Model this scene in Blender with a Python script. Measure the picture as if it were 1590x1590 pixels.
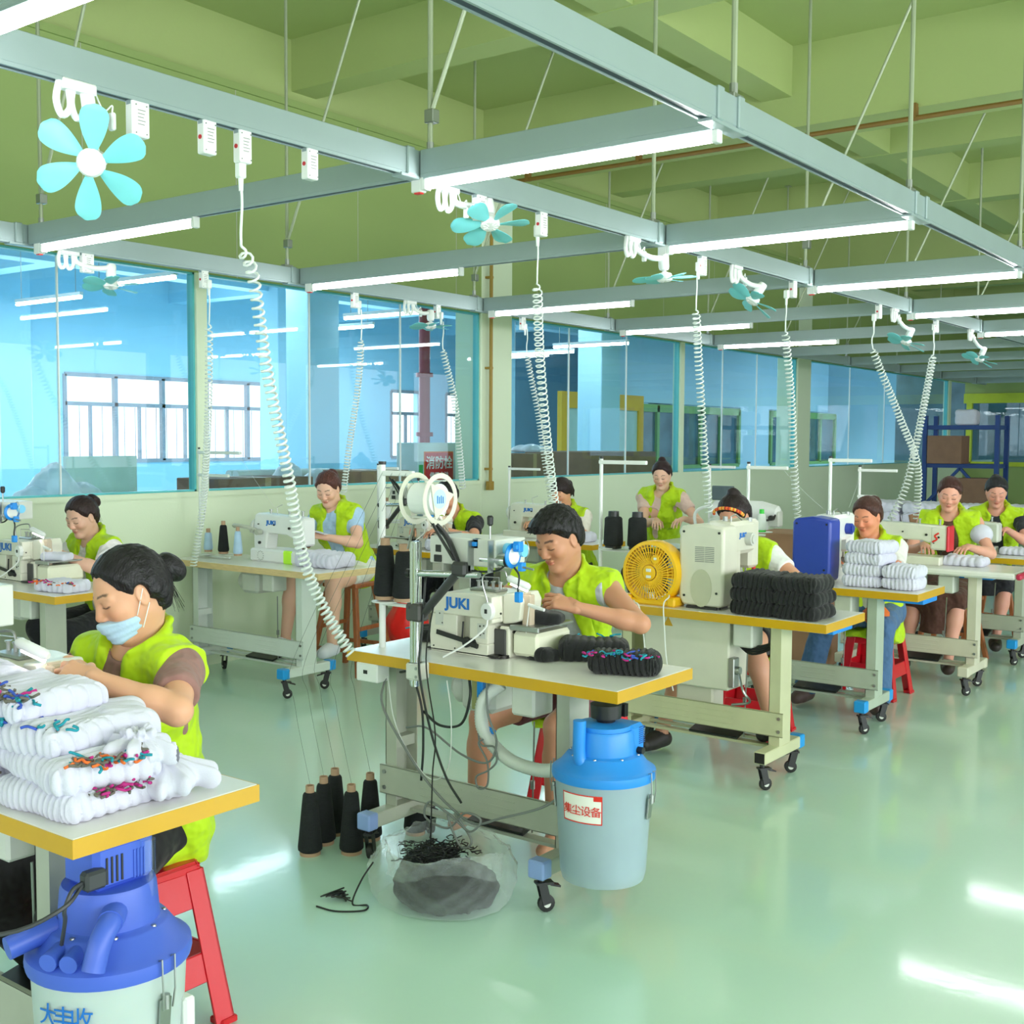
import bpy, math, random
import numpy as np
from mathutils import Vector, Matrix
random.seed(7); np.random.seed(7)
SC = bpy.context.scene
for o in list(bpy.data.objects): bpy.data.objects.remove(o, do_unlink=True)
COL = SC.collection
PI = math.pi
def R(a): return math.radians(a)
# ------------------------------------------------------------------ camera
yaw, pitch, roll, FPX, CAMH = 0.643049, -0.0624714, 0.00564231, 1815.04, 1.58
cf = Vector((math.cos(yaw)*math.cos(pitch), math.sin(yaw)*math.cos(pitch), math.sin(pitch)))
cr = Vector((math.sin(yaw), -math.cos(yaw), 0)); cu = cr.cross(cf)
cr2 = cr*math.cos(roll)+cu*math.sin(roll); cu2 = -cr*math.sin(roll)+cu*math.cos(roll)
cd = bpy.data.cameras.new('camera'); cam = bpy.data.objects.new('camera', cd); COL.objects.link(cam)
M = Matrix((cr2, cu2, -cf)).transposed().to_4x4(); M.translation = (0, 0, CAMH); cam.matrix_world = M
cd.sensor_width = 36; cd.sensor_fit = 'HORIZONTAL'; cd.lens = 36*FPX/1590; cd.clip_start = .05; cd.clip_end = 200
SC.camera = cam
# ------------------------------------------------------------------ world, light, exposure
SC.view_settings.view_transform = 'Standard'; SC.view_settings.look = 'None'
SC.view_settings.exposure = 0.18; SC.view_settings.gamma = 1.0; SC.view_settings.use_curve_mapping = False
W = bpy.data.worlds.new('daylight'); SC.world = W; W.use_nodes = True
bg = W.node_tree.nodes['Background']; bg.inputs[0].default_value = (.86, .93, 1, 1); bg.inputs[1].default_value = 2.2
def area(name, loc, rot, sx, sy, power, col=(1, 1, 1)):
    l = bpy.data.lights.new(name, 'AREA'); l.shape = 'RECTANGLE'; l.size = sx; l.size_y = sy; l.energy = power; l.color = col
    o = bpy.data.objects.new(name, l); COL.objects.link(o); o.location = loc; o.rotation_euler = rot; return o
# added unseen fill lamps behind the camera; daylight at the blue room windows
area('fill_hall_side', (3.0, -5.9, 2.1), (R(78), 0, 0), 13, 2.0, 620, (.93, .97, 1))
area('fill_hall_end', (-3.4, 1.6, 2.1), (R(82), 0, R(-90)), 7, 2.0, 60, (.93, .97, 1))
area('daylight_blue_room', (11.5, 15.8, 2.0), (R(80), 0, R(180)), 10, 1.4, 330, (.9, .96, 1))
for i, (x, y) in enumerate(((3, 10.7), (9, 10.7), (15, 9.5), (21, 9.5), (27, 9.5), (3, 14.2), (9, 14.2), (15, 14.2))):
    area('blue_room_fill_strip_%d' % i, (x, y, 3.6), (0, 0, 0), 4.8, .10, 72, (.95, .98, 1))  # added fill strips, shaped like tube rows, to brighten the blue room
TUBE_POWER = 36.0
# ------------------------------------------------------------------ materials
def _nodes(name):
    m = bpy.data.materials.new(name); m.use_nodes = True
    return m, m.node_tree.nodes, m.node_tree.links, m.node_tree.nodes['Principled BSDF']
def mat(name, c, rough=.5, metal=0, coat=0, var=.06, vs=6, bump=0, bs=60, alpha=1, trans=0, emit=None, es=0, spec=.5, sss=0, stretch=None, sheen=0, bd=.004):
    m, N, L, b = _nodes(name)
    b.inputs['Roughness'].default_value = rough; b.inputs['Metallic'].default_value = metal
    b.inputs['Coat Weight'].default_value = coat; b.inputs['Coat Roughness'].default_value = .06
    b.inputs['Specular IOR Level'].default_value = spec
    b.inputs['Alpha'].default_value = alpha; b.inputs['Transmission Weight'].default_value = trans
    if sss: b.inputs['Subsurface Weight'].default_value = sss; b.inputs['Subsurface Radius'].default_value = (.02, .008, .005); b.inputs['Subsurface Scale'].default_value = .4
    if sheen: b.inputs['Sheen Weight'].default_value = sheen
    tc = N.new('ShaderNodeTexCoord')
    src = tc.outputs['Object']
    if stretch:
        mp = N.new('ShaderNodeMapping'); mp.inputs['Scale'].default_value = stretch; L.new(src, mp.inputs[0]); src = mp.outputs[0]
    if var:
        n = N.new('ShaderNodeTexNoise'); n.inputs['Scale'].default_value = vs; n.inputs['Detail'].default_value = 3; L.new(src, n.inputs[0])
        r = N.new('ShaderNodeMapRange'); r.inputs['From Min'].default_value = .3; r.inputs['From Max'].default_value = .7
        r.inputs['To Min'].default_value = 1-var; r.inputs['To Max'].default_value = 1+var; L.new(n.outputs[0], r.inputs[0])
        h = N.new('ShaderNodeHueSaturation'); h.inputs['Color'].default_value = (*c, 1); L.new(r.outputs[0], h.inputs['Value'])
        L.new(h.outputs[0], b.inputs['Base Color'])
    else: b.inputs['Base Color'].default_value = (*c, 1)
    if bump:
        n2 = N.new('ShaderNodeTexNoise'); n2.inputs['Scale'].default_value = bs; n2.inputs['Detail'].default_value = 2; L.new(src, n2.inputs[0])
        bp = N.new('ShaderNodeBump'); bp.inputs['Strength'].default_value = bump; bp.inputs['Distance'].default_value = bd
        L.new(n2.outputs[0], bp.inputs['Height']); L.new(bp.outputs[0], b.inputs['Normal'])
    if emit: b.inputs['Emission Color'].default_value = (*emit, 1); b.inputs['Emission Strength'].default_value = es
    return m
def srgb(r, g, b):
    f = lambda v: (v/255/12.92) if v/255 <= .04045 else ((v/255+.055)/1.055)**2.4
    return (f(r), f(g), f(b))
def thin_glass(name, tint, gloss=.08, rough=0.0):
    m, N, L, b = _nodes(name); N.remove(b); out = N['Material Output']
    t = N.new('ShaderNodeBsdfTransparent'); t.inputs[0].default_value = (*tint, 1)
    g = N.new('ShaderNodeBsdfGlossy'); g.inputs[0].default_value = (1, 1, 1, 1); g.inputs[1].default_value = rough
    lw = N.new('ShaderNodeLayerWeight'); lw.inputs[0].default_value = .5
    pw = N.new('ShaderNodeMath'); pw.operation = 'POWER'; pw.inputs[1].default_value = 4; L.new(lw.outputs['Facing'], pw.inputs[0])
    mu = N.new('ShaderNodeMath'); mu.operation = 'MULTIPLY_ADD'; mu.inputs[1].default_value = .5; mu.inputs[2].default_value = gloss; L.new(pw.outputs[0], mu.inputs[0])
    mx = N.new('ShaderNodeMixShader'); L.new(mu.outputs[0], mx.inputs[0]); L.new(t.outputs[0], mx.inputs[1]); L.new(g.outputs[0], mx.inputs[2])
    L.new(mx.outputs[0], out.inputs[0]); return m
def film(name, col, cover=.35, rough=.25):
    m, N, L, b = _nodes(name); out = N['Material Output']
    b.inputs['Base Color'].default_value = (*col, 1); b.inputs['Roughness'].default_value = rough
    t = N.new('ShaderNodeBsdfTransparent'); t.inputs[0].default_value = (.97, .98, .98, 1)
    lw = N.new('ShaderNodeLayerWeight'); lw.inputs[0].default_value = .45
    mu = N.new('ShaderNodeMath'); mu.operation = 'MULTIPLY_ADD'; mu.inputs[1].default_value = .34; mu.inputs[2].default_value = cover; mu.use_clamp = True
    L.new(lw.outputs['Facing'], mu.inputs[0])
    mx = N.new('ShaderNodeMixShader'); L.new(mu.outputs[0], mx.inputs[0]); L.new(t.outputs[0], mx.inputs[1]); L.new(b.outputs[0], mx.inputs[2])
    L.new(mx.outputs[0], out.inputs[0]); return m
def vcol_mat(name, rough=.5, sss=0, bump=0, bs=300, spec=.4, coat=0):
    m, N, L, b = _nodes(name)
    a = N.new('ShaderNodeAttribute'); a.attribute_name = 'tint'; L.new(a.outputs['Color'], b.inputs['Base Color'])
    b.inputs['Roughness'].default_value = rough; b.inputs['Specular IOR Level'].default_value = spec
    if sss: b.inputs['Subsurface Weight'].default_value = sss; b.inputs['Subsurface Radius'].default_value = (.02, .008, .004); b.inputs['Subsurface Scale'].default_value = .3
    if bump:
        tc = N.new('ShaderNodeTexCoord'); n2 = N.new('ShaderNodeTexNoise'); n2.inputs['Scale'].default_value = bs; L.new(tc.outputs['Object'], n2.inputs[0])
        bp = N.new('ShaderNodeBump'); bp.inputs['Strength'].default_value = bump; bp.inputs['Distance'].default_value = .002
        L.new(n2.outputs[0], bp.inputs['Height']); L.new(bp.outputs[0], b.inputs['Normal'])
    return m
MT = {}
MT['wall'] = mat('pale_green_paint', srgb(218, 230, 203), .55, var=.03, vs=1.2, bump=.15, bs=90)
MT['wallup'] = mat('shade_toned_green_paint', srgb(146, 166, 100), .6, var=.03, vs=1.0, bump=.1, bs=60)  # wall green darkened: weaker light higher up is put into the colour
MT['ceil'] = mat('leaf_green_ceiling_paint', srgb(168, 182, 118), .65, var=.03, vs=1.0, bump=.15, bs=50)
MT['blue'] = mat('sky_blue_paint', srgb(166, 208, 224), .6, var=.03, vs=1.2)
MT['bluefr'] = mat('light_blue_frame', srgb(90, 185, 190), .4)
MT['railgrey'] = mat('grey_green_aluminium', srgb(156, 172, 174), .38, metal=.25, var=.02)
MT['raildark'] = mat('dark_slot', srgb(50, 66, 84), .4)
MT['white'] = mat('white_plastic', srgb(232, 234, 232), .35, var=.02)
MT['cream'] = mat('cream_enamel', srgb(222, 220, 205), .3, var=.04, vs=12, coat=.2)
MT['greyen'] = mat('light_grey_enamel', srgb(206, 208, 200), .35, var=.05, vs=10)
MT['framew'] = mat('white_steel_frame', srgb(214, 222, 216), .35, var=.03)
MT['frameg'] = mat('grey_green_steel_frame', srgb(176, 180, 165), .4, var=.05, vs=8)
MT['top'] = mat('white_laminate', srgb(232, 230, 226), .3, var=.03, vs=9, coat=.3)
MT['yellow'] = mat('yellow_edge_band', srgb(206, 158, 20), .35, var=.04, coat=.2)
MT['wood'] = mat('pale_wood_edge', srgb(218, 190, 140), .5, var=.12, vs=14, stretch=(1, 1, 12))
MT['stoolwood'] = mat('brown_stool_wood', srgb(158, 92, 52), .45, var=.2, vs=9, stretch=(6, 6, 1))
MT['black'] = mat('black_plastic', srgb(26, 27, 28), .4, var=.05)
MT['rubber'] = mat('black_rubber', srgb(34, 34, 34), .6)
MT['chrome'] = mat('polished_steel', srgb(205, 208, 210), .18, metal=1, var=.02)
MT['steel'] = mat('brushed_steel', srgb(165, 168, 166), .35, metal=.9, var=.05)
MT['dsteel'] = mat('oily_dark_steel', srgb(62, 60, 58), .4, metal=.6, var=.15, vs=30)
MT['capblue'] = mat('blue_plastic_cap', srgb(30, 150, 225), .35)
MT['caplav'] = mat('pale_blue_plastic_cap', srgb(136, 160, 214), .35)
MT['devblue'] = mat('bright_blue_plastic', srgb(24, 140, 230), .35)
MT['lidblue'] = mat('blue_vacuum_lid', srgb(40, 140, 228), .38, var=.03, bump=.05)
MT['lidviolet'] = mat('violet_blue_vacuum_lid', srgb(70, 100, 205), .42, var=.04, bump=.05)
MT['bucket'] = mat('cloudy_white_polypropylene', srgb(186, 200, 198), .32, var=.03, sss=.2)
MT['bucketc'] = mat('cloudy_clear_polypropylene', srgb(186, 208, 218), .3, alpha=.55, var=.05, vs=4)
MT['dust'] = mat('blue_grey_lint', srgb(84, 124, 158), .9, var=.25, vs=7, bump=.6, bs=30)
MT['red'] = mat('red_stool_plastic', srgb(206, 18, 36), .32, var=.03, coat=.2)
MT['redbag'] = mat('red_carrier_bag_film', srgb(246, 44, 40), .3, var=.08, vs=10, sss=.1)
MT['blackyarn'] = mat('black_yarn', srgb(24, 27, 29), .85, var=.25, vs=120, bump=.7, bs=260, stretch=(.25, .25, 3))
MT['blueyarn'] = mat('pale_blue_yarn', srgb(176, 205, 232), .8, var=.06, bump=.4, bs=260, stretch=(.25, .25, 3))
MT['whiteyarn'] = mat('white_yarn', srgb(232, 236, 234), .8, var=.04, bump=.4, bs=260, stretch=(.25, .25, 3))
MT['card'] = mat('cardboard_tube', srgb(184, 150, 122), .8, var=.08)
MT['sock'] = mat('white_sock_knit', srgb(214, 213, 230), .85, var=.03, vs=20, bump=.3, bs=500, sheen=.2)
MT['bsock'] = mat('black_sock_knit', srgb(24, 25, 27), .9, var=.2, vs=40, bump=.5, bs=500, sheen=.15)
MT['teal'] = mat('teal_toe_thread', srgb(30, 150, 170), .8)
MT['mag'] = mat('magenta_toe_thread', srgb(190, 40, 130), .8)
MT['taupe'] = mat('grey_brown_toe_thread', srgb(110, 104, 96), .8)
MT['orange'] = mat('orange_toe_thread', srgb(240, 116, 50), .8)
MT['navy'] = mat('blue_toe_thread', srgb(60, 90, 190), .8)
MT['fanblue'] = mat('aqua_fan_blade', srgb(120, 205, 210), .35, sss=.1)
MT['fanyel'] = mat('yellow_fan_plastic', srgb(246, 190, 20), .35)
MT['machblue'] = mat('ultramarine_cover', srgb(42, 66, 170), .35, var=.05)
MT['lime'] = mat('lime_plastic', srgb(196, 255, 60), .4)
MT['cord'] = mat('white_coil_cord', srgb(228, 234, 230), .35, var=.02)
MT['cable'] = mat('grey_cable', srgb(120, 124, 122), .5)
MT['bcable'] = mat('black_cable', srgb(30, 36, 34), .45)
MT['thread'] = mat('fine_dark_thread', srgb(80, 90, 86), .8)
MT['wthread'] = mat('fine_pale_thread', srgb(214, 218, 214), .8)
MT['hose'] = mat('white_ribbed_hose', srgb(214, 218, 214), .4)
MT['box'] = mat('brown_cardboard', srgb(160, 120, 92), .8, var=.1)
MT['dkbox'] = mat('dull_brown_cardboard', srgb(138, 104, 84), .8, var=.1)
MT['pipe_red'] = mat('fire_main_red_paint', srgb(150, 46, 66), .4)
MT['signred'] = mat('sign_red', srgb(214, 44, 54), .5)
MT['inkblue'] = mat('printed_blue', srgb(20, 110, 200), .4, var=0)
MT['inkred'] = mat('printed_red', srgb(222, 40, 28), .4, var=0)
MT['inkwhite'] = mat('printed_white', srgb(245, 240, 236), .4, var=0)
MT['inkgrey'] = mat('printed_grey', srgb(120, 120, 118), .4, var=0)
MT['paper'] = mat('white_label_paper', srgb(240, 238, 232), .5, var=0)
MT['limebar'] = mat('lime_painted_frame', srgb(180, 196, 40), .5)
MT['winframe'] = mat('aluminium_window_frame', srgb(150, 150, 156), .45)
MT['navyrack'] = mat('navy_steel_rack', srgb(24, 62, 130), .45)
MT['galv'] = mat('galvanised_rod', srgb(168, 176, 150), .4, metal=.4)
MT['beige'] = mat('beige_machine_cover', srgb(214, 212, 196), .35, var=.04)
MT['mask'] = mat('pale_blue_mask_fabric', srgb(184, 214, 240), .8, var=.02, bump=.3, bs=120)
MT['film'] = film('clear_polythene_film', (.88, .93, .93), .05, .14)
MT['filmw'] = film('milky_polythene_film', (.86, .88, .95), .6, .3)
MT['clear'] = thin_glass('clear_plastic', (.93, .97, .97), .05, .1)
MT['glass'] = thin_glass('partition_glass', (.83, .93, .95), .035)
MT['lampglow'] = mat('lit_led_strip', (1, 1, 1), .4, var=0, emit=(1, .97, .93), es=14)
MT['tube'] = mat('lit_fluorescent_tube', (1, 1, 1), .4, var=0, emit=(.97, .99, 1), es=TUBE_POWER)
MT['sky'] = mat('bright_outdoor_haze', (1, 1, 1), 1, var=0, emit=(1, 1, 1), es=1.5)
# ------------------------------------------------------------------ objects
def tag(o, label=None, cat=None, group=None, kind=None):
    if label is not None: o['label'] = label
    if cat: o['category'] = cat
    if group: o['group'] = group
    if kind: o['kind'] = kind
    return o
def thing(name, label, cat, loc=(0, 0, 0), rz=0, group=None, rot=None):
    o = bpy.data.objects.new(name, None); COL.objects.link(o); o.location = loc
    o.rotation_euler = rot if rot else (0, 0, rz); o.empty_display_size = .1
    return tag(o, label, cat, group)
def copy_tree(o, loc=None, rz=None, label=None, group=None, rot=None):
    c = o.copy(); COL.objects.link(c)
    if loc is not None: c.location = loc
    if rz is not None: c.rotation_euler = (0, 0, rz)
    if rot is not None: c.rotation_euler = rot
    if label: c['label'] = label
    if group: c['group'] = group
    for ch in list(o.children):
        d = ch.copy(); COL.objects.link(d); d.parent = c
        for g in list(ch.children):
            e = g.copy(); COL.objects.link(e); e.parent = d
    return c
def frame_of(d, up=(0, 0, 1)):
    d = Vector(d).normalized(); up = Vector(up)
    if abs(d.dot(up)) > .98: up = Vector((1, 0, 0))
    x = up.cross(d).normalized(); y = d.cross(x)
    return x, y, d
class MB:
    def __init__(s): s.v = []; s.f = []; s.mi = []; s.m = 0; s.T = None
    def add(s, vs, fs):
        n = len(s.v)
        if s.T is not None: vs = [s.T @ Vector(p) for p in vs]
        s.v += [tuple(p) for p in vs]; s.f += [tuple(i+n for i in f) for f in fs]; s.mi += [s.m]*len(fs); return s
    def mat(s, i): s.m = i; return s
    def at(s, T): s.T = T; return s
    def box(s, x0, y0, z0, x1, y1, z1, ch=.0, M=None):
        if ch <= 0:
            vs = [(x, y, z) for x in (x0, x1) for y in (y0, y1) for z in (z0, z1)]
            fs = [(0, 1, 3, 2), (4, 6, 7, 5), (0, 4, 5, 1), (2, 3, 7, 6), (0, 2, 6, 4), (1, 5, 7, 3)]
        else:
            ch = min(ch, (x1-x0)*.49, (y1-y0)*.49, (z1-z0)*.49)
            lo, hi = (x0, y0, z0), (x1, y1, z1); vs = []; idx = {}
            for c in range(8):
                b = [(c >> k) & 1 for k in range(3)]
                for ax in range(3):
                    p = [0, 0, 0]
                    for k in range(3):
                        e = hi[k] if b[k] else lo[k]
                        p[k] = e if k == ax else (e-ch if b[k] else e+ch)
                    idx[(c, ax)] = len(vs); vs.append(tuple(p))
            fs = []
            for ax in range(3):
                a, b2 = [(1, 2), (2, 0), (0, 1)][ax]
                for side in (0, 1):
                    cs = [side << ax, (side << ax) | (1 << a), (side << ax) | (1 << a) | (1 << b2), (side << ax) | (1 << b2)]
                    q = [idx[(c, ax)] for c in cs]; fs.append(tuple(q if side else q[::-1]))
            for ax in range(3):
                a, b2 = [(1, 2), (2, 0), (0, 1)][ax]
                for sa in (0, 1):
                    for sb in (0, 1):
                        c0 = (sa << a) | (sb << b2); c1 = c0 | (1 << ax)
                        q = [idx[(c0, a)], idx[(c1, a)], idx[(c1, b2)], idx[(c0, b2)]]
                        fs.append(tuple(q if sa == sb else q[::-1]))
            for c in range(8):
                q = [idx[(c, 0)], idx[(c, 1)], idx[(c, 2)]]
                par = (c & 1)+((c >> 1) & 1)+((c >> 2) & 1); fs.append(tuple(q if par % 2 else q[::-1]))
        if M is not None: vs = [M @ Vector(p) for p in vs]
        return s.add(vs, fs)
    def cbox(s, c, sz, ch=0, M=None):
        return s.box(c[0]-sz[0]/2, c[1]-sz[1]/2, c[2]-sz[2]/2, c[0]+sz[0]/2, c[1]+sz[1]/2, c[2]+sz[2]/2, ch, M)
    def bar(s, p0, p1, w, h, ch=0, up=(0, 0, 1)):
        p0 = Vector(p0); p1 = Vector(p1); x, y, d = frame_of(p1-p0, up); L = (p1-p0).length
        M = Matrix((x, y, d)).transposed().to_4x4(); M.translation = p0
        return s.box(-w/2, -h/2, 0, w/2, h/2, L, ch, M)
    def cyl(s, p0, p1, r0, r1=None, n=16, caps=True):
        r1 = r0 if r1 is None else r1; p0 = Vector(p0); p1 = Vector(p1); x, y, d = frame_of(p1-p0); vs = []; fs = []
        for p, r in ((p0, r0), (p1, r1)):
            for i in range(n): a = 2*PI*i/n; vs.append(p+(x*math.cos(a)+y*math.sin(a))*r)
        for i in range(n): j = (i+1) % n; fs.append((i, j, n+j, n+i))
        if caps: fs.append(tuple(range(n))[::-1]); fs.append(tuple(range(n, 2*n)))
        return s.add(vs, fs)
    def tube(s, pts, r, n=8, closed=False, caps=True):
        pts = [Vector(p) for p in pts]; m = len(pts); vs = []; fs = []
        rr = r if hasattr(r, '__len__') else [r]*m
        x = None
        for i, p in enumerate(pts):
            if closed: d = pts[(i+1) % m]-pts[i-1]
            else: d = pts[min(i+1, m-1)]-pts[max(i-1, 0)]
            if d.length < 1e-9: d = Vector((0, 0, 1))
            d.normalize()
            if x is None: x, y, _ = frame_of(d)
            x = (x-d*x.dot(d)).normalized(); y = d.cross(x)
            for k in range(n): a = 2*PI*k/n; vs.append(p+(x*math.cos(a)+y*math.sin(a))*rr[i])
        for i in range(m if closed else m-1):
            j = (i+1) % m
            for k in range(n): l = (k+1) % n; fs.append((i*n+k, i*n+l, j*n+l, j*n+k))
        if caps and not closed: fs.append(tuple(range(n))[::-1]); fs.append(tuple(range((m-1)*n, m*n)))
        return s.add(vs, fs)
    def lathe(s, prof, c=(0, 0, 0), n=24, d=(0, 0, 1), cap=True, sx=1, sy=1):
        x, y, d = frame_of(d); c = Vector(c); vs = []; fs = []; m = len(prof)
        for r, h in prof:
            for i in range(n): a = 2*PI*i/n; vs.append(c+d*h+(x*math.cos(a)*sx+y*math.sin(a)*sy)*max(r, 1e-5))
        for k in range(m-1):
            for i in range(n): j = (i+1) % n; fs.append((k*n+i, k*n+j, (k+1)*n+j, (k+1)*n+i))
        if cap: fs.append(tuple(range(n))[::-1]); fs.append(tuple(range((m-1)*n, m*n)))
        return s.add(vs, fs)
    def ell(s, c, r, M=None, n=16, m=10):
        if not hasattr(r, '__len__'): r = (r, r, r)
        prof = []; vs = []; fs = []
        for k in range(m+1):
            t = PI*k/m
            for i in range(n): a = 2*PI*i/n; vs.append(Vector((math.sin(t)*math.cos(a)*r[0], math.sin(t)*math.sin(a)*r[1], -math.cos(t)*r[2])))
        for k in range(m):
            for i in range(n): j = (i+1) % n; fs.append((k*n+i, k*n+j, (k+1)*n+j, (k+1)*n+i))
        if M is not None: vs = [M.to_3x3() @ v for v in vs]
        vs = [v+Vector(c) for v in vs]; return s.add(vs, fs)
    def prism(s, poly, a, b, axis='y', ch=0):
        """polygon in the plane across axis, extruded from a to b; poly pairs are the two other axes in order"""
        k = 'xyz'.index(axis); n = len(poly)
        def P(p, t):
            q = list(p); q.insert(k, t); return tuple(q)
        vs = [P(p, a) for p in poly]+[P(p, b) for p in poly]
        area2 = sum(poly[i][0]*poly[(i+1) % n][1]-poly[(i+1) % n][0]*poly[i][1] for i in range(n))
        pos = (area2 > 0) ^ (axis == 'y')
        f0 = tuple(range(n)); f1 = tuple(range(n, 2*n)); fs = [f0[::-1] if pos else f0, f1 if pos else f1[::-1]]
        for i in range(n): j = (i+1) % n; q = (i, j, n+j, n+i); fs.append(q if pos else q[::-1])
        if b < a: fs = [f[::-1] for f in fs]
        return s.add(vs, fs)
    def build(s, name, mats, parent=None, smooth=35, bevel=0, loc=None):
        me = bpy.data.meshes.new(name); me.from_pydata(s.v, [], s.f)
        mats = mats if isinstance(mats, (list, tuple)) else [mats]
        for m in mats: me.materials.append(MT[m] if isinstance(m, str) else m)
        if len(mats) > 1: me.polygons.foreach_set('material_index', s.mi)
        if smooth:
            me.polygons.foreach_set('use_smooth', [True]*len(s.f)); me.update()
            if smooth < 180: me.set_sharp_from_angle(angle=R(smooth))
        o = bpy.data.objects.new(name, me); COL.objects.link(o)
        if parent is not None: o.parent = parent
        if loc is not None: o.location = loc
        if bevel:
            b = o.modifiers.new('edge', 'BEVEL'); b.width = bevel; b.segments = 2; b.limit_method = 'ANGLE'; b.angle_limit = R(40)
        return o
def struct(name, mb, mats, parent=None, **k):
    o = mb.build(name, mats, parent, **k)
    if parent is None: o['kind'] = 'structure'
    return o
def single(name, mb, mats, label, cat, loc=None, group=None, **k):
    o = mb.build(name, mats, None, loc=loc, **k); return tag(o, label, cat, group)
def text_mesh(s, size, matname, parent, loc, rx, rz=0, name='lettering', depth=.0008, rot=None, bold=0, sx=1):
    """real lettering: a text curve turned into a mesh"""
    cu_ = bpy.data.curves.new(name, 'FONT'); cu_.body = s; cu_.size = size; cu_.extrude = depth; cu_.align_x = 'CENTER'; cu_.align_y = 'CENTER'; cu_.offset = bold
    cu_.materials.append(MT[matname])
    o = bpy.data.objects.new(name, cu_); COL.objects.link(o)
    o.location = loc; o.rotation_euler = rot if rot else (rx, 0, rz)
    bpy.context.view_layer.update(); me = bpy.data.meshes.new_from_object(o.evaluated_get(bpy.context.evaluated_depsgraph_get()))
    mo = bpy.data.objects.new(name, me); COL.objects.link(mo); mo.location = o.location; mo.rotation_euler = o.rotation_euler; mo.scale = (sx, 1, 1)
    bpy.data.objects.remove(o, do_unlink=True)
    if parent is not None: mo.parent = parent
    return mo
def sag(p0, p1, drop, n=12):
    p0 = Vector(p0); p1 = Vector(p1)
    return [p0.lerp(p1, t)+Vector((0, 0, -4*drop*t*(1-t))) for t in [i/n for i in range(n+1)]]
def smooth_path(pts, n=6):
    P = [Vector(p) for p in pts]; P = [P[0]*2-P[1]]+P+[P[-1]*2-P[-2]]; out = []
    for i in range(1, len(P)-2):
        for k in range(n):
            t = k/n; a, b, c, d = P[i-1], P[i], P[i+1], P[i+2]
            out.append(.5*((2*b)+(c-a)*t+(2*a-5*b+4*c-d)*t*t+(3*b-3*c+d-a)*t**3))
    out.append(P[-2]); return out
ORD = ['first', 'second', 'third', 'fourth', 'fifth', 'sixth', 'seventh', 'eighth', 'ninth', 'tenth', 'eleventh', 'twelfth', 'thirteenth']
# ================================================================== the hall
WY = 6.5
def floor_mat():
    m, N, L, b = _nodes('mint_epoxy_floor')
    tc = N.new('ShaderNodeTexCoord'); n = N.new('ShaderNodeTexNoise'); n.inputs['Scale'].default_value = .55; n.inputs['Detail'].default_value = 1
    mp = N.new('ShaderNodeMapping'); mp.inputs['Scale'].default_value = (1, .7, 1); L.new(tc.outputs['Object'], mp.inputs[0]); L.new(mp.outputs[0], n.inputs[0])
    r = N.new('ShaderNodeValToRGB'); r.color_ramp.elements[0].position = .32; r.color_ramp.elements[1].position = .7
    r.color_ramp.elements[0].color = (*srgb(188, 226, 208), 1); r.color_ramp.elements[1].color = (*srgb(206, 232, 220), 1)
    L.new(n.outputs[0], r.inputs[0]); L.new(r.outputs[0], b.inputs['Base Color'])
    n3 = N.new('ShaderNodeTexNoise'); n3.inputs['Scale'].default_value = 3; n3.inputs['Detail'].default_value = 5; L.new(tc.outputs['Object'], n3.inputs[0])
    rr = N.new('ShaderNodeMapRange'); rr.inputs['To Min'].default_value = .24; rr.inputs['To Max'].default_value = .30; L.new(n3.outputs[0], rr.inputs[0]); b.inputs['Roughness'].default_value = .27
    b.inputs['Specular IOR Level'].default_value = .55; b.inputs['Coat Weight'].default_value = .6; b.inputs['Coat Roughness'].default_value = .075
    n2 = N.new('ShaderNodeTexNoise'); n2.inputs['Scale'].default_value = 22; n2.inputs['Detail'].default_value = 3; L.new(tc.outputs['Object'], n2.inputs[0])
    bp = N.new('ShaderNodeBump'); bp.inputs['Strength'].default_value = .025; bp.inputs['Distance'].default_value = .01
    L.new(n2.outputs[0], bp.inputs['Height']); L.new(bp.outputs[0], b.inputs['Normal']); L.new(bp.outputs[0], b.inputs['Coat Normal'])
    return m
MT['floor'] = floor_mat()
X0, X1, YN = -4.0, 25.0, -6.2
struct('floor', MB().box(X0, YN, -.1, X1, WY+.1, 0), 'floor', smooth=0)
struct('floor_back', MB().box(X0, WY+.1, -.1, 30, 16.4, 0), 'blue', smooth=0)
# partition wall with glazing: low wall, mullion posts, header, glass
GB, GT = 1.21, 2.69
posts = [(X0, -1.0), (.95, 1.04), (5.10, 5.19), (8.20, 8.66), (11.87, 11.96), (15.15, 15.61), (22.0, 22.15)]
w = MB(); w.box(X0, WY, 0, X1, WY+.1, GB)
struct('wall_left_lower', w, 'wall', smooth=0)
struct('wall_left_upper', MB().box(X0, WY, GT, X1, WY+.1, 3.98), 'wallup', smooth=0)
struct('wall_left_ledge', MB().box(X0, WY-.02, 3.98, X1, WY+.1, 4.03), 'wallup', smooth=0)
struct('wall_left_beam', MB().box(X0, WY+.02, 4.03, X1, WY+.3, 4.6), 'ceil', smooth=0)
for i, (a, b) in enumerate(posts[1:]):
    if a in (8.20, 15.15):
        struct('column_%s' % ['', 'middle', '', 'far'][i % 4 if i < 4 else 3], MB().box(a, WY-.005, 0, b, WY+.3, 4.05, .01), 'wall', smooth=0)
    else:
        struct('trim_%d' % (i+1), MB().box(a, WY, GB, b, WY+.1, GT), 'wall', smooth=0)
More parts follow.
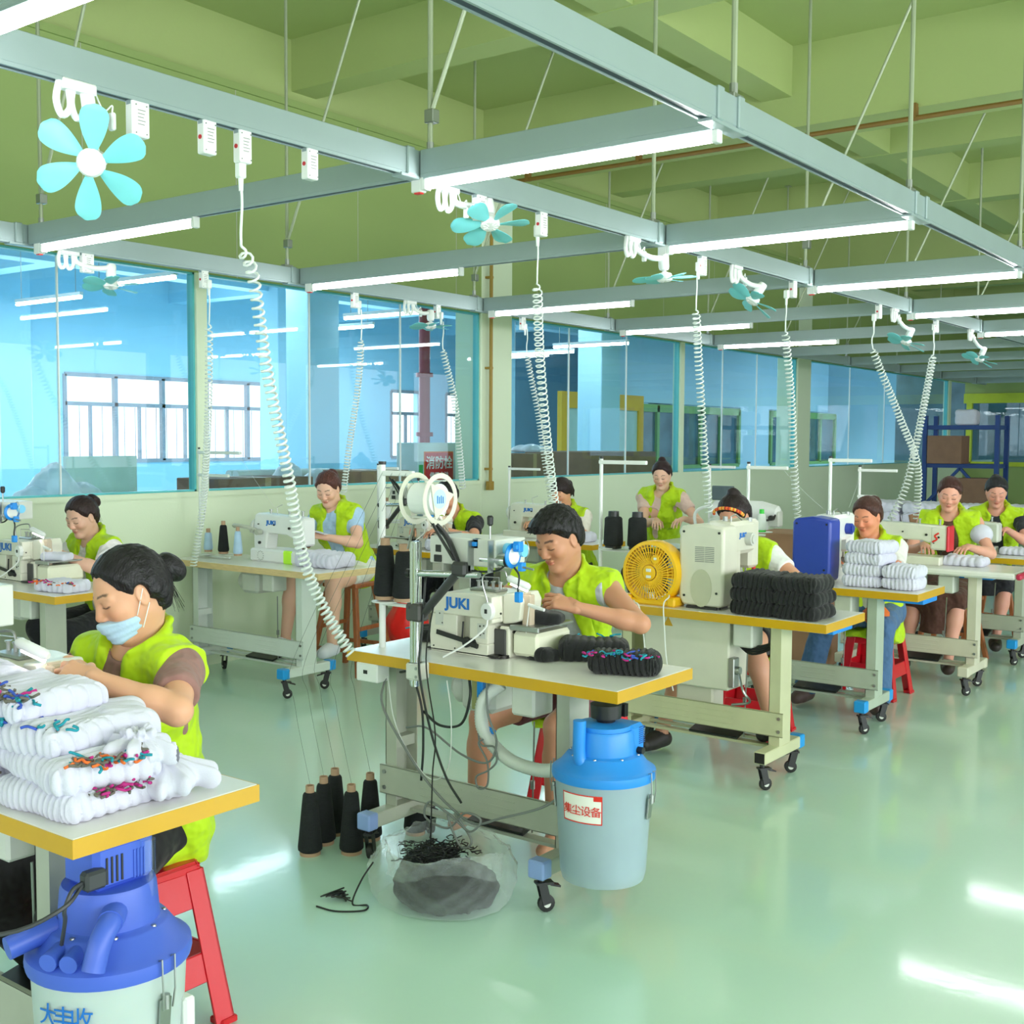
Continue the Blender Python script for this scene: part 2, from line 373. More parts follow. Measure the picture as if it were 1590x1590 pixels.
# vertical panel seams and a sill strip
sm = MB()
for x in np.arange(-1.75, 22, 1.2): sm.box(x, WY-.0015, GT, x+.006, WY, 3.98)
struct('trim_7', sm, 'frameg', smooth=0)
struct('trim_8', MB().box(X0, WY-.012, GB-.035, X1, WY+.004, GB), 'wall', smooth=0)
def pane(i, xa, xb):
    e = thing('window_%d' % i, None, None, (0, 0, 0)); del_ = e; e['kind'] = 'structure'
    MB().box(xa, WY+.045, GB, xb, WY+.053, GT).build('glass_pane', 'glass', e, smooth=0)
    g = MB(); g.box(xa, WY+.02, GB, xb, WY+.08, GB+.012); g.box(xa, WY+.02, GT-.012, xb, WY+.08, GT)
    g.box(xa, WY+.02, GB, xa+.014, WY+.08, GT); g.box(xb-.014, WY+.02, GB, xb, WY+.08, GT); g.build('window_frame', 'bluefr', e, smooth=0)
gaps = [(-1.0, .95), (1.04, 5.10), (5.19, 8.20), (8.66, 11.87), (11.96, 15.15), (15.61, 22.0)]
for i, (a, b) in enumerate(gaps): pane(i+1, a, b)
seam = MB()
for x in (2.05, 3.08, 4.094, 6.176, 7.191, 9.663, 10.755, 13.0, 13.966, 17.2, 18.719): seam.box(x-.004, WY+.04, GB, x+.004, WY+.058, GT)
struct('trim_9', seam, 'white', smooth=0)
# ceiling: slab, deep girders, cross beams, a long beam
CZ = 4.47
struct('ceiling', MB().box(X0, YN, CZ, X1, WY+.3, CZ+.15), 'ceil', smooth=0)
for i, x in enumerate((1.30, 8.25, 15.2, 22.2)):
    struct('ceiling_girder_%d' % (i+1), MB().box(x, YN, 3.88, x+.42, WY+.25, CZ+.02), 'ceil', smooth=0)
for i, x in enumerate((-1.2, 3.62, 5.99, 10.36, 12.75, 17.4, 19.8)):
    struct('ceiling_beam_%d' % (i+1), MB().box(x, YN, 4.1, x+.24, WY+.25, CZ+.02), 'ceil', smooth=0)
for i, y in enumerate((3.63, .7, -2.3)):
    struct('ceiling_beam_%d' % (i+8), MB().box(X0, y, 4.105, X1, y+.24, CZ+.02), 'ceil', smooth=0)
pp = MB(); pp.cyl((8.22, -6, 3.80), (8.22, 6.4, 3.80), .018, n=8)
for y in np.arange(-5, 6.4, 1.1): pp.box(8.2, y, 3.79, 8.26, y+.03, 3.9)
single('conduit_pipe', pp, mat('brown_conduit', srgb(128, 96, 40), .5), 'thin brown pipe running under the deep green ceiling girder', 'pipe')
pp = MB(); pp.cyl((8.27, 6.44, 1.15), (8.27, 6.44, 3.8), .016, n=8)
for z in (1.3, 2.2, 3.0): pp.box(8.25, 6.43, z, 8.29, 6.5, z+.02)
pp.box(8.24, 6.42, 1.12, 8.30, 6.47, 1.2, .004)
single('wall_conduit', pp, mat('ochre_conduit', srgb(160, 128, 50), .5), 'thin ochre conduit running down the pillar between the glazing', 'pipe')
# far end wall with lime framed windows
struct('wall_far', MB().box(23.0, YN, 0, 23.2, WY, 1.15).box(23.0, YN, 2.35, 23.2, WY, CZ).box(23, YN, 1.15, 23.2, -2, 2.35), 'wallup', smooth=0)
ff = thing('window_10', None, None); ff['kind'] = 'structure'
g = MB()
for y in (6.4, 5.0, 3.6, 2.2, .8, -.6, -2): g.box(22.95, y-.05, 1.15, 23.05, y+.05, 2.35)
g.box(22.94, -2, 2.3, 23.06, 6.5, 2.48); g.box(22.95, -2, 1.12, 23.05, 6.5, 1.2)
g.build('window_frame', 'limebar', ff, smooth=0)
MB().box(23.02, -2, 1.15, 23.03, 6.5, 2.35).build('glass_pane', thin_glass('dim_glass', (.5, .62, .66), .06), ff, smooth=0)
struct('wall_beyond', MB().box(26.5, -3, 0, 26.6, 9, 3.4), mat('dim_blue_grey_wall', srgb(96, 122, 132), .7, var=.3, vs=2), smooth=0)
# hall shell behind and beside the photographer, with unseen window openings added to let sky light in
sh = MB(); sh.box(X0, YN-.1, 0, X1, YN, 1.0); sh.box(X0, YN-.1, 3.2, X1, YN, CZ+.1)
for x in np.arange(X0, X1, 3.6): sh.box(x, YN-.1, 1.0, x+.5, YN, 3.2)
struct('wall_right', sh, 'wallup', smooth=0)
sh = MB(); sh.box(X0-.1, YN, 0, X0, 16.4, 1.0); sh.box(X0-.1, YN, 3.2, X0, 16.4, CZ+.1)
for y in (-6, -2.2, 1.6, 5.9, 6.5, 9.5, 12.5, 15.5): sh.box(X0-.1, y, 1.0, X0, y+.7, 3.2)
struct('wall_near', sh, 'wallup', smooth=0)
# ================================================================== blue room behind the glass
BY = 16.0
bw = MB()
wins = [(10.1, 15.4), (17.3, 18.2), (19.0, 21.3), (26, 28.6)]
xs = -4
for a, b in wins:
    bw.box(xs, BY, 0, a, BY+.2, 4.3); bw.box(a, BY, 0, b, BY+.2, 1.2); bw.box(a, BY, 2.52, b, BY+.2, 4.3); xs = b
bw.box(xs, BY, 0, 32, BY+.2, 4.3)
struct('wall_back_room', bw, 'blue', smooth=0)
struct('ceiling_back_room', MB().box(-4, WY+.3, 4.2, 32, 16.2, 4.3), 'blue', smooth=0)
k = 0
for x in (1.4, 4.9, 8.3, 12.0, 15.5, 19.0, 22.5, 26):
    k += 1; struct('ceiling_beam_%d' % (20+k), MB().box(x, WY+.3, 3.75, x+.3, BY, 4.22), 'blue', smooth=0)
for y in (9.6, 12.8):
    k += 1; struct('ceiling_beam_%d' % (20+k), MB().box(-4, y, 3.65, 32, y+.3, 4.21), 'blue', smooth=0)
for i, (x, y) in enumerate(((8.9, 15.7), (9.62, 10.2), (11.3, 12.6), (16.4, 12.6), (13.8, 8.8), (21.6, 12.6))):
    struct('column_back_%d' % (i+1), MB().box(x, y, 0, x+.5, y+.4, 4.2, .01), 'blue', smooth=0)
for i, (a, b) in enumerate(wins):
    e = thing('window_%d' % (20+i), None, None); e['kind'] = 'structure'; g = MB(); n = max(1, round((b-a)/.9))
    for j in range(n+1): x = a+(b-a)*j/n; g.box(x-.03, BY-.02, 1.2, x+.03, BY+.06, 2.52)
    for j in range(n): x = a+(b-a)*(j+.5)/n; g.box(x-.016, BY-.01, 1.2, x+.016, BY+.05, 2.08)
    g.box(a, BY-.02, 2.05, b, BY+.06, 2.11); g.box(a, BY-.02, 1.17, b, BY+.06, 1.23); g.box(a, BY-.02, 2.49, b, BY+.06, 2.55)
    g.build('window_frame', 'winframe', e, smooth=0)
    q = MB()
    for x in np.arange(a+.12, b, .2): q.cyl((x, BY+.12, 1.2), (x, BY+.12, 2.05), .006, n=6)
    q.build('security_bars', 'winframe', e)
struct('wall_back_end', MB().box(31.9, WY, 0, 32, 16.2, 4.3), 'blue', smooth=0)
def blamp(x, y, z, L, lab, rz=0):
    e = thing('tube_light', lab, 'lamp', (x, y, z), rz, 'tube lights in the blue room')
    MB().box(-L/2, -.02, 0, L/2, .02, .035).build('lamp_housing', 'white', e, smooth=0)
    MB().cyl((-L/2+.01, 0, -.018), (L/2-.01, 0, -.018), .016, n=8).build('lamp_tube', 'tube', e)
    c = MB(); c.cyl((-L/2+.1, 0, .03), (-L/2+.1, 0, 4.2-z), .004, n=5); c.build('hanging_wire', 'steel', e); c = MB(); c.cyl((L/2-.1, 0, .03), (L/2-.1, 0, 4.2-z), .004, n=5); c.build('hanging_wire', 'steel', e)
blamp(6.3, 8.9, 2.95, 1.2, 'white tube light in blue room, nearest the glazed post', PI/2)
blamp(6.9, 11.2, 3.0, 1.2, 'white tube light hanging deep in the left of the blue room', PI/2)
blamp(9.2, 8.6, 2.9, 1.2, 'white tube light in blue room, left of the red fire pipe', PI/2)
blamp(10.4, 10.5, 2.95, 1.2, 'white tube light in blue room, behind the red fire pipe', PI/2)
blamp(4.2, 9.4, 2.95, 1.2, 'white tube light in blue room at the far left of the glass', PI/2)
blamp(13.2, 8.6, 2.85, 1.2, 'white tube light in blue room, right of the middle pillar', PI/2)
blamp(14.6, 10.4, 2.9, 1.2, 'white tube light in blue room, above the yellow door frame', PI/2)
# yellow framed opening, green framed window, boxes, bags, board, red main, hydrant cabinet
dr = thing('door_1', None, None); dr['kind'] = 'structure'
g = MB(); g.box(17.5, 12.0, 0, 17.7, 12.1, 2.15).box(20.2, 12.0, 0, 20.4, 12.1, 2.15).box(17.5, 12, 2.15, 20.4, 12.1, 2.45); g.build('door_frame', 'yellow', dr, smooth=0)
g = MB(); g.box(17.7, 12.03, 0, 18.94, 12.07, 2.15).box(18.96, 12.03, 0, 20.2, 12.07, 2.15); g.build('door_leaf', mat('grey_green_door', srgb(158, 186, 176), .5), dr, smooth=0)
def glazed_back(i, xa, xb, y, z0, z1, glassc):
    e = thing('window_%d' % i, None, None); e['kind'] = 'structure'; g = MB(); n = max(2, round((xb-xa)/1.0))
    for j in range(n+1): x = xa+(xb-xa)*j/n; g.box(x-.05, y, z0, x+.05, y+.08, z1)
    g.box(xa, y, z1-.14, xb, y+.09, z1+.02); g.box(xa, y, z0-.05, xb, y+.09, z0+.03); g.build('window_frame', mat('leaf_green_frame', srgb(110, 160, 90), .5), e, smooth=0)
    MB().box(xa, y+.06, z0, xb, y+.12, z1).build('glass_pane', glassc, e, smooth=0)
dk = mat('dark_teal_glass', srgb(58, 92, 100), .15, var=.5, vs=1.5)
struct('wall_back_right', MB().box(19.6, 12.4, 0, 31, 12.5, 1.0).box(19.6, 12.4, 2.35, 31, 12.5, 4.2).box(25.6, 12.4, 1.0, 27.2, 12.5, 2.35), 'blue', smooth=0)
glazed_back(30, 19.7, 25.5, 12.36, 1.0, 2.3, dk)
glazed_back(31, 27.3, 31.5, 12.36, 1.0, 2.3, dk)
def carton(x0, y0, x1, y1, z0, z1, lab, m='box', rz=0):
    e = thing('cardboard_box', lab, 'box', ((x0+x1)/2, (y0+y1)/2, z0), rz); sx, sy = (x1-x0)/2, (y1-y0)/2
    MB().box(-sx, -sy, 0, sx, sy, z1-z0, .006).build('carton_body', m, e, smooth=0)
    MB().box(-.03, -sy-.001, 0, .03, sy+.001, z1-z0+.002).build('packing_tape', mat('tan_tape', srgb(176, 146, 104), .3), e, smooth=0)
carton(5.6, 6.9, 6.55, 7.4, .84, 1.27, 'long brown carton behind the glass left of the light-blue-shirt worker', 'dkbox')
carton(9.36, 7.0, 10.1, 7.8, .84, 1.43, 'brown carton behind the glass just right of the middle pillar', 'dkbox')
carton(10.78, 7.0, 12.2, 7.9, .84, 1.44, 'brown carton wrapped in blue film in front of the grey doors', 'dkbox')
carton(7.1, 6.9, 7.7, 7.5, .85, 1.30, 'small tan carton behind the glass beside the round film bundle', 'box')
struct('counter_back', MB().box(1.5, 6.65, 0, 12.7, 8.0, .84, .01), 'blue', smooth=0)
# ================================================================== overhead rails, tubes, fans, cords
GX = [1.50, 3.35, 5.2, 7.08, 8.98, 10.88, 12.78, 14.68, 16.58, 18.5, 20.4]
YB = {'aisle': 1.70, 'middle': 2.96, 'wall': 5.60}
ZB, ZT = 2.56, 2.65
def rail_profile(mb, p0, p1):
    mb.mat(0); d = (Vector(p1)-Vector(p0)).normalized(); s = Vector((-d.y, d.x, 0))
    mb.bar(p0, p1, .045, ZT-ZB, .002)
    q = Vector((0, 0, -(ZT-ZB)/2-.004))
    mb.bar(Vector(p0)+q+s*.017, Vector(p1)+q+s*.017, .008, .012); mb.bar(Vector(p0)+q-s*.017, Vector(p1)+q-s*.017, .008, .012)
    mb.mat(1); mb.bar(Vector(p0)+q*1.02, Vector(p1)+q*1.02, .024, .004); mb.mat(0)
zc = (ZB+ZT)/2
for n, y in YB.items():
    e = thing('light_rail', 'long grey metal rail hung %s' % {'aisle': 'highest above the open aisle, nearest the camera', 'middle': 'over the middle row with the nearest fan on it', 'wall': 'close along the glazed partition wall'}[n], 'rail', (0, y, zc))
    mb = MB(); rail_profile(mb, (-1.5, 0, 0), (21, 0, 0)); mb.build('rail_body', ['railgrey', 'raildark'], e)
    for x in GX:
        j = MB(); j.box(x-.09, -.032, -.052, x-.05, .032, .05, .004); j.box(x+.05, -.032, -.052, x+.09, .032, .05, .004); j.box(x-.12, -.026, -.062, x+.12, .026, -.05, .002)
        j.build('rail_bracket', 'railgrey', e)
for i, x in enumerate(GX):
    e = thing('cross_rail', 'grey cross rail joining the long rails, %s from the camera' % ORD[i], 'rail', (x, 0, zc), 0, 'cross rails of the overhead frame')
    mb = MB(); rail_profile(mb, (0, 1.73, 0), (0, 2.93, 0)); rail_profile(mb, (0, 2.99, 0), (0, 5.57, 0)); mb.build('rail_body', ['railgrey', 'raildark'], e)
def tube_light():
    e = thing('tube_light', '', 'lamp', (0, 0, 0), 0, 'lit tube lights under the cross rails')
    MB().box(-.02, -.6, -.012, .02, .6, .0, .003).build('lamp_housing', 'railgrey', e)
    MB().cyl((0, -.585, -.032), (0, .585, -.032), .0145, n=10).build('lamp_tube', 'tube', e)
    for s in (-1, 1): MB().box(-.017, s*.6-.012, -.05, .017, s*.6+.012, .0, .003).build('end_cap', 'white', e)
    sw = MB(); sw.box(-.018, .612, -.055, .018, .66, -.0, .003); sw.build('switch_box', 'white', e)
    MB().box(-.01, .62, -.06, .01, .65, -.054).build('switch', mat('red_switch', srgb(225, 40, 40), .4), e)
    return e
T0 = tube_light(); first = True
for i, x in enumerate(GX[:6]):
    for row, y in (('aisle', 2.32), ('wall', 4.87)):
        lab = 'lit white tube light on the %s cross rail, %s half' % (ORD[i], 'aisle' if row == 'aisle' else 'window-wall')
        loc = (x, y, 2.554)
        if first: T0.location = loc; T0['label'] = lab; first = False
        else: copy_tree(T0, loc, label=lab)
# hanger rods and slanting braces
r0 = thing('hanger_rod', '', 'rod', (0, 0, 0), 0, 'hanger rods holding up the overhead rails')
MB().cyl((0, 0, 0), (0, 0, CZ-ZT), .0105, n=8).build('rod', 'galv', r0)
MB().box(-.03, -.03, CZ-ZT-.012, .03, .03, CZ-ZT).build('ceiling_plate', 'galv', r0)
MB().box(-.035, -.02, -.01, .035, .02, .015, .002).cyl((0, 0, .0), (0, 0, .05), .014, n=8).build('clamp', 'steel', r0)
b0 = thing('brace_rod', '', 'rod', (0, 0, 0), 0, 'slanting brace rods above the overhead rails')
MB().cyl((0, 0, .15), (0, -.78, CZ-ZT), .009, n=8).build('rod', 'galv', b0)
MB().box(-.02, -.03, .12, .02, .015, .17, .003).build('clamp', 'steel', b0)
k = 0
for ri, (n, y) in enumerate(YB.items()):
    for i, x in enumerate(GX[:10]):
        xx = x+(.07 if i < 2 else -.1)
        lab = 'thin steel rod holding the %s rail at the %s crossing' % (n, ORD[i])
        if k == 0: r0.location = (xx, y, ZT); r0['label'] = lab
        else: copy_tree(r0, (xx, y, ZT), label=lab)
        k += 1
        if n != 'aisle' and i < 8 and not (n == 'middle' and i == 2):
            lab = 'slanting steel brace rising from the %s rail near the %s crossing' % (n, ORD[i])
            if not b0.get('label'): b0.location = (xx, y, ZT); b0['label'] = lab
            else: copy_tree(b0, (xx, y, ZT), label=lab)
# small ceiling fans
def blade_mesh():
    m = MB(); n = 14; vs = []; fs = []
    for i in range(n+1):
        t = i/n; r = .035+.125*t; w = .010+.028*math.sin(min(t*1.25, 1)*PI*.55); w *= 1 if t < .75 else math.sqrt(max(1-((t-.75)/.25)**2, .02))
        off = .010*math.sin(t*2); tw = .55-.25*t
        for j, s in enumerate((-1, -.4, .3, 1)):
            vs.append((r, s*w+off, s*w*tw*.7+.004*(1-s*s)))
    for i in range(n):
        for j in range(3): a = i*4+j; fs.append((a, a+4, a+5, a+1))
    top = [(x, y, z+.0022) for x, y, z in vs]; N = len(vs)
    fs2 = [tuple(k+N for k in f[::-1]) for f in fs]; rim = []
    B = [i*4 for i in range(n+1)]+[n*4+1, n*4+2]+[i*4+3 for i in range(n, -1, -1)]+[2, 1]
    for a, b in zip(B, B[1:]+B[:1]): rim.append((a, b, b+N, a+N))
    m.add(vs+top, fs+fs2+rim); return m
BL = blade_mesh().build('blade', 'fanblue', None, smooth=60); bl_me = BL.data; bpy.data.objects.remove(BL)
def fan(x, y, head, axis, label, spin=0, rz=0):
    """clip fan: clamp on the rail, curved arm, motor, hub and six blades facing along axis"""
    e = thing('clip_fan', label, 'fan', (x, y, ZB), rz, 'small aqua fans clipped to the overhead rails')
    h = Vector(head)-Vector((x, y, ZB)); a = Vector(axis).normalized()
    c = MB(); c.box(-.075, -.018, -.03, .03, .018, .0, .004)
    for dx in (-.075, -.03): c.tube(smooth_path([(dx, 0, 0), (dx-.012, 0, -.06), (dx+.004, 0, -.1), (dx+.03, 0, -.075), (dx+.025, 0, -.02)], 5), .010, 8)
    c.build('clamp', 'white', e)
    m0 = h-a*.09
    MB().tube(smooth_path([(0.01, 0, -.005), (.02, 0, -.06), Vector((0, 0, -.07)).lerp(m0, .55), m0-a*.02, m0+a*.01], 6), .014, 10).build('arm', 'white', e)
    X, Y, Z = frame_of(a); Mx = Matrix((X, Y, Z)).transposed().to_4x4(); Mx.translation = h
    m = MB().at(Mx); m.lathe([(.0, -.13), (.022, -.13), (.026, -.12), (.027, -.07), (.022, -.055), (.01, -.05), (.01, -.035)], n=16); m.build('motor', 'white', e)
    hb = MB().at(Mx); hb.lathe([(.012, -.045), (.036, -.035), (.04, -.02), (.04, -.008), (.034, .0), (.0, .003)], n=20)
    for i in range(10):
        an = i*PI/5; hb.bar((.012*math.cos(an), .012*math.sin(an), .003), (.03*math.cos(an), .03*math.sin(an), .001), .003, .004)
    hub = hb.build('hub', 'white', e)
    for i in range(6):
        o = bpy.data.objects.new('blade', bl_me); COL.objects.link(o); o.parent = e
        o.matrix_local = Mx @ Matrix.Translation((0, 0, -.014)) @ Matrix.Rotation(spin+i*PI/3, 4, 'Z')
    sw = MB(); sw.box(.08, -.012, -.11, .095, .012, -.06, .004); sw.tube(smooth_path([(.03, 0, -.01), (.06, 0, -.06), (.088, 0, -.04), (.088, 0, -.06)], 5), .0025, 5); sw.build('pull_switch', 'white', e)
    return e
fan(1.94, 2.95, (1.955, 2.95, 2.345), (-.62, -.62, -.28), 'nearest aqua clip fan, hanging at top left facing the camera', .3)
fan(3.55, 2.96, (3.755, 2.93, 2.43), (-.25, -.35, -1), 'aqua clip fan beside the near tube light above the middle row', .1)
fan(4.93, 2.96, (5.17, 2.93, 2.37), (0.05, -.05, -1), 'aqua clip fan seen almost edge-on, just left of a white cable plug', .4)
fan(6.05, 2.96, (6.2, 2.95, 2.365), (-.45, .35, -.8), 'steeply tilted aqua clip fan over the beige machine', .2)
fan(8.66, 2.96, (8.86, 2.95, 2.31), (-.35, .3, -1), 'aqua clip fan between the two crossing coiled cables', .5)
fan(10.62, 2.96, (10.83, 2.95, 2.295), (-.35, .3, -1), 'farthest aqua clip fan, at the right edge under the rails', .2)
fan(3.6, 5.60, (3.79, 5.55, 2.38), (-.15, -.15, -1), 'aqua clip fan in front of the left glass pane, near the wall rail', .2)
fan(6.28, 5.60, (6.42, 5.55, 2.37), (-.05, -.05, -1), 'aqua clip fan against the glass beside the red fire pipe', .6)
# rail sockets
def socket(x, y, lab, red=True, w=.05):
    e = thing('rail_socket', lab, 'socket', (x, y, ZB), 0, 'plug boxes under the overhead rails')
    MB().box(-w/2, -.018, -.11, w/2, .018, -.006, .004).build('socket_body', 'white', e)
    MB().box(-w/2-.001, -.01, -.02, -w/2+.006, .01, .0).build('clip', 'railgrey', e)
    s = MB()
    for dx in (-.018, .018):
        for z in (-.1, -.02): s.cyl((dx, -.0185, z), (dx, -.02, z), .0022, n=6)
    for k in range(5): s.box(-.012, -.0188, -.035-.01*k, .014-.003*(k % 3), -.0184, -.033-.01*k)
    s.build('printed_marks', 'inkgrey', e)
    if red: MB().cyl((-w/2-.0005, 0, -.06), (-w/2-.003, 0, -.06), .007, n=10).build('indicator', mat('red_button', srgb(190, 40, 50), .4), e)
    return e
socket(2.12, 2.96, 'plain grey plug box right of the nearest fan', False, .06)
socket(2.37, 2.96, 'white plug box with printed label, second along from the nearest fan')
socket(2.51, 2.96, 'white plug box feeding the longest coiled cable')
socket(2.80, 2.96, 'white plug box with a red button, nearest the near tube light')
socket(3.68, 5.6, 'white two-pin socket beside the fan on the wall rail', False, .07)
socket(3.72, 2.96, 'white plug box behind the fan by the near tube light', False, .06)
# coiled cables
def coil(top, path, r_coil, turns, label, wire=.0032, lead=.25, seg=9, tight=1.0, cat='cable'):
    e = thing('coiled_cable', label, cat, top, 0, 'white coiled power cables hanging from the rails')
    t = Vector(top); P = [Vector(p)-t for p in path]
    pl = MB(); pl.box(-.014, -.014, -.05, .014, .014, 0, .004); pl.lathe([(.007, -.09), (.009, -.05)], n=8); pl.build('plug', 'cord', e)
    st = P[0]+Vector((0, 0, -.08)); path2 = smooth_path([P[0]+Vector((0, 0, -.05)), P[0]+Vector((.004, 0, -lead*.5)), P[0].lerp(P[1], .02)+Vector((0, 0, -lead))]+P[1:], 16)
    # arc length
    n0 = 32; straight = path2[:n0]; rest = path2[n0-1:]
    L = [0]
    for a, b in zip(rest, rest[1:]): L.append(L[-1]+(b-a).length)
    tot = L[-1]; N = int(turns*seg); pts = []; x = None; k = 0
    for i in range(N+1):
        u = i/N; s = tot*(u**tight) if tight != 1 else tot*u
        while k < len(L)-2 and L[k+1] < s: k += 1
        f = (s-L[k])/max(L[k+1]-L[k], 1e-9); p = rest[k].lerp(rest[k+1], min(f, 1)); d = (rest[k+1]-rest[k]).normalized()
        if x is None: x, y, _ = frame_of(d)
        x = (x-d*x.dot(d)).normalized(); y = d.cross(x); an = 2*PI*i/seg; rr = r_coil*min(1, i/seg+.05)
        pts.append(p+(x*math.cos(an)+y*math.sin(an))*rr)
    m = MB(); m.tube(straight[:-1]+pts, wire, 6); m.build('coil', 'cord', e, smooth=180)
    return e
coil((2.51, 2.97, 2.455), [(2.51, 2.97, 2.45), (2.6, 3.02, 2.11), (2.72, 3.09, 1.8), (2.85, 3.13, 1.44), (2.95, 3.17, 1.16), (3.03, 3.15, .96), (3.10, 3.07, .775)], .0185, 66, 'longest white coiled cable, hanging from the near rail down to the man\'s table', .0046, tight=.82)
coil((4.15, 2.98, 2.5), [(4.15, 2.98, 2.5), (4.4, 3.14, 1.94), (4.65, 3.27, 1.55), (4.9, 3.39, 1.2)], .02, 44, 'white coiled cable ending just behind the man\'s dark hair', .0038)
coil((5.6, 2.97, 2.52), [(5.6, 2.98, 2.52), (5.75, 3.04, 2.01), (5.9, 3.08, 1.56), (6.0, 3.09, 1.17)], .02, 46, 'white coiled cable hanging left of the woman with the flowery headband', .004, seg=8)
coil((6.73, 2.97, 2.49), [(6.73, 2.97, 2.49), (6.9, 3.0, 1.84), (7.05, 3.03, 1.35), (7.1, 3.01, .95)], .022, 50, 'white coiled cable dropping behind the ultramarine machine', .0045, seg=7)
coil((8.24, 2.97, 2.48), [(8.24, 2.97, 2.48), (8.5, 2.85, 1.74), (8.7, 2.78, 1.39), (8.8, 2.81, 1.0)], .024, 50, 'crossing white coiled cable that falls to the right, beyond the blue machine', .005, seg=7)
coil((9.6, 2.97, 2.52), [(9.6, 2.97, 2.52), (9.2, 2.95, 1.6), (9.0, 2.97, 1.21), (8.85, 3.06, .92), (8.6, 3.1, .8)], .026, 58, 'crossing white coiled cable that falls to the left, beyond the blue machine', .0055, seg=7)
coil((4.47, 5.58, 2.5), [(4.47, 5.58, 2.5), (4.6, 5.76, 1.73), (4.8, 6.07, 1.16), (4.78, 6.15, .75)], .02, 70, 'white coiled cable along the glazed post to the white table by the wall', .0045, seg=7, tight=.85)
coil((5.72, 5.58, 2.5), [(5.72, 5.56, 2.49), (5.78, 5.65, 1.93), (5.85, 5.81, 1.49), (5.9, 5.91, 1.2)], .02, 50, 'white coiled cable behind the head of the light-blue-shirt worker', .0045, seg=7)
coil((6.57, 5.58, 2.5), [(6.57, 5.56, 2.48), (6.7, 5.56, 1.87), (6.8, 5.59, 1.49), (6.9, 5.64, 1.2)], .022, 44, 'white coiled cable beside the red hydrant sign', .0045, seg=7)
coil((7.61, 5.58, 2.5), [(7.61, 5.56, 2.51), (7.75, 5.55, 1.8), (7.9, 5.58, 1.38), (8.0, 5.57, 1.0)], .022, 48, 'thin far coiled cable just right of the pillar conduit', .0045, seg=7)
for x, y, l in ((4.15, 2.96, 'white plug box feeding the cable behind the man'), (5.62, 2.96, 'white plug box between the edge-on fan and the tilted fan'), (6.8, 2.96, 'white plug box right of the tilted fan'), (8.3, 2.96, 'white plug box feeding the left crossing cable'), (9.62, 2.96, 'white plug box feeding the right crossing cable'),
                (4.45, 5.6, 'white plug box above the glazed post by the wall'), (5.7, 5.6, 'white plug box above the light-blue-shirt worker'), (6.55, 5.6, 'white plug box right of the fan by the red pipe'), (7.6, 5.6, 'white plug box right of the middle pillar')):
    socket(x, y, l)
# ================================================================== sewing tables
def caster(parent, x, y, ang):
    c = MB(); c.cyl((x, y, .125), (x, y, .1), .012, n=8); ca, sa = math.cos(ang), math.sin(ang); ox, oy = x+ca*.018, y+sa*.018
    for s in (-1, 1):
        px, py = ox-sa*.014*s, oy+ca*.014*s
        c.bar((x-sa*.014*s, y+ca*.014*s, .104), (px, py, .03), .03, .003, up=(-sa, ca, 0))
    c.bar((x-ca*.02, y-sa*.02, .102), (x+ca*.04, y+sa*.04, .1), .034, .008); c.bar((x+ca*.03, y+sa*.03, .095), (x+ca*.065, y+sa*.065, .085), .028, .006)
    o = c.build('caster', 'black', parent)
    w = MB(); w.lathe([(.0, -.011), (.024, -.011), (.029, -.008), (.029, .008), (.024, .011), (.0, .011)], (ox, oy, .03), 16, (-sa, ca, 0))
    w.mat(1); w.cyl((ox+sa*.0125, oy-ca*.0125, .03), (ox-sa*.0125, oy+ca*.0125, .03), .013, n=12)
    w.build('wheel', ['rubber', 'greyen'], o)
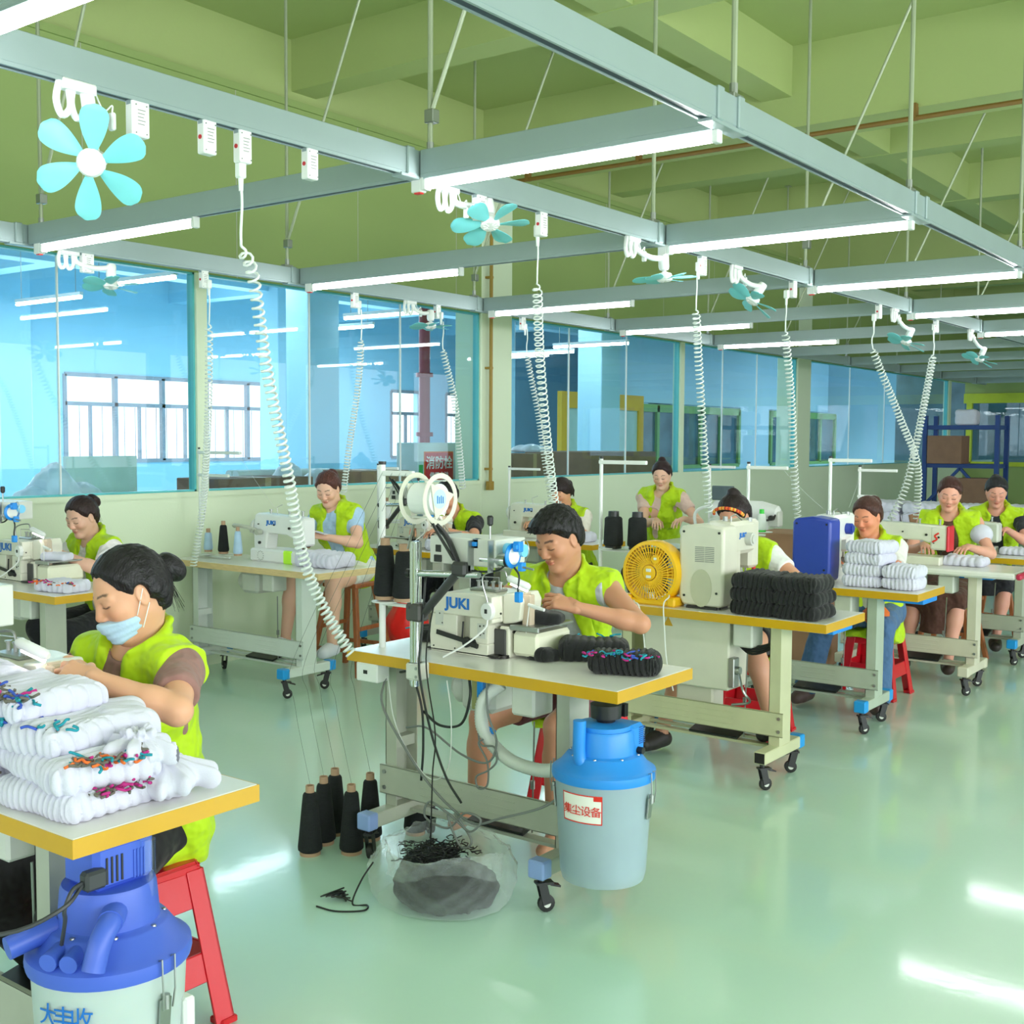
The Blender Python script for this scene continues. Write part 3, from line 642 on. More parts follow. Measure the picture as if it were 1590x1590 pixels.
def sewing_table(Xn, Yn, Wd, L, label, fr='frameg', cap='capblue', edge='yellow', z=.78, rnd=False, tray=False, cast=(-.6, 2.2, .4, 1.2), openend=False, top='top', skip=()):
    e = thing('sewing_table', label, 'table', (Xn, Yn, 0), 0, 'sewing tables')
    t = MB().box(.0015, .0015, z-.04, Wd-.0015, L-.0015, z, .003 if not rnd else .012); t.build('tabletop', top, e)
    b = MB(); zz0, zz1 = z-.0405, z-.0012
    b.box(-.0005, 0, zz0, .0015, L, zz1).box(Wd-.0015, 0, zz0, Wd+.0005, L, zz1).box(0, -.0005, zz0, Wd, .0015, zz1).box(0, L-.0015, zz0, Wd, L+.0005, zz1)
    if edge: b.build('edge_band', edge, e, smooth=0)
    ya, yb = .25, L-.16
    for i, y in enumerate((ya, yb)):
        l = MB(); zt = z-.04
        l.box(.10, y+.0, .17, .104, y+.055, zt); l.box(.10, y+.052, .17, .22, y+.055, zt); l.box(.216, y, .17, .22, y+.055, zt); l.box(.104, y+.0, .17, .216, y+.003, zt-.0) if i == 0 or True else None
        if i == 1: l = MB(); l.box(.10, y, .17, .103, y+.055, zt); l.box(.10, y+.052, .17, .22, y+.055, zt); l.box(.217, y, .17, .22, y+.055, zt); l.box(.103, y+.01, .4, .217, y+.052, .44)
        l.box(.06, y-.01, zt-.012, .38, y+.065, zt)
        l.build('leg', fr, e, smooth=0)
        f = MB(); f.box(-.05, y-.002, .125, .38, y+.056, .18, .004); f.build('foot', fr, e)
        for x0, x1 in (((-.056), -.002), (.332, .386)):
            if openend and x0 < 0: MB().box(-.0505, y+.003, .129, -.049, y+.051, .176).build('open_end', 'black', e, smooth=0); continue
            MB().box(x0, y-.006, .121, x1, y+.06, .184, .006).build('foot_cap', cap, e)
        for x, a in ((-.02, cast[0]+i), (.34, cast[1]-i)): caster(e, x, y+.027, a)
    r = MB(); r.box(.088, ya-.02, .225, .0905, yb+.075, .335); r.box(.088, ya-.02, .333, .10, yb+.075, .3355); r.box(.088, ya-.02, .2245, .10, yb+.075, .227)
    for y in (ya+.22, yb-.33):
        for zz in (.252, .28, .308): r.box(.086, y, zz-.003, .0885, y+.2, zz+.003, .001)
    r.build('crossbar', fr, e)
    bo = MB()
    for y in (ya, yb+.05):
        for zz in (.25, .31): bo.cyl((.082, y, zz), (.0885, y, zz), .008, n=8)
    bo.build('bolts', 'steel', e)
    r = MB(); r.bar((.2, ya+.02, .15), (.2, yb+.04, .15), .045, .012); r.bar((.3, ya+.02, .15), (.3, yb+.04, .15), .03, .012); r.build('lower_bar', fr, e)
    yc = L*.52
    p = MB(); p.bar((.17, yc, .165), (.40, yc, .215), .26, .012, .003); p.build('pedal', 'black', e)
    rd = MB(); rd.cyl((.2, yc-.15, .17), (.18, yc-.17, z-.2), .0035, n=6); rd.cyl((.2, yc-.15, .33), (.2, yc-.15, .36), .009, n=8); rd.build('pedal_rod', 'steel', e)
    mo = MB(); mo.box(.16, yc+.0, z-.2, .34, yc+.16, z-.06, .02); mo.lathe([(.03, -.03), (.06, -.02), (.065, .03), (.05, .05)], (.25, yc+.18, z-.13), 16, (0, 1, 0)); mo.build('motor', 'greyen', e)
    sw = MB(); sw.box(.08, yc-.24, z-.16, .2, yc-.14, z-.05, .008); sw.build('switch_box', 'greyen', e)
    if tray:
        q = MB(); y0 = .12; q.box(.24, y0, z-.095, Wd-.02, y0+.24, z-.088).box(.24, y0, z-.095, .245, y0+.24, z-.042).box(.24, y0, z-.095, Wd-.02, y0+.005, z-.042).box(.24, y0+.235, z-.095, Wd-.02, y0+.24, z-.042).box(Wd-.025, y0, z-.095, Wd-.02, y0+.24, z-.042); q.build('drawer_tray', 'devblue', e, smooth=0)
    return e
TB = {}
TB[1] = sewing_table(1.30, 2.06, .48, 1.2, 'yellow-edged sewing table at the bottom left, carrying the big white sock pile', fr='frameg')
TB[2] = sewing_table(3.14, 1.93, .50, 1.2, 'yellow-edged sewing table of the man, over the cloudy blue-lidded vacuum bucket', cap='caplav')
TB[3] = sewing_table(4.86, 1.93, .47, 1.2, 'yellow-edged sewing table carrying the yellow box fan and beige machine', fr=mat('olive_cream_frame', srgb(196, 196, 160), .4), openend=True)
TB[4] = sewing_table(6.13, 1.94, .46, 1.2, 'yellow-edged sewing table under the ultramarine machine', fr=mat('grey_green_frame', srgb(172, 184, 168), .4))
TB[5] = sewing_table(7.46, 1.78, .50, 1.2, 'white round-edged sewing table with a red end, at the right', fr=mat('warm_cream_frame', srgb(206, 202, 182), .4), cap=mat('cream_cap', srgb(206, 202, 182), .4), edge=None, rnd=True)
MB().box(.0, -.035, .742, .50, .0, .78, .01).build('end_rail', mat('crimson_plastic', srgb(190, 30, 70), .4), TB[5])
TB[6] = sewing_table(3.27, 5.30, .48, 1.15, 'yellow-edged sewing table by the glazed wall at the far left', fr='frameg')
TB[7] = sewing_table(4.80, 5.02, .49, 1.40, 'white sewing table with a plain wooden edge by the wall', fr='framew', edge='wood')
TB[8] = sewing_table(6.20, 4.93, .48, 1.2, 'yellow-edged sewing table behind the large white thread reel', tray=True)
TB[9] = sewing_table(7.42, 4.80, .48, 1.2, 'yellow-edged sewing table of the ponytailed woman near the pillar', z=.78)
TB[10] = sewing_table(7.98, 3.42, .48, 1.2, 'white-topped table under the rounded white machine, behind the two black cones', edge='framew')
TB[11] = sewing_table(8.70, 1.80, .48, 1.2, 'yellow-edged sewing table farthest right, in front of the collared worker', z=.755, tray=True)
# little blue trays under tables 3, 4 and 5 that show at their far right corners
for k, (x, y) in {3: (.22, .05), 4: (.20, .03), 5: (.28, .2)}.items():
    q = MB().box(x, y, .70, x+.23, y+.30, .738, .004); q.build('drawer_tray', 'devblue', TB[k])
# ================================================================== machines
def logo(parent, x, y, z, size, face='-x', s='JUKI'):
    rot = {'-x': (PI/2, 0, -PI/2), '-y': (PI/2, 0, 0)}[face]
    return text_mesh(s, size, 'inkblue', parent, (x, y, z), 0, rot=rot, name='lettering', bold=.0018, depth=.0006, sx=1.3)
def led_lamp(parent, p0, p1, tip):
    g = MB(); g.tube(smooth_path([p0, Vector(p0)+Vector((-.01, .02, .10)), Vector(p1).lerp(Vector(p0), .25)+Vector((0, 0, .05)), p1], 6), .0035, 6); g.build('gooseneck', 'steel', parent)
    p1 = Vector(p1); tip = Vector(tip)
    h = MB(); h.tube([p1, p1.lerp(tip, .1), p1.lerp(tip, .9), tip], [.008, .014, .014, .008], 10); hd = h.build('lamp_head', 'white', parent)
    a = p1.lerp(tip, .15); b = p1.lerp(tip, .9); MB().bar(a-Vector((0, 0, .0135)), b-Vector((0, 0, .0135)), .004, .014).build('lamp_strip', 'lampglow', hd)
def overlock(X, Y, label, lamp=True, logo_on=True, z=.78):
    """X,Y: near right corner of the body on the table; body runs +x .26 and +y .34"""
    e = thing('overlock_machine', label, 'sewing machine', (X, Y, z), 0, 'overlock machines'); e.scale = (1, .86, 1)
    b = MB()
    prof = [(.34, .0), (.345, .06), (.335, .13), (.325, .19), (.30, .218), (.25, .228), (.10, .232), (.0, .225), (-.005, .19), (-.005, .13), (.02, .12), (.02, .0)]
    hole = None
    # body in slices so that the recess opens through the near face
    b.prism(prof, .05, .22, 'x'); b.prism([(.34, 0), (.345, .06), (.335, .13), (.335, .145), (.19, .145), (.19, 0)], .0, .05, 'x')
    b.prism([(.335, .145), (.325, .19), (.30, .218), (.25, .228), (.10, .232), (.0, .225), (-.005, .19), (-.005, .145)], .0, .05, 'x')
    b.prism([(.12, .145), (.12, .05), (.02, .05), (.02, .12), (-.005, .13), (-.005, .145)], .0, .05, 'x'); b.prism([(.19, .05), (.19, .0), (.02, .0), (.02, .05)], 0, .05, 'x')
    b.build('machine_body', 'cream', e, bevel=.004)
    h = MB(); h.prism([(-.005, .12), (-.005, .225), (-.02, .235), (-.085, .24), (-.105, .21), (-.095, .14), (-.07, .13)], .06, .19, 'x'); h.build('head_cover', 'cream', e, bevel=.006)
    f = MB(); f.box(.08, -.135, .10, .11, -.09, .235, .004); f.bar((.10, -.10, .24), (.10, -.125, .16), .035, .006); f.build('finger_guard', mat('tan_guard', srgb(196, 178, 156), .4), e)
    n = MB(); n.box(.07, -.07, .07, .2, .02, .11, .002); n.box(.09, -.1, .09, .15, -.06, .105); n.cyl((.12, -.10, .10), (.12, -.10, .19), .004, n=6); n.cyl((.14, -.11, .09), (.14, -.11, .12), .006, n=6)
    for k in range(5): n.cyl((.068, -.06+.015*k, .095), (.062, -.06+.015*k, .095), .004, n=6)
    n.build('looper_mechanism', 'dsteel', e)
    t = MB(); t.box(.05, -.20, .115, .28, -.055, .125, .003); t.box(.045, -.205, .105, .055, -.055, .125, .003); t.build('cloth_plate', 'steel', e)
    c = MB(); c.box(.045, -.055+.0, .0, .22, .0, .115, .006); c.build('front_cover', 'cream', e)
    c = MB(); c.box(.052, -.195, .012, .27, -.062, .10, .012); c.build('waste_box', mat('ivory_box', srgb(226, 226, 204), .35), e)
    d = MB(); d.box(.038, -.04, .005, .047, .05, .105, .006); d.build('side_plate', mat('charcoal_plate', srgb(68, 68, 68), .6), e)
    l = MB(); l.bar((-.006, .30, .075), (-.006, .12, .052), .004, .018, .001); l.cyl((-.012, .13, .05), (0, .13, .05), .02, n=14); l.cyl((-.008, .07, .04), (-.008, .13, .05), .01, n=8); l.cyl((-.006, .155, .06), (-.004, .15, .125), .004, n=6); l.cyl((-.004, .10, .05), (.03, .10, .05), .018, n=10); l.build('lever', 'black', e)
    w = MB(); w.lathe([(.0, 0), (.05, .002), (.055, .012), (.05, .03), (.03, .034), (0, .034)], (.15, .345, .10), 20, (0, 1, 0)); w.build('handwheel', 'greyen', e)
    k = MB(); k.box(-.002, .265, .10, .0, .31, .155); k.box(-.002, .03, .07, .0, .075, .125)
    k.build('cover_plates', 'greyen', e, smooth=0)
    s = MB()
    for (yy, zz, r) in ((.285, .145, .003), (.27, .11, .003), (.06, .115, .004), (.04, .118, .003), (.06, .085, .0055), (.04, .09, .003), (.02, .20, .004), (-.05, .17, .004), (.32, .02, .003), (.2, .02, .003)): s.cyl((-.0035, yy, zz), (.001, yy, zz), r, n=8)
    s.build('screws', 'dsteel', e)
    q = MB(); q.box(.08, .05, .228, .16, .2, .240, .006)
    for yy in (.06, .1, .14, .18): q.cyl((.12, yy, .238), (.12, yy, .262), .007, n=8); q.cyl((.12, yy, .262), (.12, yy, .266), .011, n=8)
    q.tube([(.1, .21, .236), (.1, .21, .28), (.1, .05, .285), (.1, .05, .24)], .002, 5); q.build('tension_posts', 'steel', e)
    ft = MB()
    for (xx, yy) in ((.04, -.03), (.04, .3), (.22, .3), (.24, -.03)): ft.cyl((xx, yy, -.002), (xx, yy, .012), .024, n=12)
    ft.box(.0, -.04, .004, .26, .36, .012, .002); ft.build('base_plate', 'dsteel', e)
    if logo_on: logo(e, -.0016, .185, .188, .055)
    r = MB(); r.lathe([(.0, 0), (.032, .0), (.034, .006), (.03, .02), (.0, .022)], (-.002, .01, .175), 18, (-1, 0, 0)); r.mat(1); r.box(-.027, .002, .168, -.024, .016, .184, .001); r.mat(0); r.tube(smooth_path([(-.012, .01, .145), (-.02, .02, .11), (-.06, .09, .05), (-.10, .17, .004)], 6), .0036, 6)
    r.build('lamp_switch', ['white', 'black'], e)
    if lamp: led_lamp(e, (-.01, .01, .20), (.02, -.065, .30), (.06, -.15, .265))
    p = MB(); p.cyl((.06, -.13, .10), (.05, -.155, .21), .0025, n=6); p.tube([(.05, -.15, .205), (.045, -.185, .20), (.045, -.235, .193)], [.006, .008, .006], 8); p.build('suction_nozzle', 'white', e)
    return e
overlock(3.33, 2.585, 'grey-white overlock machine with blue lettering in front of the man')
overlock(1.52, 2.72, 'overlock machine half hidden behind the big white sock pile')
overlock(3.47, 5.93, 'grey-white overlock machine of the woman by the left glass pane')
overlock(6.38, 5.55, 'overlock machine behind the large white thread reel')
def flatbed(X, Y, label, col='white', L=.42, H=.27, logo_=None, head_col=None, z=.78, cyl=False, rz=0):
    """pillar at +y end, needle head at the -y end"""
    e = thing('flatbed_machine', label, 'sewing machine', (X, Y, z), rz, 'flatbed sewing machines')
    b = MB(); b.box(0, 0, .0, .18, L+.04, .055, .006) if not cyl else b.box(0, .0, .0, .18, L, .085, .012); b.build('bed', col, e)
    a = MB()
    a.prism([(L-.11, .05), (L, .05), (L+.005, H*.7), (L-.01, H), (L-.04, H+.012), (.0, H-.005), (-.01, H-.05), (0, H*.55), (.09, H*.55), (.13, H*.6), (L-.13, H*.62)], .04, .14, 'x')
    a.build('machine_arm', col, e, bevel=.01)
    h = MB(); h.box(.035, -.03, H*.38, .145, .075, H-.008, .012); h.build('machine_head', head_col or col, e)
    n = MB(); n.cyl((.09, .02, H*.4), (.09, .02, .09), .005, n=8); n.box(.08, .008, .085, .10, .03, .10); n.cyl((.09, .02, .06), (.09, .02, .1), .002, n=6); n.box(.06, -.01, H*.36, .12, .05, H*.40, .002); n.build('needle_bar', 'dsteel', e)
    w = MB(); w.lathe([(0, 0), (.052, .002), (.058, .012), (.052, .03), (.02, .036), (0, .036)], (.09, L+.006, H*.72), 20, (0, 1, 0)); w.build('handwheel', 'greyen', e)
    s = MB()
    for (yy, zz, r) in ((.02, H*.7, .007), (.05, H*.55, .004), (.1, H*.75, .008), (L-.06, .12, .01), (L-.05, H*.8, .004), (L*.55, H*.8, .005), (L*.3, .03, .006), (L*.75, .03, .009)): s.cyl((.03, yy, zz), (.042, yy, zz), r, n=10)
    s.build('screws', 'dsteel', e)
    for yy in (.03, L*.35, L*.75): t = MB(); t.cyl((.09, yy, H-.0), (.09, yy, H+.03), .007, n=8); t.cyl((.09, yy, H+.03), (.09, yy, H+.034), .012, n=8); t.build('tension_post', 'steel', e)
    t = MB(); t.tube([(.09, L*.6, H), (.09, L*.62, H+.05), (.09, L*.5, H+.07)], .002, 5); t.build('thread_guides', 'steel', e)
    if logo_: logo(e, .0385, L*.62, H*.84, .036)
    return e
m7 = flatbed(5.03, 5.46, 'white coverstitch machine with blue lettering on the wooden-edged table', L=.44, H=.30, logo_=True, cyl=True)
q = MB(); q.box(-.004, .04, .0, .03, .12, .085, .008); q.build('lime_box', 'lime', m7)
q = MB(); q.tube(smooth_path([(.02, .40, .20), (-.02, .44, .22), (-.05, .52, .23), (-.02, .56, .22)], 5), .012, 8); q.cyl((-.01, .36, .19), (.03, .36, .19), .018, n=12); q.cyl((-.01, .41, .20), (.03, .41, .20), .015, n=12); q.build('tension_arm', 'frameg', m7)
q = MB(); q.box(.06, -.005, .10, .12, .03, .135, .004); q.build('needle_clamp', mat('brass_clamp', srgb(166, 124, 90), .35, metal=.6), m7)
q = MB()
for i in range(12): a = i*PI/6; q.cyl((-.003, .33+.028*math.cos(a), .042+.028*math.sin(a)), (.002, .33+.028*math.cos(a), .042+.028*math.sin(a)), .003, n=6)
q.build('bed_screws', 'steel', m7)
flatbed(7.60, 5.25, 'cream lockstitch machine beyond the reel, under the pillar conduit', col='cream', L=.50, H=.27, logo_=True)
m5 = flatbed(7.62, 2.28, 'white lockstitch machine with a red end plate and red squiggle', col='cream', L=.46, H=.26)
q = MB(); q.box(.03, -.045, .09, .15, -.028, .255, .006); q.build('red_end_plate', mat('red_plate', srgb(214, 24, 50), .35), m5)
q = MB(); q.tube(smooth_path([(.033, .02, .21), (.033, .045, .19), (.033, .03, .17), (.033, .06, .15)], 4), .006, 6); q.build('red_squiggle', 'inkred', m5)
m11 = flatbed(8.86, 2.28, 'small white and grey machine in front of the collared worker', col='greyen', L=.40, H=.24, z=.755)
# rounded long-arm machine with a raised screen
def long_arm(X, Y):
    e = thing('long_arm_machine', 'large rounded white long-arm machine with a small grey screen', 'sewing machine', (X, Y, .78), 0)
    b = MB(); b.box(0, .0, .0, .26, .40, .20, .02); b.box(.0, -.20, .0, .2, .02, .06, .01); b.build('machine_body', 'white', e)
    a = MB(); a.tube([(.13, .42, .24), (.13, .38, .25), (.13, .30, .255), (.13, 0, .27), (.13, -.12, .255), (.13, -.14, .25)], [.05, .085, .09, .07, .055, .03], 16); a.build('machine_arm', 'white', e)
    n = MB(); n.box(.09, -.15, .15, .17, -.06, .27, .01); n.cyl((.13, -.1, .16), (.13, -.1, .07), .006, n=8); n.build('needle_head', 'greyen', e)
    n = MB(); n.tube(smooth_path([(.08, .0, .22), (.06, -.06, .2), (.08, -.12, .23), (.1, -.1, .27)], 5), .008, 7); n.cyl((.05, -.1, .22), (.09, -.1, .22), .02, n=12); n.build('tension_unit', 'dsteel', e)
    p = MB(); p.tube(smooth_path([(.1, .52, .05), (.1, .56, .2), (.1, .5, .27), (.1, .3, .31)], 6), .013, 8); p.build('support_tube', 'white', e)
    s = MB(); s.box(.03, .20, .34, .06, .38, .45, .006); s.build('screen', mat('slate_screen', srgb(84, 98, 104), .3), e)
    w = MB(); w.lathe([(0, 0), (.08, .0), (.09, .012), (.08, .03), (0, .034)], (0, .30, .13), 20, (-1, 0, 0)); w.build('cable_loop', 'greyen', e)
    return e
long_arm(8.08, 3.78)
# tall covered bartack machines
def bartack(X, Y, label, cov, arm, knob, vent=True, H=.40, W=.22):
    e = thing('bartack_machine', label, 'sewing machine', (X, Y, .78), 0)
    c = MB(); c.prism([(0, .03), (.01, .012), (W-.01, .012), (W+.012, .05), (W+.012, H-.03), (W, H-.008), (W/2, H+.006), (.0, H-.008), (-.004, H-.03), (-.004, .10)], 0, .15, 'x'); c.build('rear_cover', cov, e, bevel=.014)
    k = MB()
    for yy, zz in ((.02, H-.035), (W-.015, H-.035), (.03, .08), (W-.02, .06)): k.cyl((-.004, yy, zz), (.002, yy, zz), .006, n=8)
    k.build('cover_screws', 'black', e)
    if vent:
        v = MB()
        for i in range(9):
            for j in (0, 1): v.box(-.0015, .045+j*.052, .225+i*.0085, .001, .093+j*.052, .228+i*.0085)
        v.build('vent_slots', 'cable', e, smooth=0)
        s = MB(); s.lathe([(.0, 0), (.09, 0), (.09, .002), (0, .003)], (-.001, .11, .10), 24, (-1, 0, 0), sx=.62, sy=1); s.build('access_panel', mat('sage_panel', srgb(190, 190, 166), .4), e)
    a = MB(); a.box(.14, .02, H*.62, .40, W-.05, H+.008, .02); a.box(.14, .02, .02, .24, W-.04, H*.7, .015); a.build('machine_arm', arm, e)
    h = MB(); h.box(.36, .03, H*.42, .46, W-.06, H+.01, .015); h.build('machine_head', arm, e)
    b = MB(); b.box(.12, .03, 0, .5, W-.06, .07, .01); b.build('bed', arm, e)
    b = MB(); b.cyl((.3, .03, H*.8), (.3, -.012, H*.8), .032, n=18); b.cyl((.3, -.01, H*.8), (.3, -.02, H*.8), .022, n=18); b.build('thumb_knob', knob, e)
    n = MB(); n.cyl((.41, .08, H*.45), (.41, .08, .07), .006, n=8); n.box(.39, .05, .09, .43, .11, .12, .003); n.tube([(.2, .06, H), (.2, .06, H+.03), (.25, .06, H+.04), (.3, .05, H+.01)], .004, 6); n.cyl((.22, .1, H), (.22, .1, H+.03), .012, n=10); n.cyl((.36, .04, H+.0), (.36, .04, H+.02), .014, n=10); n.build('thread_guides', 'steel', e)
    f = MB(); f.box(.0, .03, -.0, .12, W-.03, .012); f.cyl((.03, .04, 0), (.03, .04, .03), .02, n=10); f.cyl((.03, W-.04, 0), (.03, W-.04, .03), .02, n=10); f.build('foot_plate', 'dsteel', e)
    return e
b3 = bartack(4.94, 2.47, 'tall beige bartack machine with a vented cover on the yellow-edged table', 'beige', 'beige', 'greyen')
logo(b3, .25, .0185, .34, .03, '-y')
MB().cyl((.44, .05, .12), (.44, .05, .2), .01, n=10).build('red_sleeve', 'inkred', b3)
b4 = bartack(6.22, 2.46, 'tall machine with an ultramarine cover and white arm', 'machblue', 'white', 'machblue', vent=False, H=.37, W=.21)
l = MB().ell((.42, .03, .17), (.014, .014, .010)); l.build('needle_light', 'lampglow', b4)
# control box under table three and its odds and ends
cb = thing('control_box', 'cream control box hung under the table with the yellow fan', 'control box', (4.96, 2.44, 0))
MB().box(0, 0, .40, .20, .46, .735, .008).build('box_body', 'beige', cb); MB().box(.04, .10, .28, .16, .30, .40, .01).build('box_foot', 'beige', cb)
w = MB(); w.prism([(.30, .68), (.325, .725), (.35, .68)], -.002, .0, 'x'); w.build('warning_triangle', 'yellow', cb, smooth=0)
v = MB(); v.box(-.006, -.03, .42, .05, .0, .56, .004); v.cyl((.02, -.05, .5), (.02, -.0, .5), .02, n=12); v.tube(smooth_path([(.02, -.04, .50), (-.03, -.09, .42), (.02, -.1, .36), (.04, .0, .33)], 6), .006, 6); v.build('solenoid', 'steel', cb)
v = MB()
for k in range(4): v.tube(smooth_path([(.05, -.01, .66-.01*k), (.04, -.10, .62-.012*k), (.08, -.2, .65-.006*k), (.12, -.26, .735)], 6), .006, 6)
v.build('cable_loom', 'black', cb)
# ================================================================== thread stands and cones
def cone(x, y, z, label, m='blackyarn', h=.17, r0=.036, r1=.022, tubec='card', group='yarn cones', foot=True):
    e = thing('yarn_cone', label, 'yarn cone', (x, y, z), random.random()*3, group)
    MB().lathe([(r0*.8, .012), (r0, .02), (r0*1.02, .03), (r1*1.15, h-.012), (r1, h-.004), (r1*.7, h)], n=20).build('yarn', m, e)
    c = MB(); c.lathe([(r0*.86, 0), (r0*.86, .013)], n=20); c.lathe([(r1*.72, h-.004), (r1*.68, h+.026), (r1*.5, h+.026), (r1*.5, h+.0)], n=20); c.build('card_core', tubec, e)
    return e
def thread_stand(X, Y, label, H=.70, tray=.19, arms=(('-y', .17, .68), ), fr='white', traydir=(0.02, -.10), r=.0095, z=.78, ring=True):
    e = thing('thread_stand', label, 'thread stand', (X, Y, z), 0, 'thread stands')
    p = MB(); p.cyl((0, 0, -.05), (0, 0, H), r, n=12); p.cyl((0, 0, -.055), (0, 0, -.04), r*1.8, n=8); p.build('pole', fr, e)
    MB().cyl((0, 0, H), (0, 0, H+.012), r*1.15, n=10).build('pole_cap', 'black', e)
    for k, (d, l, h) in enumerate(arms):
        a = MB(); a.box(-.010, -l, h-.012, .010, .012, h+.008, .003); a.build('guide_arm', fr, e)
    if tray:
        t = MB(); cx, cy = traydir
        t.bar((0, .01, tray-.02), (cx*1.2, cy*1.9, tray-.02), .02, .012, .003)
        for kx, ky in ((cx-.03, cy*.55), (cx+.04, cy*1.45)): t.lathe([(.0, 0), (.05, .0), (.052, .004), (.0, .006)], (kx, ky, tray-.008), 20)
        t.build('cone_tray', fr, e)
        if ring:
            t = MB(); t.tube(smooth_path([(0, 0, tray+.235), (.0, -.10, tray+.235), (.0, -.14, tray+.24), (-.02, -.17, tray+.27)], 5), .004, 6); t.bar((-.02, -.15, tray+.2), (-.02, -.18, tray+.30), .012, .004); t.build('guide_hook', 'steel', e)
    return e
thread_stand(3.26, 3.06, 'thick white pole thread stand on the man\'s table with black cones', H=.70, tray=.19, traydir=(.0, -.075), r=.013, arms=(('-y', .16, .67), ))
cone(3.235, 3.022, .972, 'left black cone on the man\'s thread stand', h=.205, r0=.044, r1=.026)
cone(3.255, 2.945, .968, 'front black cone on the man\'s thread stand, bare brown core top', h=.19, r0=.044, r1=.027)
thread_stand(5.12, 3.26, 'white thread stand above the yellow box fan', H=.70, tray=.25, traydir=(.0, -.12), ring=False, arms=(('-y', .27, .685), ))
cone(5.10, 3.17, 1.022, 'left black cone above the yellow box fan', h=.165, r0=.050, r1=.040, tubec='black')
cone(5.12, 3.04, 1.022, 'right black cone above the yellow box fan', h=.165, r0=.050, r1=.040, tubec='black')
thread_stand(6.42, 3.05, 'white thread stand with one white cone left of the blue machine', H=.66, tray=.26, traydir=(.0, -.06), ring=False, arms=(('-y', .25, .64), ))
cone(6.44, 2.97, 1.035, 'white yarn cone with a green top, left of the blue machine', 'whiteyarn', h=.11, r0=.03, r1=.02, tubec=mat('green_core', srgb(60, 200, 70), .5))
thread_stand(6.46, 2.56, 'plain white thread stand behind the blue machine, empty arm', H=.70, tray=0, arms=(('-y', .24, .69), ))
thread_stand(7.9, 2.92, 'white thread stand with two arms, behind the crossing cables', H=.62, tray=0, arms=(('-y', .26, .60), ('-y', .12, .42)))
s7 = thread_stand(5.0, 6.36, 'thin white thread stand with blue and black cones, left of the coverstitch machine', H=.72, tray=.03, fr='framew', traydir=(.0, -.16), r=.0065, ring=False, arms=(('-y', .42, .70), ('-y', .3, .55)))
cone(5.02, 6.30, .815, 'pale blue cone beside the coiled cable', 'blueyarn', h=.13, r0=.03, r1=.02)
cone(5.0, 6.12, .815, 'black cone on the wooden-edged table', h=.19, r0=.036, r1=.02)
cone(4.97, 5.94, .815, 'pale blue cone next to the coverstitch machine', 'blueyarn', h=.16, r0=.03, r1=.017)
thread_stand(6.35, 6.0, 'white thread stand with a blue reel, left of the reading worker', H=.60, tray=.2, arms=(('-y', .2, .58), ))
cone(6.35, 5.92, .975, 'white cone behind the thick white pole', 'whiteyarn', h=.14, r0=.036, r1=.024)
thread_stand(7.9, 5.95, 'white thread stand in front of the conduit pillar', H=.56, tray=0, arms=(('-y', .32, .55), ('-y', .32, .02)))
thread_stand(8.35, 4.3, 'short far thread stand right of the ponytailed woman', H=.60, tray=0, arms=(('-y', .22, .59), ))
# cones on the floor
for i, (x, y, l) in enumerate(((3.03, 3.22, 'black floor cone at the front left of the cluster'), (3.145, 3.265, 'second black floor cone from the left, behind the front one'), (3.25, 3.31, 'tallest-looking black floor cone at the back of the cluster'),
                               (3.135, 3.105, 'black floor cone at the front right of the cluster'), (3.29, 3.155, 'black floor cone half hidden by the table frame'), (3.45, 3.06, 'black floor cone lying in shade under the table foot'))):
    cone(x, y, 0, l, h=.24, r0=.046, r1=.024, group='black cones standing on the floor')
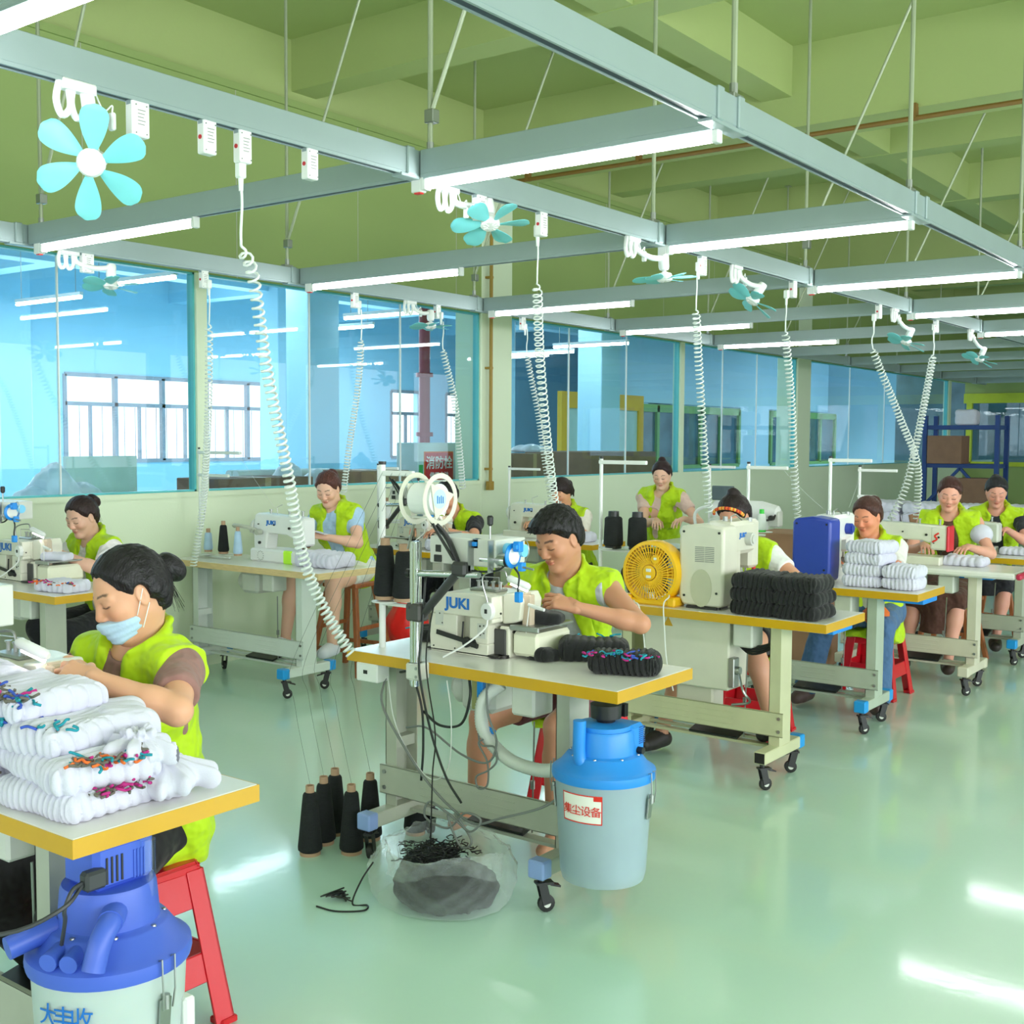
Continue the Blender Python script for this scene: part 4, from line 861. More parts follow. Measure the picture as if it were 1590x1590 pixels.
# ================================================================== thread feeder with reel
def feeder(dx, dy, label, reel=True, low=0, blackarm=True):
    e = thing('elastic_feeder', label, 'feeder device', (3.11+dx, 2.757+dy, .78), 0, 'elastic tape feeders clamped to tables'); e.scale = (1, .80, 1)
    p = MB()
    p.cyl((0, 0, -.085), (0, 0, .435), .021, n=16)
    for k in range(8): a = k*PI/4; p.bar((.0205*math.cos(a), .0205*math.sin(a), -.08), (.0205*math.cos(a), .0205*math.sin(a), .43), .004, .004)
    p.build('post', 'chrome', e)
    c = MB(); c.box(-.03, -.05, -.06, .032, .03, -.0, .006); c.cyl((0, 0, -.06), (0, 0, 0), .029, n=16); c.build('post_clamp', 'greyen', e)
    s = MB(); s.cyl((-.0335, -.035, -.015), (-.028, -.035, -.015), .006, n=8); s.cyl((-.0335, -.035, -.045), (-.028, -.035, -.045), .006, n=8); s.build('clamp_screws', 'steel', e)
    t = MB(); t.cyl((-.0, .045, .318), (.0, -.36, .335), .0115, n=12); t.build('cross_tube', 'chrome', e); MB().cyl((0, .05, .318), (0, .028, .319), .016, n=12).build('tube_end_cap', 'black', e)
    k = MB(); k.box(-.028, -.05, .15, .03, .035, .215, .008); k.cyl((-.032, .012, .2), (-.026, .012, .2), .006, n=8); k.build('arm_clamp', mat('dark_grey_clamp', srgb(72, 70, 68), .5), e)
    a = MB(); a.cyl((0, -.04, .175), (0, -.27, .36), .017, n=12); a.box(-.022, -.30, .325, .022, -.22, .375, .01); a.build('black_arm', mat('charcoal_tube', srgb(52, 52, 52), .4), e)
    b = MB(); b.box(.03, -.42, .36, .20, -.05, .455, .003); b.build('feeder_box', 'greyen', e)
    b = MB(); b.box(.027, -.115, .40, .031, -.085, .425, .001); b.box(.022, -.12, .365, .031, -.08, .39, .002); b.build('power_inlet', 'black', e)
    MB().box(.0, -.41, .345, .03, -.405, .455).build('mounting_plate', 'steel', e, smooth=0); MB().box(.0, -.30, .345, .032, -.296, .45).build('mounting_plate', 'steel', e, smooth=0)
    r = MB(); r.cyl((.055, -.33, .385), (.055, -.46, .385), .026, n=20); r.build('roller', 'chrome', e)
    r = MB(); r.cyl((.055, -.4601, .385), (.055, -.463, .385), .022, n=20); r.build('roller_end', 'black', e)
    r = MB(); r.cyl((.09, -.36, .42), (.09, -.52, .42), .022, n=16); r.build('blue_sleeve', mat('pale_blue_sleeve', srgb(120, 200, 240), .3), e)
    d = MB(); d.lathe([(0, 0), (.036, 0), (.043, .004), (.043, .010), (.036, .014), (0, .014)], (.045, -.49, .405), 28, (0, -1, 0)); d.build('blue_dial', 'devblue', e)
    d = MB(); d.lathe([(0, 0), (.03, 0), (.03, .001), (0, .0012)], (.045, -.504, .405), 24, (0, -1, 0)); d.build('dial_label', 'paper', e)
    for yy in (-.31, -.53): q = MB(); q.box(.03, yy-.015, .42, .055, yy+.02, .455, .003); q.box(.02, yy-.01, .43, .032, yy+.012, .445, .002); q.build('blue_clip', 'devblue', e)
    g = MB(); g.cyl((.04, -.55, .37), (.04, -.61, .365), .004, n=6); g.tube(smooth_path([(.05, -.5, .44), (.05, -.56, .46), (.05, -.575, .42), (.05, -.55, .38)], 5), .002, 5); g.cyl((.06, -.36, .455), (.06, -.36, .52), .004, n=6); g.build('guide_wires', 'steel', e)
    MB().lathe([(.006, 0), (.012, .006), (.013, .03), (.008, .036)], (.06, -.36, .50), 12).build('knob', 'black', e)
    MB().box(.035, -.555, .355, .06, -.53, .385, .003).build('sensor_block', 'devblue', e); MB().box(.028, -.55, .25, .05, -.52, .285, .003).build('sensor_block', 'devblue', e)
    q = MB(); q.tube(smooth_path([(.05, -.50, .365), (.045, -.53, .34), (.04, -.53, .30), (.04, -.53, .285)], 5), .004, 6); q.tube(smooth_path([(.03, -.20, .37), (.02, -.3, .345), (.03, -.42, .35), (.04, -.46, .37)], 5), .004, 6); q.build('sensor_cable', 'bcable', e)
    if blackarm:
        q = MB(); q.tube(smooth_path([(.01, -.24, .36), (.015, -.17, .45), (.02, -.09, .50)], 5), .011, 8); q.tube(smooth_path([(.0, -.22, .38), (-.01, -.15, .46), (.0, -.08, .52)], 5), .006, 6); q.build('reel_arm', 'black', e)
    if reel:
        cx, cz = .035, .585
        for yy in (-.105, .035):
            f = MB(); f.lathe([(.076, -.003), (.092, -.003), (.094, 0), (.092, .003), (.076, .003), (.074, 0), (.076, -.003)], (cx, yy, cz), 32, (0, 1, 0), cap=False)
            tri = [(cx+.078*math.cos(a), cz+.078*math.sin(a)) for a in (0.2, 0.2+2.094, 0.2+4.189)]
            f.prism(tri, yy-.0012, yy+.0012, 'y'); f.build('reel_flange', 'cream', e)
        f = MB(); f.cyl((cx, -.10, cz), (cx, .03, cz), .056, n=28); f.build('wound_tape', 'whiteyarn', e)
        for a in (1.2, 4.3):
            f = MB(); f.bar((cx+.07*math.cos(a), -.104, cz+.07*math.sin(a)), (cx+.07*math.cos(a), .034, cz+.07*math.sin(a)), .018, .004); f.build('spacer', 'greyen', e)
        f = MB(); f.lathe([(0, 0), (.034, 0), (.034, .001), (0, .001)], (cx-.004, -.1065, cz+.002), 24, (0, -1, 0)); f.build('reel_label', mat('pale_aqua_label', srgb(190, 226, 232), .5), e)
        f = MB()
        for k in range(4): f.box(cx-.02+.01*k, -.1085, cz-.014, cx-.015+.01*k, -.108, cz+.014-.004*(k % 2))
        f.build('label_print', 'inkblue', e, smooth=0)
    return e
feeder(0, 0, 'elastic feeder with a big cream reel on the man\'s table')
feeder(-1.84, .13, 'nearest elastic feeder, cut by the left picture edge, blue-rimmed dial', reel=False)
feeder(.14, 3.36, 'elastic feeder by the glass at the left edge with a cream reel')
feeder(3.05, 3.02, 'far elastic feeder in front of the worker hidden by the reel', reel=False)
# ================================================================== implicit surfaces for bodies, cloth and hair
class SDF:
    """signed distance grid with smooth unions; polygonised into one continuous surface"""
    def __init__(s, lo, hi, h):
        s.lo = np.array(lo, np.float32)-2*h; s.h = h
        s.n = np.ceil((np.array(hi)+2*h-s.lo)/h).astype(int)+1
        s.f = np.full(s.n, .08, np.float32)
        s.ax = [s.lo[i]+h*np.arange(s.n[i], dtype=np.float32) for i in range(3)]
    def win(s, lo, hi, pad):
        a = np.clip(np.floor((np.array(lo)-pad-s.lo)/s.h).astype(int), 0, s.n); b = np.clip(np.ceil((np.array(hi)+pad-s.lo)/s.h).astype(int)+1, 0, s.n)
        if np.any(b <= a): return None
        sl = tuple(slice(a[i], b[i]) for i in range(3))
        X = s.ax[0][sl[0]][:, None, None]; Y = s.ax[1][sl[1]][None, :, None]; Z = s.ax[2][sl[2]][None, None, :]
        return sl, X, Y, Z
    def comb(s, sl, d, k, op='u'):
        f = s.f[sl]
        if op == 'u':
            hh = np.maximum(k-np.abs(f-d), 0)/max(k, 1e-6); s.f[sl] = np.minimum(f, d)-hh*hh*k*.25
        else:
            d = -d; hh = np.maximum(k-np.abs(f-d), 0)/max(k, 1e-6); s.f[sl] = np.maximum(f, d)+hh*hh*k*.25
    def cap(s, a, b, ra, rb=None, k=.01, op='u', sq=None, inf=0):
        """tapered capsule; sq=(axis vector, factor) flattens it along an axis"""
        rb = ra if rb is None else rb; ra = ra+inf; rb = rb+inf
        a = np.array(a, np.float32); b = np.array(b, np.float32); R_ = max(ra, rb); pad = k+3*s.h
        w = s.win(np.minimum(a, b)-R_, np.maximum(a, b)+R_, pad)
        if w is None: return
        sl, X, Y, Z = w; ab = b-a; L2 = max(float(ab@ab), 1e-9)
        px, py, pz = X-a[0], Y-a[1], Z-a[2]
        t = np.clip((px*ab[0]+py*ab[1]+pz*ab[2])/L2, 0, 1)
        dx, dy, dz = px-t*ab[0], py-t*ab[1], pz-t*ab[2]; q = dx*dx+dy*dy+dz*dz; fac = 1
        if sq is not None:
            v = np.array(sq[0], np.float32); v = v/np.linalg.norm(v); m = dx*v[0]+dy*v[1]+dz*v[2]; q = q+m*m*(1/sq[1]**2-1); fac = 1 if sq[1] > 1 else .8
        s.comb(sl, (np.sqrt(q)-(ra+(rb-ra)*t))*fac, k, op)
    def ell(s, c, r, M=None, k=.01, op='u', inf=0):
        """ellipsoid; columns of M are its axes"""
        c = np.array(c, np.float32); r = np.array(r, np.float32)+inf; R_ = float(max(r)); w = s.win(c-R_, c+R_, k+3*s.h)
        if w is None: return
        sl, X, Y, Z = w; p = [X-c[0], Y-c[1], Z-c[2]]
        if M is not None: M = np.array(M, np.float32); p = [p[0]*M[0][i]+p[1]*M[1][i]+p[2]*M[2][i] for i in range(3)]
        k0 = np.sqrt(sum((p[i]/r[i])**2 for i in range(3))); k1 = np.sqrt(sum((p[i]/r[i]**2)**2 for i in range(3)))+1e-6
        s.comb(sl, k0*(k0-1)/k1, k, op)
    def box(s, c, r, M=None, k=.01, op='u', rnd=.01):
        c = np.array(c, np.float32); R_ = float(np.linalg.norm(r)); w = s.win(c-R_, c+R_, k+3*s.h)
        if w is None: return
        sl, X, Y, Z = w; p = [X-c[0], Y-c[1], Z-c[2]]
        if M is not None: M = np.array(M, np.float32); p = [p[0]*M[0][i]+p[1]*M[1][i]+p[2]*M[2][i] for i in range(3)]
        q = [np.abs(p[i])-(r[i]-rnd) for i in range(3)]
        d = np.sqrt(sum(np.maximum(v, 0)**2 for v in q))+np.minimum(np.maximum(q[0], np.maximum(q[1], q[2])), 0)-rnd
        s.comb(sl, d, k, op)
    def grid(s): return s.ax[0][:, None, None], s.ax[1][None, :, None], s.ax[2][None, None, :]
    def cut(s, d, k=.004):
        """keep where d<0 (d: array over the grid)"""
        f = s.f; hh = np.maximum(k-np.abs(f-d), 0)/k; s.f = (np.maximum(f, d)+hh*hh*k*.25).astype(np.float32)
    def plane(s, p, n, k=.004):
        X, Y, Z = s.grid(); n = np.array(n, float); n = n/np.linalg.norm(n); s.cut((X-p[0])*n[0]+(Y-p[1])*n[1]+(Z-p[2])*n[2], k)
    def wobble(s, amp, fr, seed=0, warp=.6, dirs=None, near=.06):
        X, Y, Z = s.grid(); rs = np.random.RandomState(seed); tot = 0
        for i in range(4):
            d = rs.normal(size=3); d /= np.linalg.norm(d)
            if dirs is not None: d = d*np.array(dirs)
            ph = rs.uniform(0, 6.28); f_ = fr*(1+.55*i)
            d2 = rs.normal(size=3)*fr*.4
            tot = tot+np.sin((X*d[0]+Y*d[1]+Z*d[2])*f_+ph+warp*np.sin(X*d2[0]+Y*d2[1]+Z*d2[2]+ph*2))/(1+.5*i)
        s.f = (s.f+amp*tot*.5).astype(np.float32)
    def mesh(s):
        f = s.f; n = f.shape; ins = f < 0
        c = np.zeros(tuple(k-1 for k in n), np.uint8)
        for dx in (0, 1):
            for dy in (0, 1):
                for dz in (0, 1): c += ins[dx:n[0]-1+dx, dy:n[1]-1+dy, dz:n[2]-1+dz]
        act = (c > 0) & (c < 8); idx = np.argwhere(act); N = len(idx)
        if N == 0: return np.zeros((0, 3)), np.zeros((0, 4), int)
        vid = np.full(act.shape, -1, np.int32); vid[act] = np.arange(N)
        C = {}
        for dx in (0, 1):
            for dy in (0, 1):
                for dz in (0, 1): C[dx, dy, dz] = f[idx[:, 0]+dx, idx[:, 1]+dy, idx[:, 2]+dz]
        acc = np.zeros((N, 3)); cnt = np.zeros(N)
        for a in C:
            for ax in range(3):
                if a[ax]: continue
                b = list(a); b[ax] = 1; b = tuple(b); fa, fb = C[a], C[b]; m = (fa < 0) != (fb < 0)
                t = np.where(m, fa/np.where(fa == fb, 1, fa-fb), 0); p = np.zeros((N, 3)); p[:] = a; p[:, ax] += t
                acc += p*m[:, None]; cnt += m
        V = (idx+acc/cnt[:, None])*s.h+s.lo
        F = []
        for ax in range(3):
            u, v = (ax+1) % 3, (ax+2) % 3
            sa = [slice(None)]*3; sb = [slice(None)]*3; sa[ax] = slice(0, n[ax]-1); sb[ax] = slice(1, n[ax])
            for q in (u, v): sa[q] = sb[q] = slice(1, n[q]-1)
            A = ins[tuple(sa)]; B = ins[tuple(sb)]; E_ = np.argwhere(A != B)
            if not len(E_): continue
            flip = A[E_[:, 0], E_[:, 1], E_[:, 2]]; P = E_.copy(); P[:, u] += 1; P[:, v] += 1
            def cell(du, dv): Q = P.copy(); Q[:, u] -= du; Q[:, v] -= dv; return vid[Q[:, 0], Q[:, 1], Q[:, 2]]
            q = np.stack([cell(1, 1), cell(0, 1), cell(0, 0), cell(1, 0)], 1)
            q[~flip] = q[~flip][:, ::-1]; F.append(q)
        return V, np.concatenate(F)
def np_mesh(name, parts, mats, parent=None, color=None, smooth=True, relax=1):
    """parts: list of (verts, quads) joined into one mesh; color(P)->rgb per vertex"""
    vs = []; fs = []; n = 0
    for V, F in parts: vs.append(V); fs.append(F+n); n += len(V)
    V = np.concatenate(vs); F = np.concatenate(fs)
    for _ in range(relax):
        A = np.zeros_like(V); c = np.zeros(len(V))
        for i in range(4): np.add.at(A, F[:, i], V[F[:, (i+1) % 4]]); np.add.at(c, F[:, i], 1)
        V = V*.5+.5*A/np.maximum(c, 1)[:, None]
    me = bpy.data.meshes.new(name); me.vertices.add(len(V)); me.vertices.foreach_set('co', V.astype(np.float32).ravel())
    me.loops.add(len(F)*4); me.loops.foreach_set('vertex_index', F.astype(np.int32).ravel())
    me.polygons.add(len(F)); me.polygons.foreach_set('loop_start', np.arange(0, len(F)*4, 4, dtype=np.int32)); me.polygons.foreach_set('loop_total', np.full(len(F), 4, np.int32))
    me.update(calc_edges=True)
    if smooth: me.polygons.foreach_set('use_smooth', np.ones(len(F), bool))
    if color is not None:
        at = me.color_attributes.new('tint', 'FLOAT_COLOR', 'POINT'); cc = np.ones((len(V), 4), np.float32); cc[:, :3] = color(V); at.data.foreach_set('color', cc.ravel())
    me.materials.append(MT[mats] if isinstance(mats, str) else mats)
    o = bpy.data.objects.new(name, me); COL.objects.link(o)
    if parent is not None: o.parent = parent
    return o
# ================================================================== people
def nv(v): v = np.array(v, float); return v/max(np.linalg.norm(v), 1e-9)
def rotv(v, ax, a):
    ax = nv(ax); v = np.array(v, float); return v*math.cos(a)+np.cross(ax, v)*math.sin(a)+ax*np.dot(ax, v)*(1-math.cos(a))
UP = np.array([0, 0, 1.])
def ik(a, c, l1, l2, pole):
    a = np.array(a, float); c = np.array(c, float); v = c-a; d = np.linalg.norm(v); d2 = min(d, (l1+l2)*.995); n = v/d
    if d > d2: c = a+n*d2; d = d2
    x = (l1*l1-l2*l2+d*d)/(2*d); h = math.sqrt(max(l1*l1-x*x, 0)); p = np.array(pole, float); p = p-n*np.dot(p, n); p = nv(p)
    return a+n*x+p*h, c
def fabric(name, c, rough=.75, bs=260, bump=.25, sheen=.1, var=.03): return mat(name, c, rough, var=var, vs=5, bump=.9, bs=13, bd=.04, sheen=sheen, spec=.3)
VEST = fabric('hi_vis_lime_vest', srgb(182, 216, 20), .6, 120, .2)
HAIRM = {}
def hairmat(c):
    k = tuple(c)
    if k not in HAIRM: HAIRM[k] = mat('dark_hair', srgb(*c), .42, var=.35, vs=60, bump=.8, bs=90, stretch=(1.2, 4, 1), spec=.3)
    return HAIRM[k]
SKIN = vcol_mat('skin', .5, sss=.18, bump=.06)
def hand(s, W, d, n, side, sc=1, curl=.5, spread=.12, thumb=.6, kk=.004):
    """W wrist, d finger direction, n back-of-hand normal, side: unit vector towards the thumb"""
    d = nv(d); n = nv(n-d*np.dot(n, d)); t = nv(side-d*np.dot(side, d)-n*np.dot(side, n)); out = []
    W = np.array(W, float)
    for i, (off, L0) in enumerate(((.030, .082), (.010, .085), (-.010, .081), (-.028, .074))):
        k0 = W+d*L0*sc+t*off*sc; s.cap(W+t*off*.45*sc, k0, .0135*sc, .0105*sc, .012, sq=(n, .85))
        out.append(k0)
    s.cap(W+d*.02*sc, W+d*.055*sc-n*.003, .019*sc, .020*sc, .012, sq=(n, .62))
    lens = ((.040, .024, .020), (.045, .028, .021), (.041, .026, .021), (.032, .020, .018))
    for i, k0 in enumerate(out):
        c = curl[i] if hasattr(curl, '__len__') else curl
        dd = nv(d+t*(spread*(1.5-i)/1.5)); p = k0; r = (.0088, .0090, .0086, .0078)[i]*sc; a = 0
        for j, L in enumerate(lens[i]):
            a += c*(.75, 1.0, .6)[j]; v = nv(dd*math.cos(a)-n*math.sin(a)); q = p+v*L*sc
            s.cap(p, q, r*(1-.08*j), r*(1-.08*(j+1)), kk if j else .007); p = q
    b = W+d*.018*sc+t*.020*sc-n*.004; v1 = nv(t*.75+d*.75-n*.35); m = b+v1*.036*sc; s.cap(b, m, .0145*sc, .0115*sc, .012)
    v2 = nv(d*(.9)+t*(.45-.3*thumb)-n*(.35+.4*thumb)); q = m+v2*.032*sc; s.cap(m, q, .0108*sc, .0098*sc, .005); q2 = q+nv(v2-n*.3*thumb)*.024*sc; s.cap(q, q2, .0098*sc, .0082*sc, .004)
def person(label, hip, headc, yaw=180, hd=(0, 35, 0), hands=None, feet=None, male=False, skin=(222, 170, 140), hair='bun', haircol=(34, 28, 28),
           tee=None, teecol=(235, 235, 235), teename='white_tee', sleeve=.45, vest=True, vopen=.035, hem=.50, bottoms=None, shoes=None, res=.008, hres=.0042, mask=False, fine=True,
           poles=None, legs=True, drape=True, extra=None, hdirs=None, curl=.45, collar2=None, seed=1, hscale=1.0, thighs=None):
    root = np.array([hip[0], hip[1], 0.]); e = thing('person', label, 'person', tuple(root), 0, 'seated garment workers')
    H = np.array(hip, float)-root; HC = np.array(headc, float)-root; y = R(yaw)
    F = np.array([math.cos(y), math.sin(y), 0]); Lf = np.array([-math.sin(y), math.cos(y), 0])
    A = nv(HC-H); D = np.linalg.norm(HC-H); sc = D/.655
    u1 = nv(A*.75+UP*.35-F*.02); waist = H+u1*.17*sc; rest = HC-waist; u2 = nv(rest+F*-.01); chest = waist+u2*.16*sc; neck = waist+u2*.335*sc-F*.012
    sw = (.185 if male else .165)*min(sc, 1.05)
    S = {sd: neck-u2*.055+Lf*sd*sw+F*.012 for sd in (1, -1)}
    hy = y+R(hd[0]); hf = np.array([math.cos(hy), math.sin(hy), 0]); hl = np.array([-math.sin(hy), math.cos(hy), 0])
    hf2 = rotv(hf, hl, R(hd[1])); hu = np.cross(hf2, hl); hl2 = rotv(hl, hf2, R(hd[2])); hu = rotv(hu, hf2, R(hd[2])); hf = hf2; hl = hl2
    HM = np.stack([hf, hl, hu], 1); g = .93*hscale*(1.03 if male else 1)
    def hp(f, l, u): return HC+(hf*f+hl*l+hu*u)*g
    TX = np.stack([nv(F-u2*np.dot(F, u2)), Lf, u2], 1); PX = np.stack([nv(F-u1*np.dot(F, u1)), Lf, u1], 1)
    # limbs
    AR = {}; l1, l2 = .275*min(sc, 1.05), .235*min(sc, 1.05)
    for sd in (1, -1):
        tgt = np.array(hands[sd], float)-root; pole = (poles or {}).get(sd, Lf*sd*.7-UP*.8-F*.3)
        el, wr = ik(S[sd], tgt, l1, l2, pole); AR[sd] = (S[sd], el, wr)
    LG = {}
    for sd in (1, -1):
        hj = H+Lf*sd*.085; ft = np.array(feet[sd], float)-root; kn, an = ik(hj, ft+UP*.07, .41, .40, F+UP*.5+Lf*sd*.15); LG[sd] = (hj, kn, an)
    def torso(s, inf=0, k=.05, low=True):
        if low: s.ell(H+u1*.02-F*.015, (.115, .165, .125), PX, k, inf=inf)
        s.ell(waist, (.098 if not male else .105, .135 if not male else .145, .15), PX, k, inf=inf)
        s.ell(chest+F*.004, (.105, .150 if not male else .165, .155), TX, k, inf=inf)
        if not male:
            for sd in (1, -1): s.ell(chest+TX[:, 0]*.062+Lf*sd*.062+u2*.0, (.058, .062, .06), TX, .04, inf=inf)
        for sd in (1, -1): s.cap(neck-u2*.045, S[sd]-u2*.006, .058, .048, .035, inf=inf)
    def neckp(s, inf=0): s.cap(neck-u2*.04, hp(-.022, 0, -.055), .054 if not male else .062, .052 if not male else .058, .03, inf=inf)
    def arm(s, sd, inf=0, a0=0, a1=1, fore=True, k=.02):
        a, b, c = AR[sd]; s.cap(a, b, .048, .034, k, inf=inf)
        if fore: s.cap(b, b+(c-b)*.3, .0335, .035, .02, inf=inf); s.cap(b+(c-b)*.25, c, .035, .0230, .02, inf=inf)
    lo = np.min([H, HC, *AR[1], *AR[-1]], 0)-.25; hi = np.max([H, HC, *AR[1], *AR[-1]], 0)+.2
    if legs: lo = np.minimum(lo, np.min([*LG[1], *LG[-1]], 0)-.12); hi = np.maximum(hi, np.max([*LG[1], *LG[-1]], 0)+.12); lo[2] = max(lo[2], -.01)
    b = SDF(lo, hi, res); torso(b, 0); neckp(b)
    for sd in (1, -1): arm(b, sd)
    if legs:
        for sd in (1, -1):
            hj, kn, an = LG[sd]; b.cap(hj, kn, .078, .055, .03); b.cap(kn, kn+(an-kn)*.35, .052, .053, .02); b.cap(kn+(an-kn)*.3, an, .052, .033, .02)
            toe = nv(F*1+Lf*sd*.15); b.cap(an-UP*.035-toe*.02, an-UP*.045+toe*.13, .034, .026, .02)
    parts = [b.mesh()]
    # head
    h = SDF(HC-.17*g, HC+.17*g, hres)
    def skull(s, inf=0, k=.02):
        s.ell(hp(-.012, 0, .030), np.array((.094, .076, .088))*g, HM, k, inf=inf)
    skull(h); h.ell(hp(.022, 0, -.022), np.array((.068, .060, .078))*g, HM, .03)
    h.cap(hp(-.004, .050, -.045), hp(.060, .014, -.094), .020*g, .017*g, .03); h.cap(hp(-.004, -.050, -.045), hp(.060, -.014, -.094), .020*g, .017*g, .03)
    h.ell(hp(.068, 0, -.092), np.array((.020, .022, .018))*g, HM, .02)
    for sd in (1, -1):
        h.ell(hp(.058, sd*.040, -.020), np.array((.026, .022, .024))*g, HM, .02)
        h.ell(hp(.0905, sd*.030, .010), np.array((.010, .017, .0105))*g, HM, .012, 'c')
        h.ell(hp(.0735, sd*.030, .009), np.array((.0135, .0165, .0125))*g, HM, .004)
        h.cap(hp(.080, sd*.014, .026), hp(.070, sd*.046, .024), .0065*g, .0065*g, .015)
        h.ell(hp(-.004, sd*.077, -.004), np.array((.018, .007, .031))*g, HM, .006); h.ell(hp(.002, sd*.084, .000), np.array((.009, .005, .018))*g, HM, .005, 'c')
        h.ell(hp(.094, sd*.0125, -.026), np.array((.009, .0075, .007))*g, HM, .006)
    h.cap(hp(.086, 0, .018), hp(.102, 0, -.020), .0068*g, .0105*g, .012)
    h.ell(hp(.087, 0, -.0495), np.array((.0105, .021, .0062))*g, HM, .004); h.ell(hp(.085, 0, -.0605), np.array((.0105, .018, .0068))*g, HM, .004)
    h.cap(hp(.099, .02, -.0552), hp(.099, -.02, -.0552), .0016*g, .0016*g, .003, 'c')
    h.cap(neck-u2*.01, hp(-.022, 0, -.055), .054 if not male else .062, .052 if not male else .058, .03)
    h.plane(neck+u2*.012, -u2, .002)
    parts.append(h.mesh())
    # hands
    for sd in (1, -1):
        a, el, wr = AR[sd]; dd, nn = (hdirs or {}).get(sd, (nv(wr-el)*.6+F*.5-UP*.25, UP))
        dd = nv(dd); nn = nv(np.array(nn, float)); hs = SDF(wr-.14, wr+.14, max(hres*.85, .0026))
        hs.cap(wr-nv(wr-el)*.05, wr, .0265, .0225, .012, sq=(nn, .8))
        th = -Lf*sd; hand(hs, wr, dd, nn, th, .95 if not male else 1.02, curl)
        parts.append(hs.mesh())
    sk = np.array(srgb(*skin)); lip = np.array(srgb(int(skin[0]*.88), int(skin[1]*.70), int(skin[2]*.70))); dark = np.array(srgb(44, 32, 30)); blush = np.array(srgb(int(skin[0]*.98), int(skin[1]*.86), int(skin[2]*.83)))
    def paint(P):
        q = (P-HC) @ HM/g; c = np.tile(sk, (len(P), 1))
        def mix(m, col): m = np.clip(m, 0, 1)[:, None]; c[:] = c*(1-m)+col*m
        fr = (q[:, 0] > .05)&(np.abs(q[:, 2]) < .12)
        al = np.abs(q[:, 1])
        mix(fr*np.exp(-((al-.04)/.02)**2-((q[:, 2]+.022)/.02)**2)*.6, blush)
        mix(fr*(q[:, 0] > .09)*np.exp(-(al/.014)**2-((q[:, 2]+.02)/.016)**2)*.4, blush)
        w = .0235-(np.abs(q[:, 2]+.055)*.9); mix(fr*np.clip((w-al)/.004, 0, 1)*np.clip((.0115-np.abs(q[:, 2]+.055))/.0025, 0, 1)*.9, lip)
        bw = .0345+.003*np.clip((al-.014)/.02, 0, 1)-.22*np.clip(al-.034, 0, 1); th_ = .0042 if male else .0032
        mix(fr*np.clip((al-.011)/.003, 0, 1)*np.clip((.049-al)/.006, 0, 1)*np.clip((th_-np.abs(q[:, 2]-bw))/.002+.3, 0, 1)*.8, dark)
        ly = .0015+.20*(al-.03)**2/.017; mix(fr*np.clip((al-.013)/.003, 0, 1)*np.clip((.047-al)/.003, 0, 1)*np.clip((.0022-np.abs(q[:, 2]-ly))/.0015+.3, 0, 1)*.95, dark)
        mix(fr*(q[:, 2] < -.031)*(q[:, 2] > -.042)*(al < .014)*(al > .004)*.35, dark)
        return c
    np_mesh('body', parts, SKIN, e, paint, relax=1)
    # ---- tee shirt
    tm = fabric(teename, srgb(*teecol), .8, 300, .25)
    t = SDF(lo, hi, max(res*.75, .005)); torso(t, .010, low=True)
    for sd in (1, -1): arm(t, sd, .013 if not male else .012, fore=sleeve > 1, k=.035)
    t.wobble(.0034, 42, seed, 1.3)
    for sd in (1, -1):
        a, el, wr = AR[sd]
        if sleeve <= 1:
            v = nv(el-a); X, Y, Z = t.grid(); p = a+(el-a)*sleeve
            dpl = (X-p[0])*v[0]+(Y-p[1])*v[1]+(Z-p[2])*v[2]; lat = (X-S[sd][0])*Lf[0]*sd+(Y-S[sd][1])*Lf[1]*sd
            rr = np.sqrt((X-(el[0]))**2+(Y-el[1])**2+(Z-el[2])**2)
            t.cut(np.minimum(dpl, .16-rr), .004)
            if sleeve < .2: t.plane(S[sd]+Lf*sd*.008, Lf*sd+u2*.2)
    t.cap(neck+u2*.0+F*.02, neck+u2*.10+F*.03, .060, .075, .01, 'c'); t.plane(H+u1*.0, -u1)
    np_mesh('shirt', [t.mesh()], tm, e)
    # ---- vest
    if vest:
        v = SDF(lo, hi, max(res*.7, .0048)); torso(v, .024)
        for sd in (1, -1): v.cap(neck-u2*.02, S[sd]+Lf*sd*.01+u2*.002, .072, .070, .03)
        if drape:
            hb = H.copy(); hb[2] = hem+.03
            v.cap(waist-F*.02, H-F*.03+UP*.02, .125, .145, .05); v.cap(H-F*.03, hb-F*.03+Lf*.05, .135, .115, .04); v.cap(H-F*.03, hb-F*.03-Lf*.05, .135, .115, .04)
            for sd in (1, -1): v.cap(waist+Lf*sd*.09, hb+Lf*sd*.135+F*.07, .06, .035, .04)
        v.wobble(.012, 22, seed+5, 1.6, dirs=(1, 1, .4)); v.wobble(.005, 50, seed+6, 1.4)
        for sd in (1, -1):
            # arm hole
            a = S[sd]+Lf*sd*.035-u2*.01; v.plane(a, Lf*sd+u2*.12-F*.05, .006)
            v.cap(S[sd]+Lf*sd*.03-u2*.06, AR[sd][1]*.6+AR[sd][0]*.4, .054, .054, .01, 'c')
        for sd in (1, -1): v.cap(LG[sd][0]+F*.08-UP*.04, LG[sd][1], .075, .075, .02, 'c')
        v.cap(neck-u2*.01+F*.02, hp(0, 0, -.06)+F*.02, .063, .078, .01, 'c')
        fo = TX[:, 0]
        ow = .022+vopen
        v.cap(neck+fo*.085+u2*.03, chest+fo*.135+u2*.03, .050+vopen*.5, ow*1.0, .008, 'c', sq=(fo, 1.6)); v.cap(chest+fo*.135+u2*.03, waist+fo*.13, ow, ow, .008, 'c', sq=(fo, 1.8)); v.cap(waist+fo*.13, H+F*.22-UP*.05, ow, ow+.03, .008, 'c', sq=(fo, 1.8))
        # collar and lapels
        ring = []
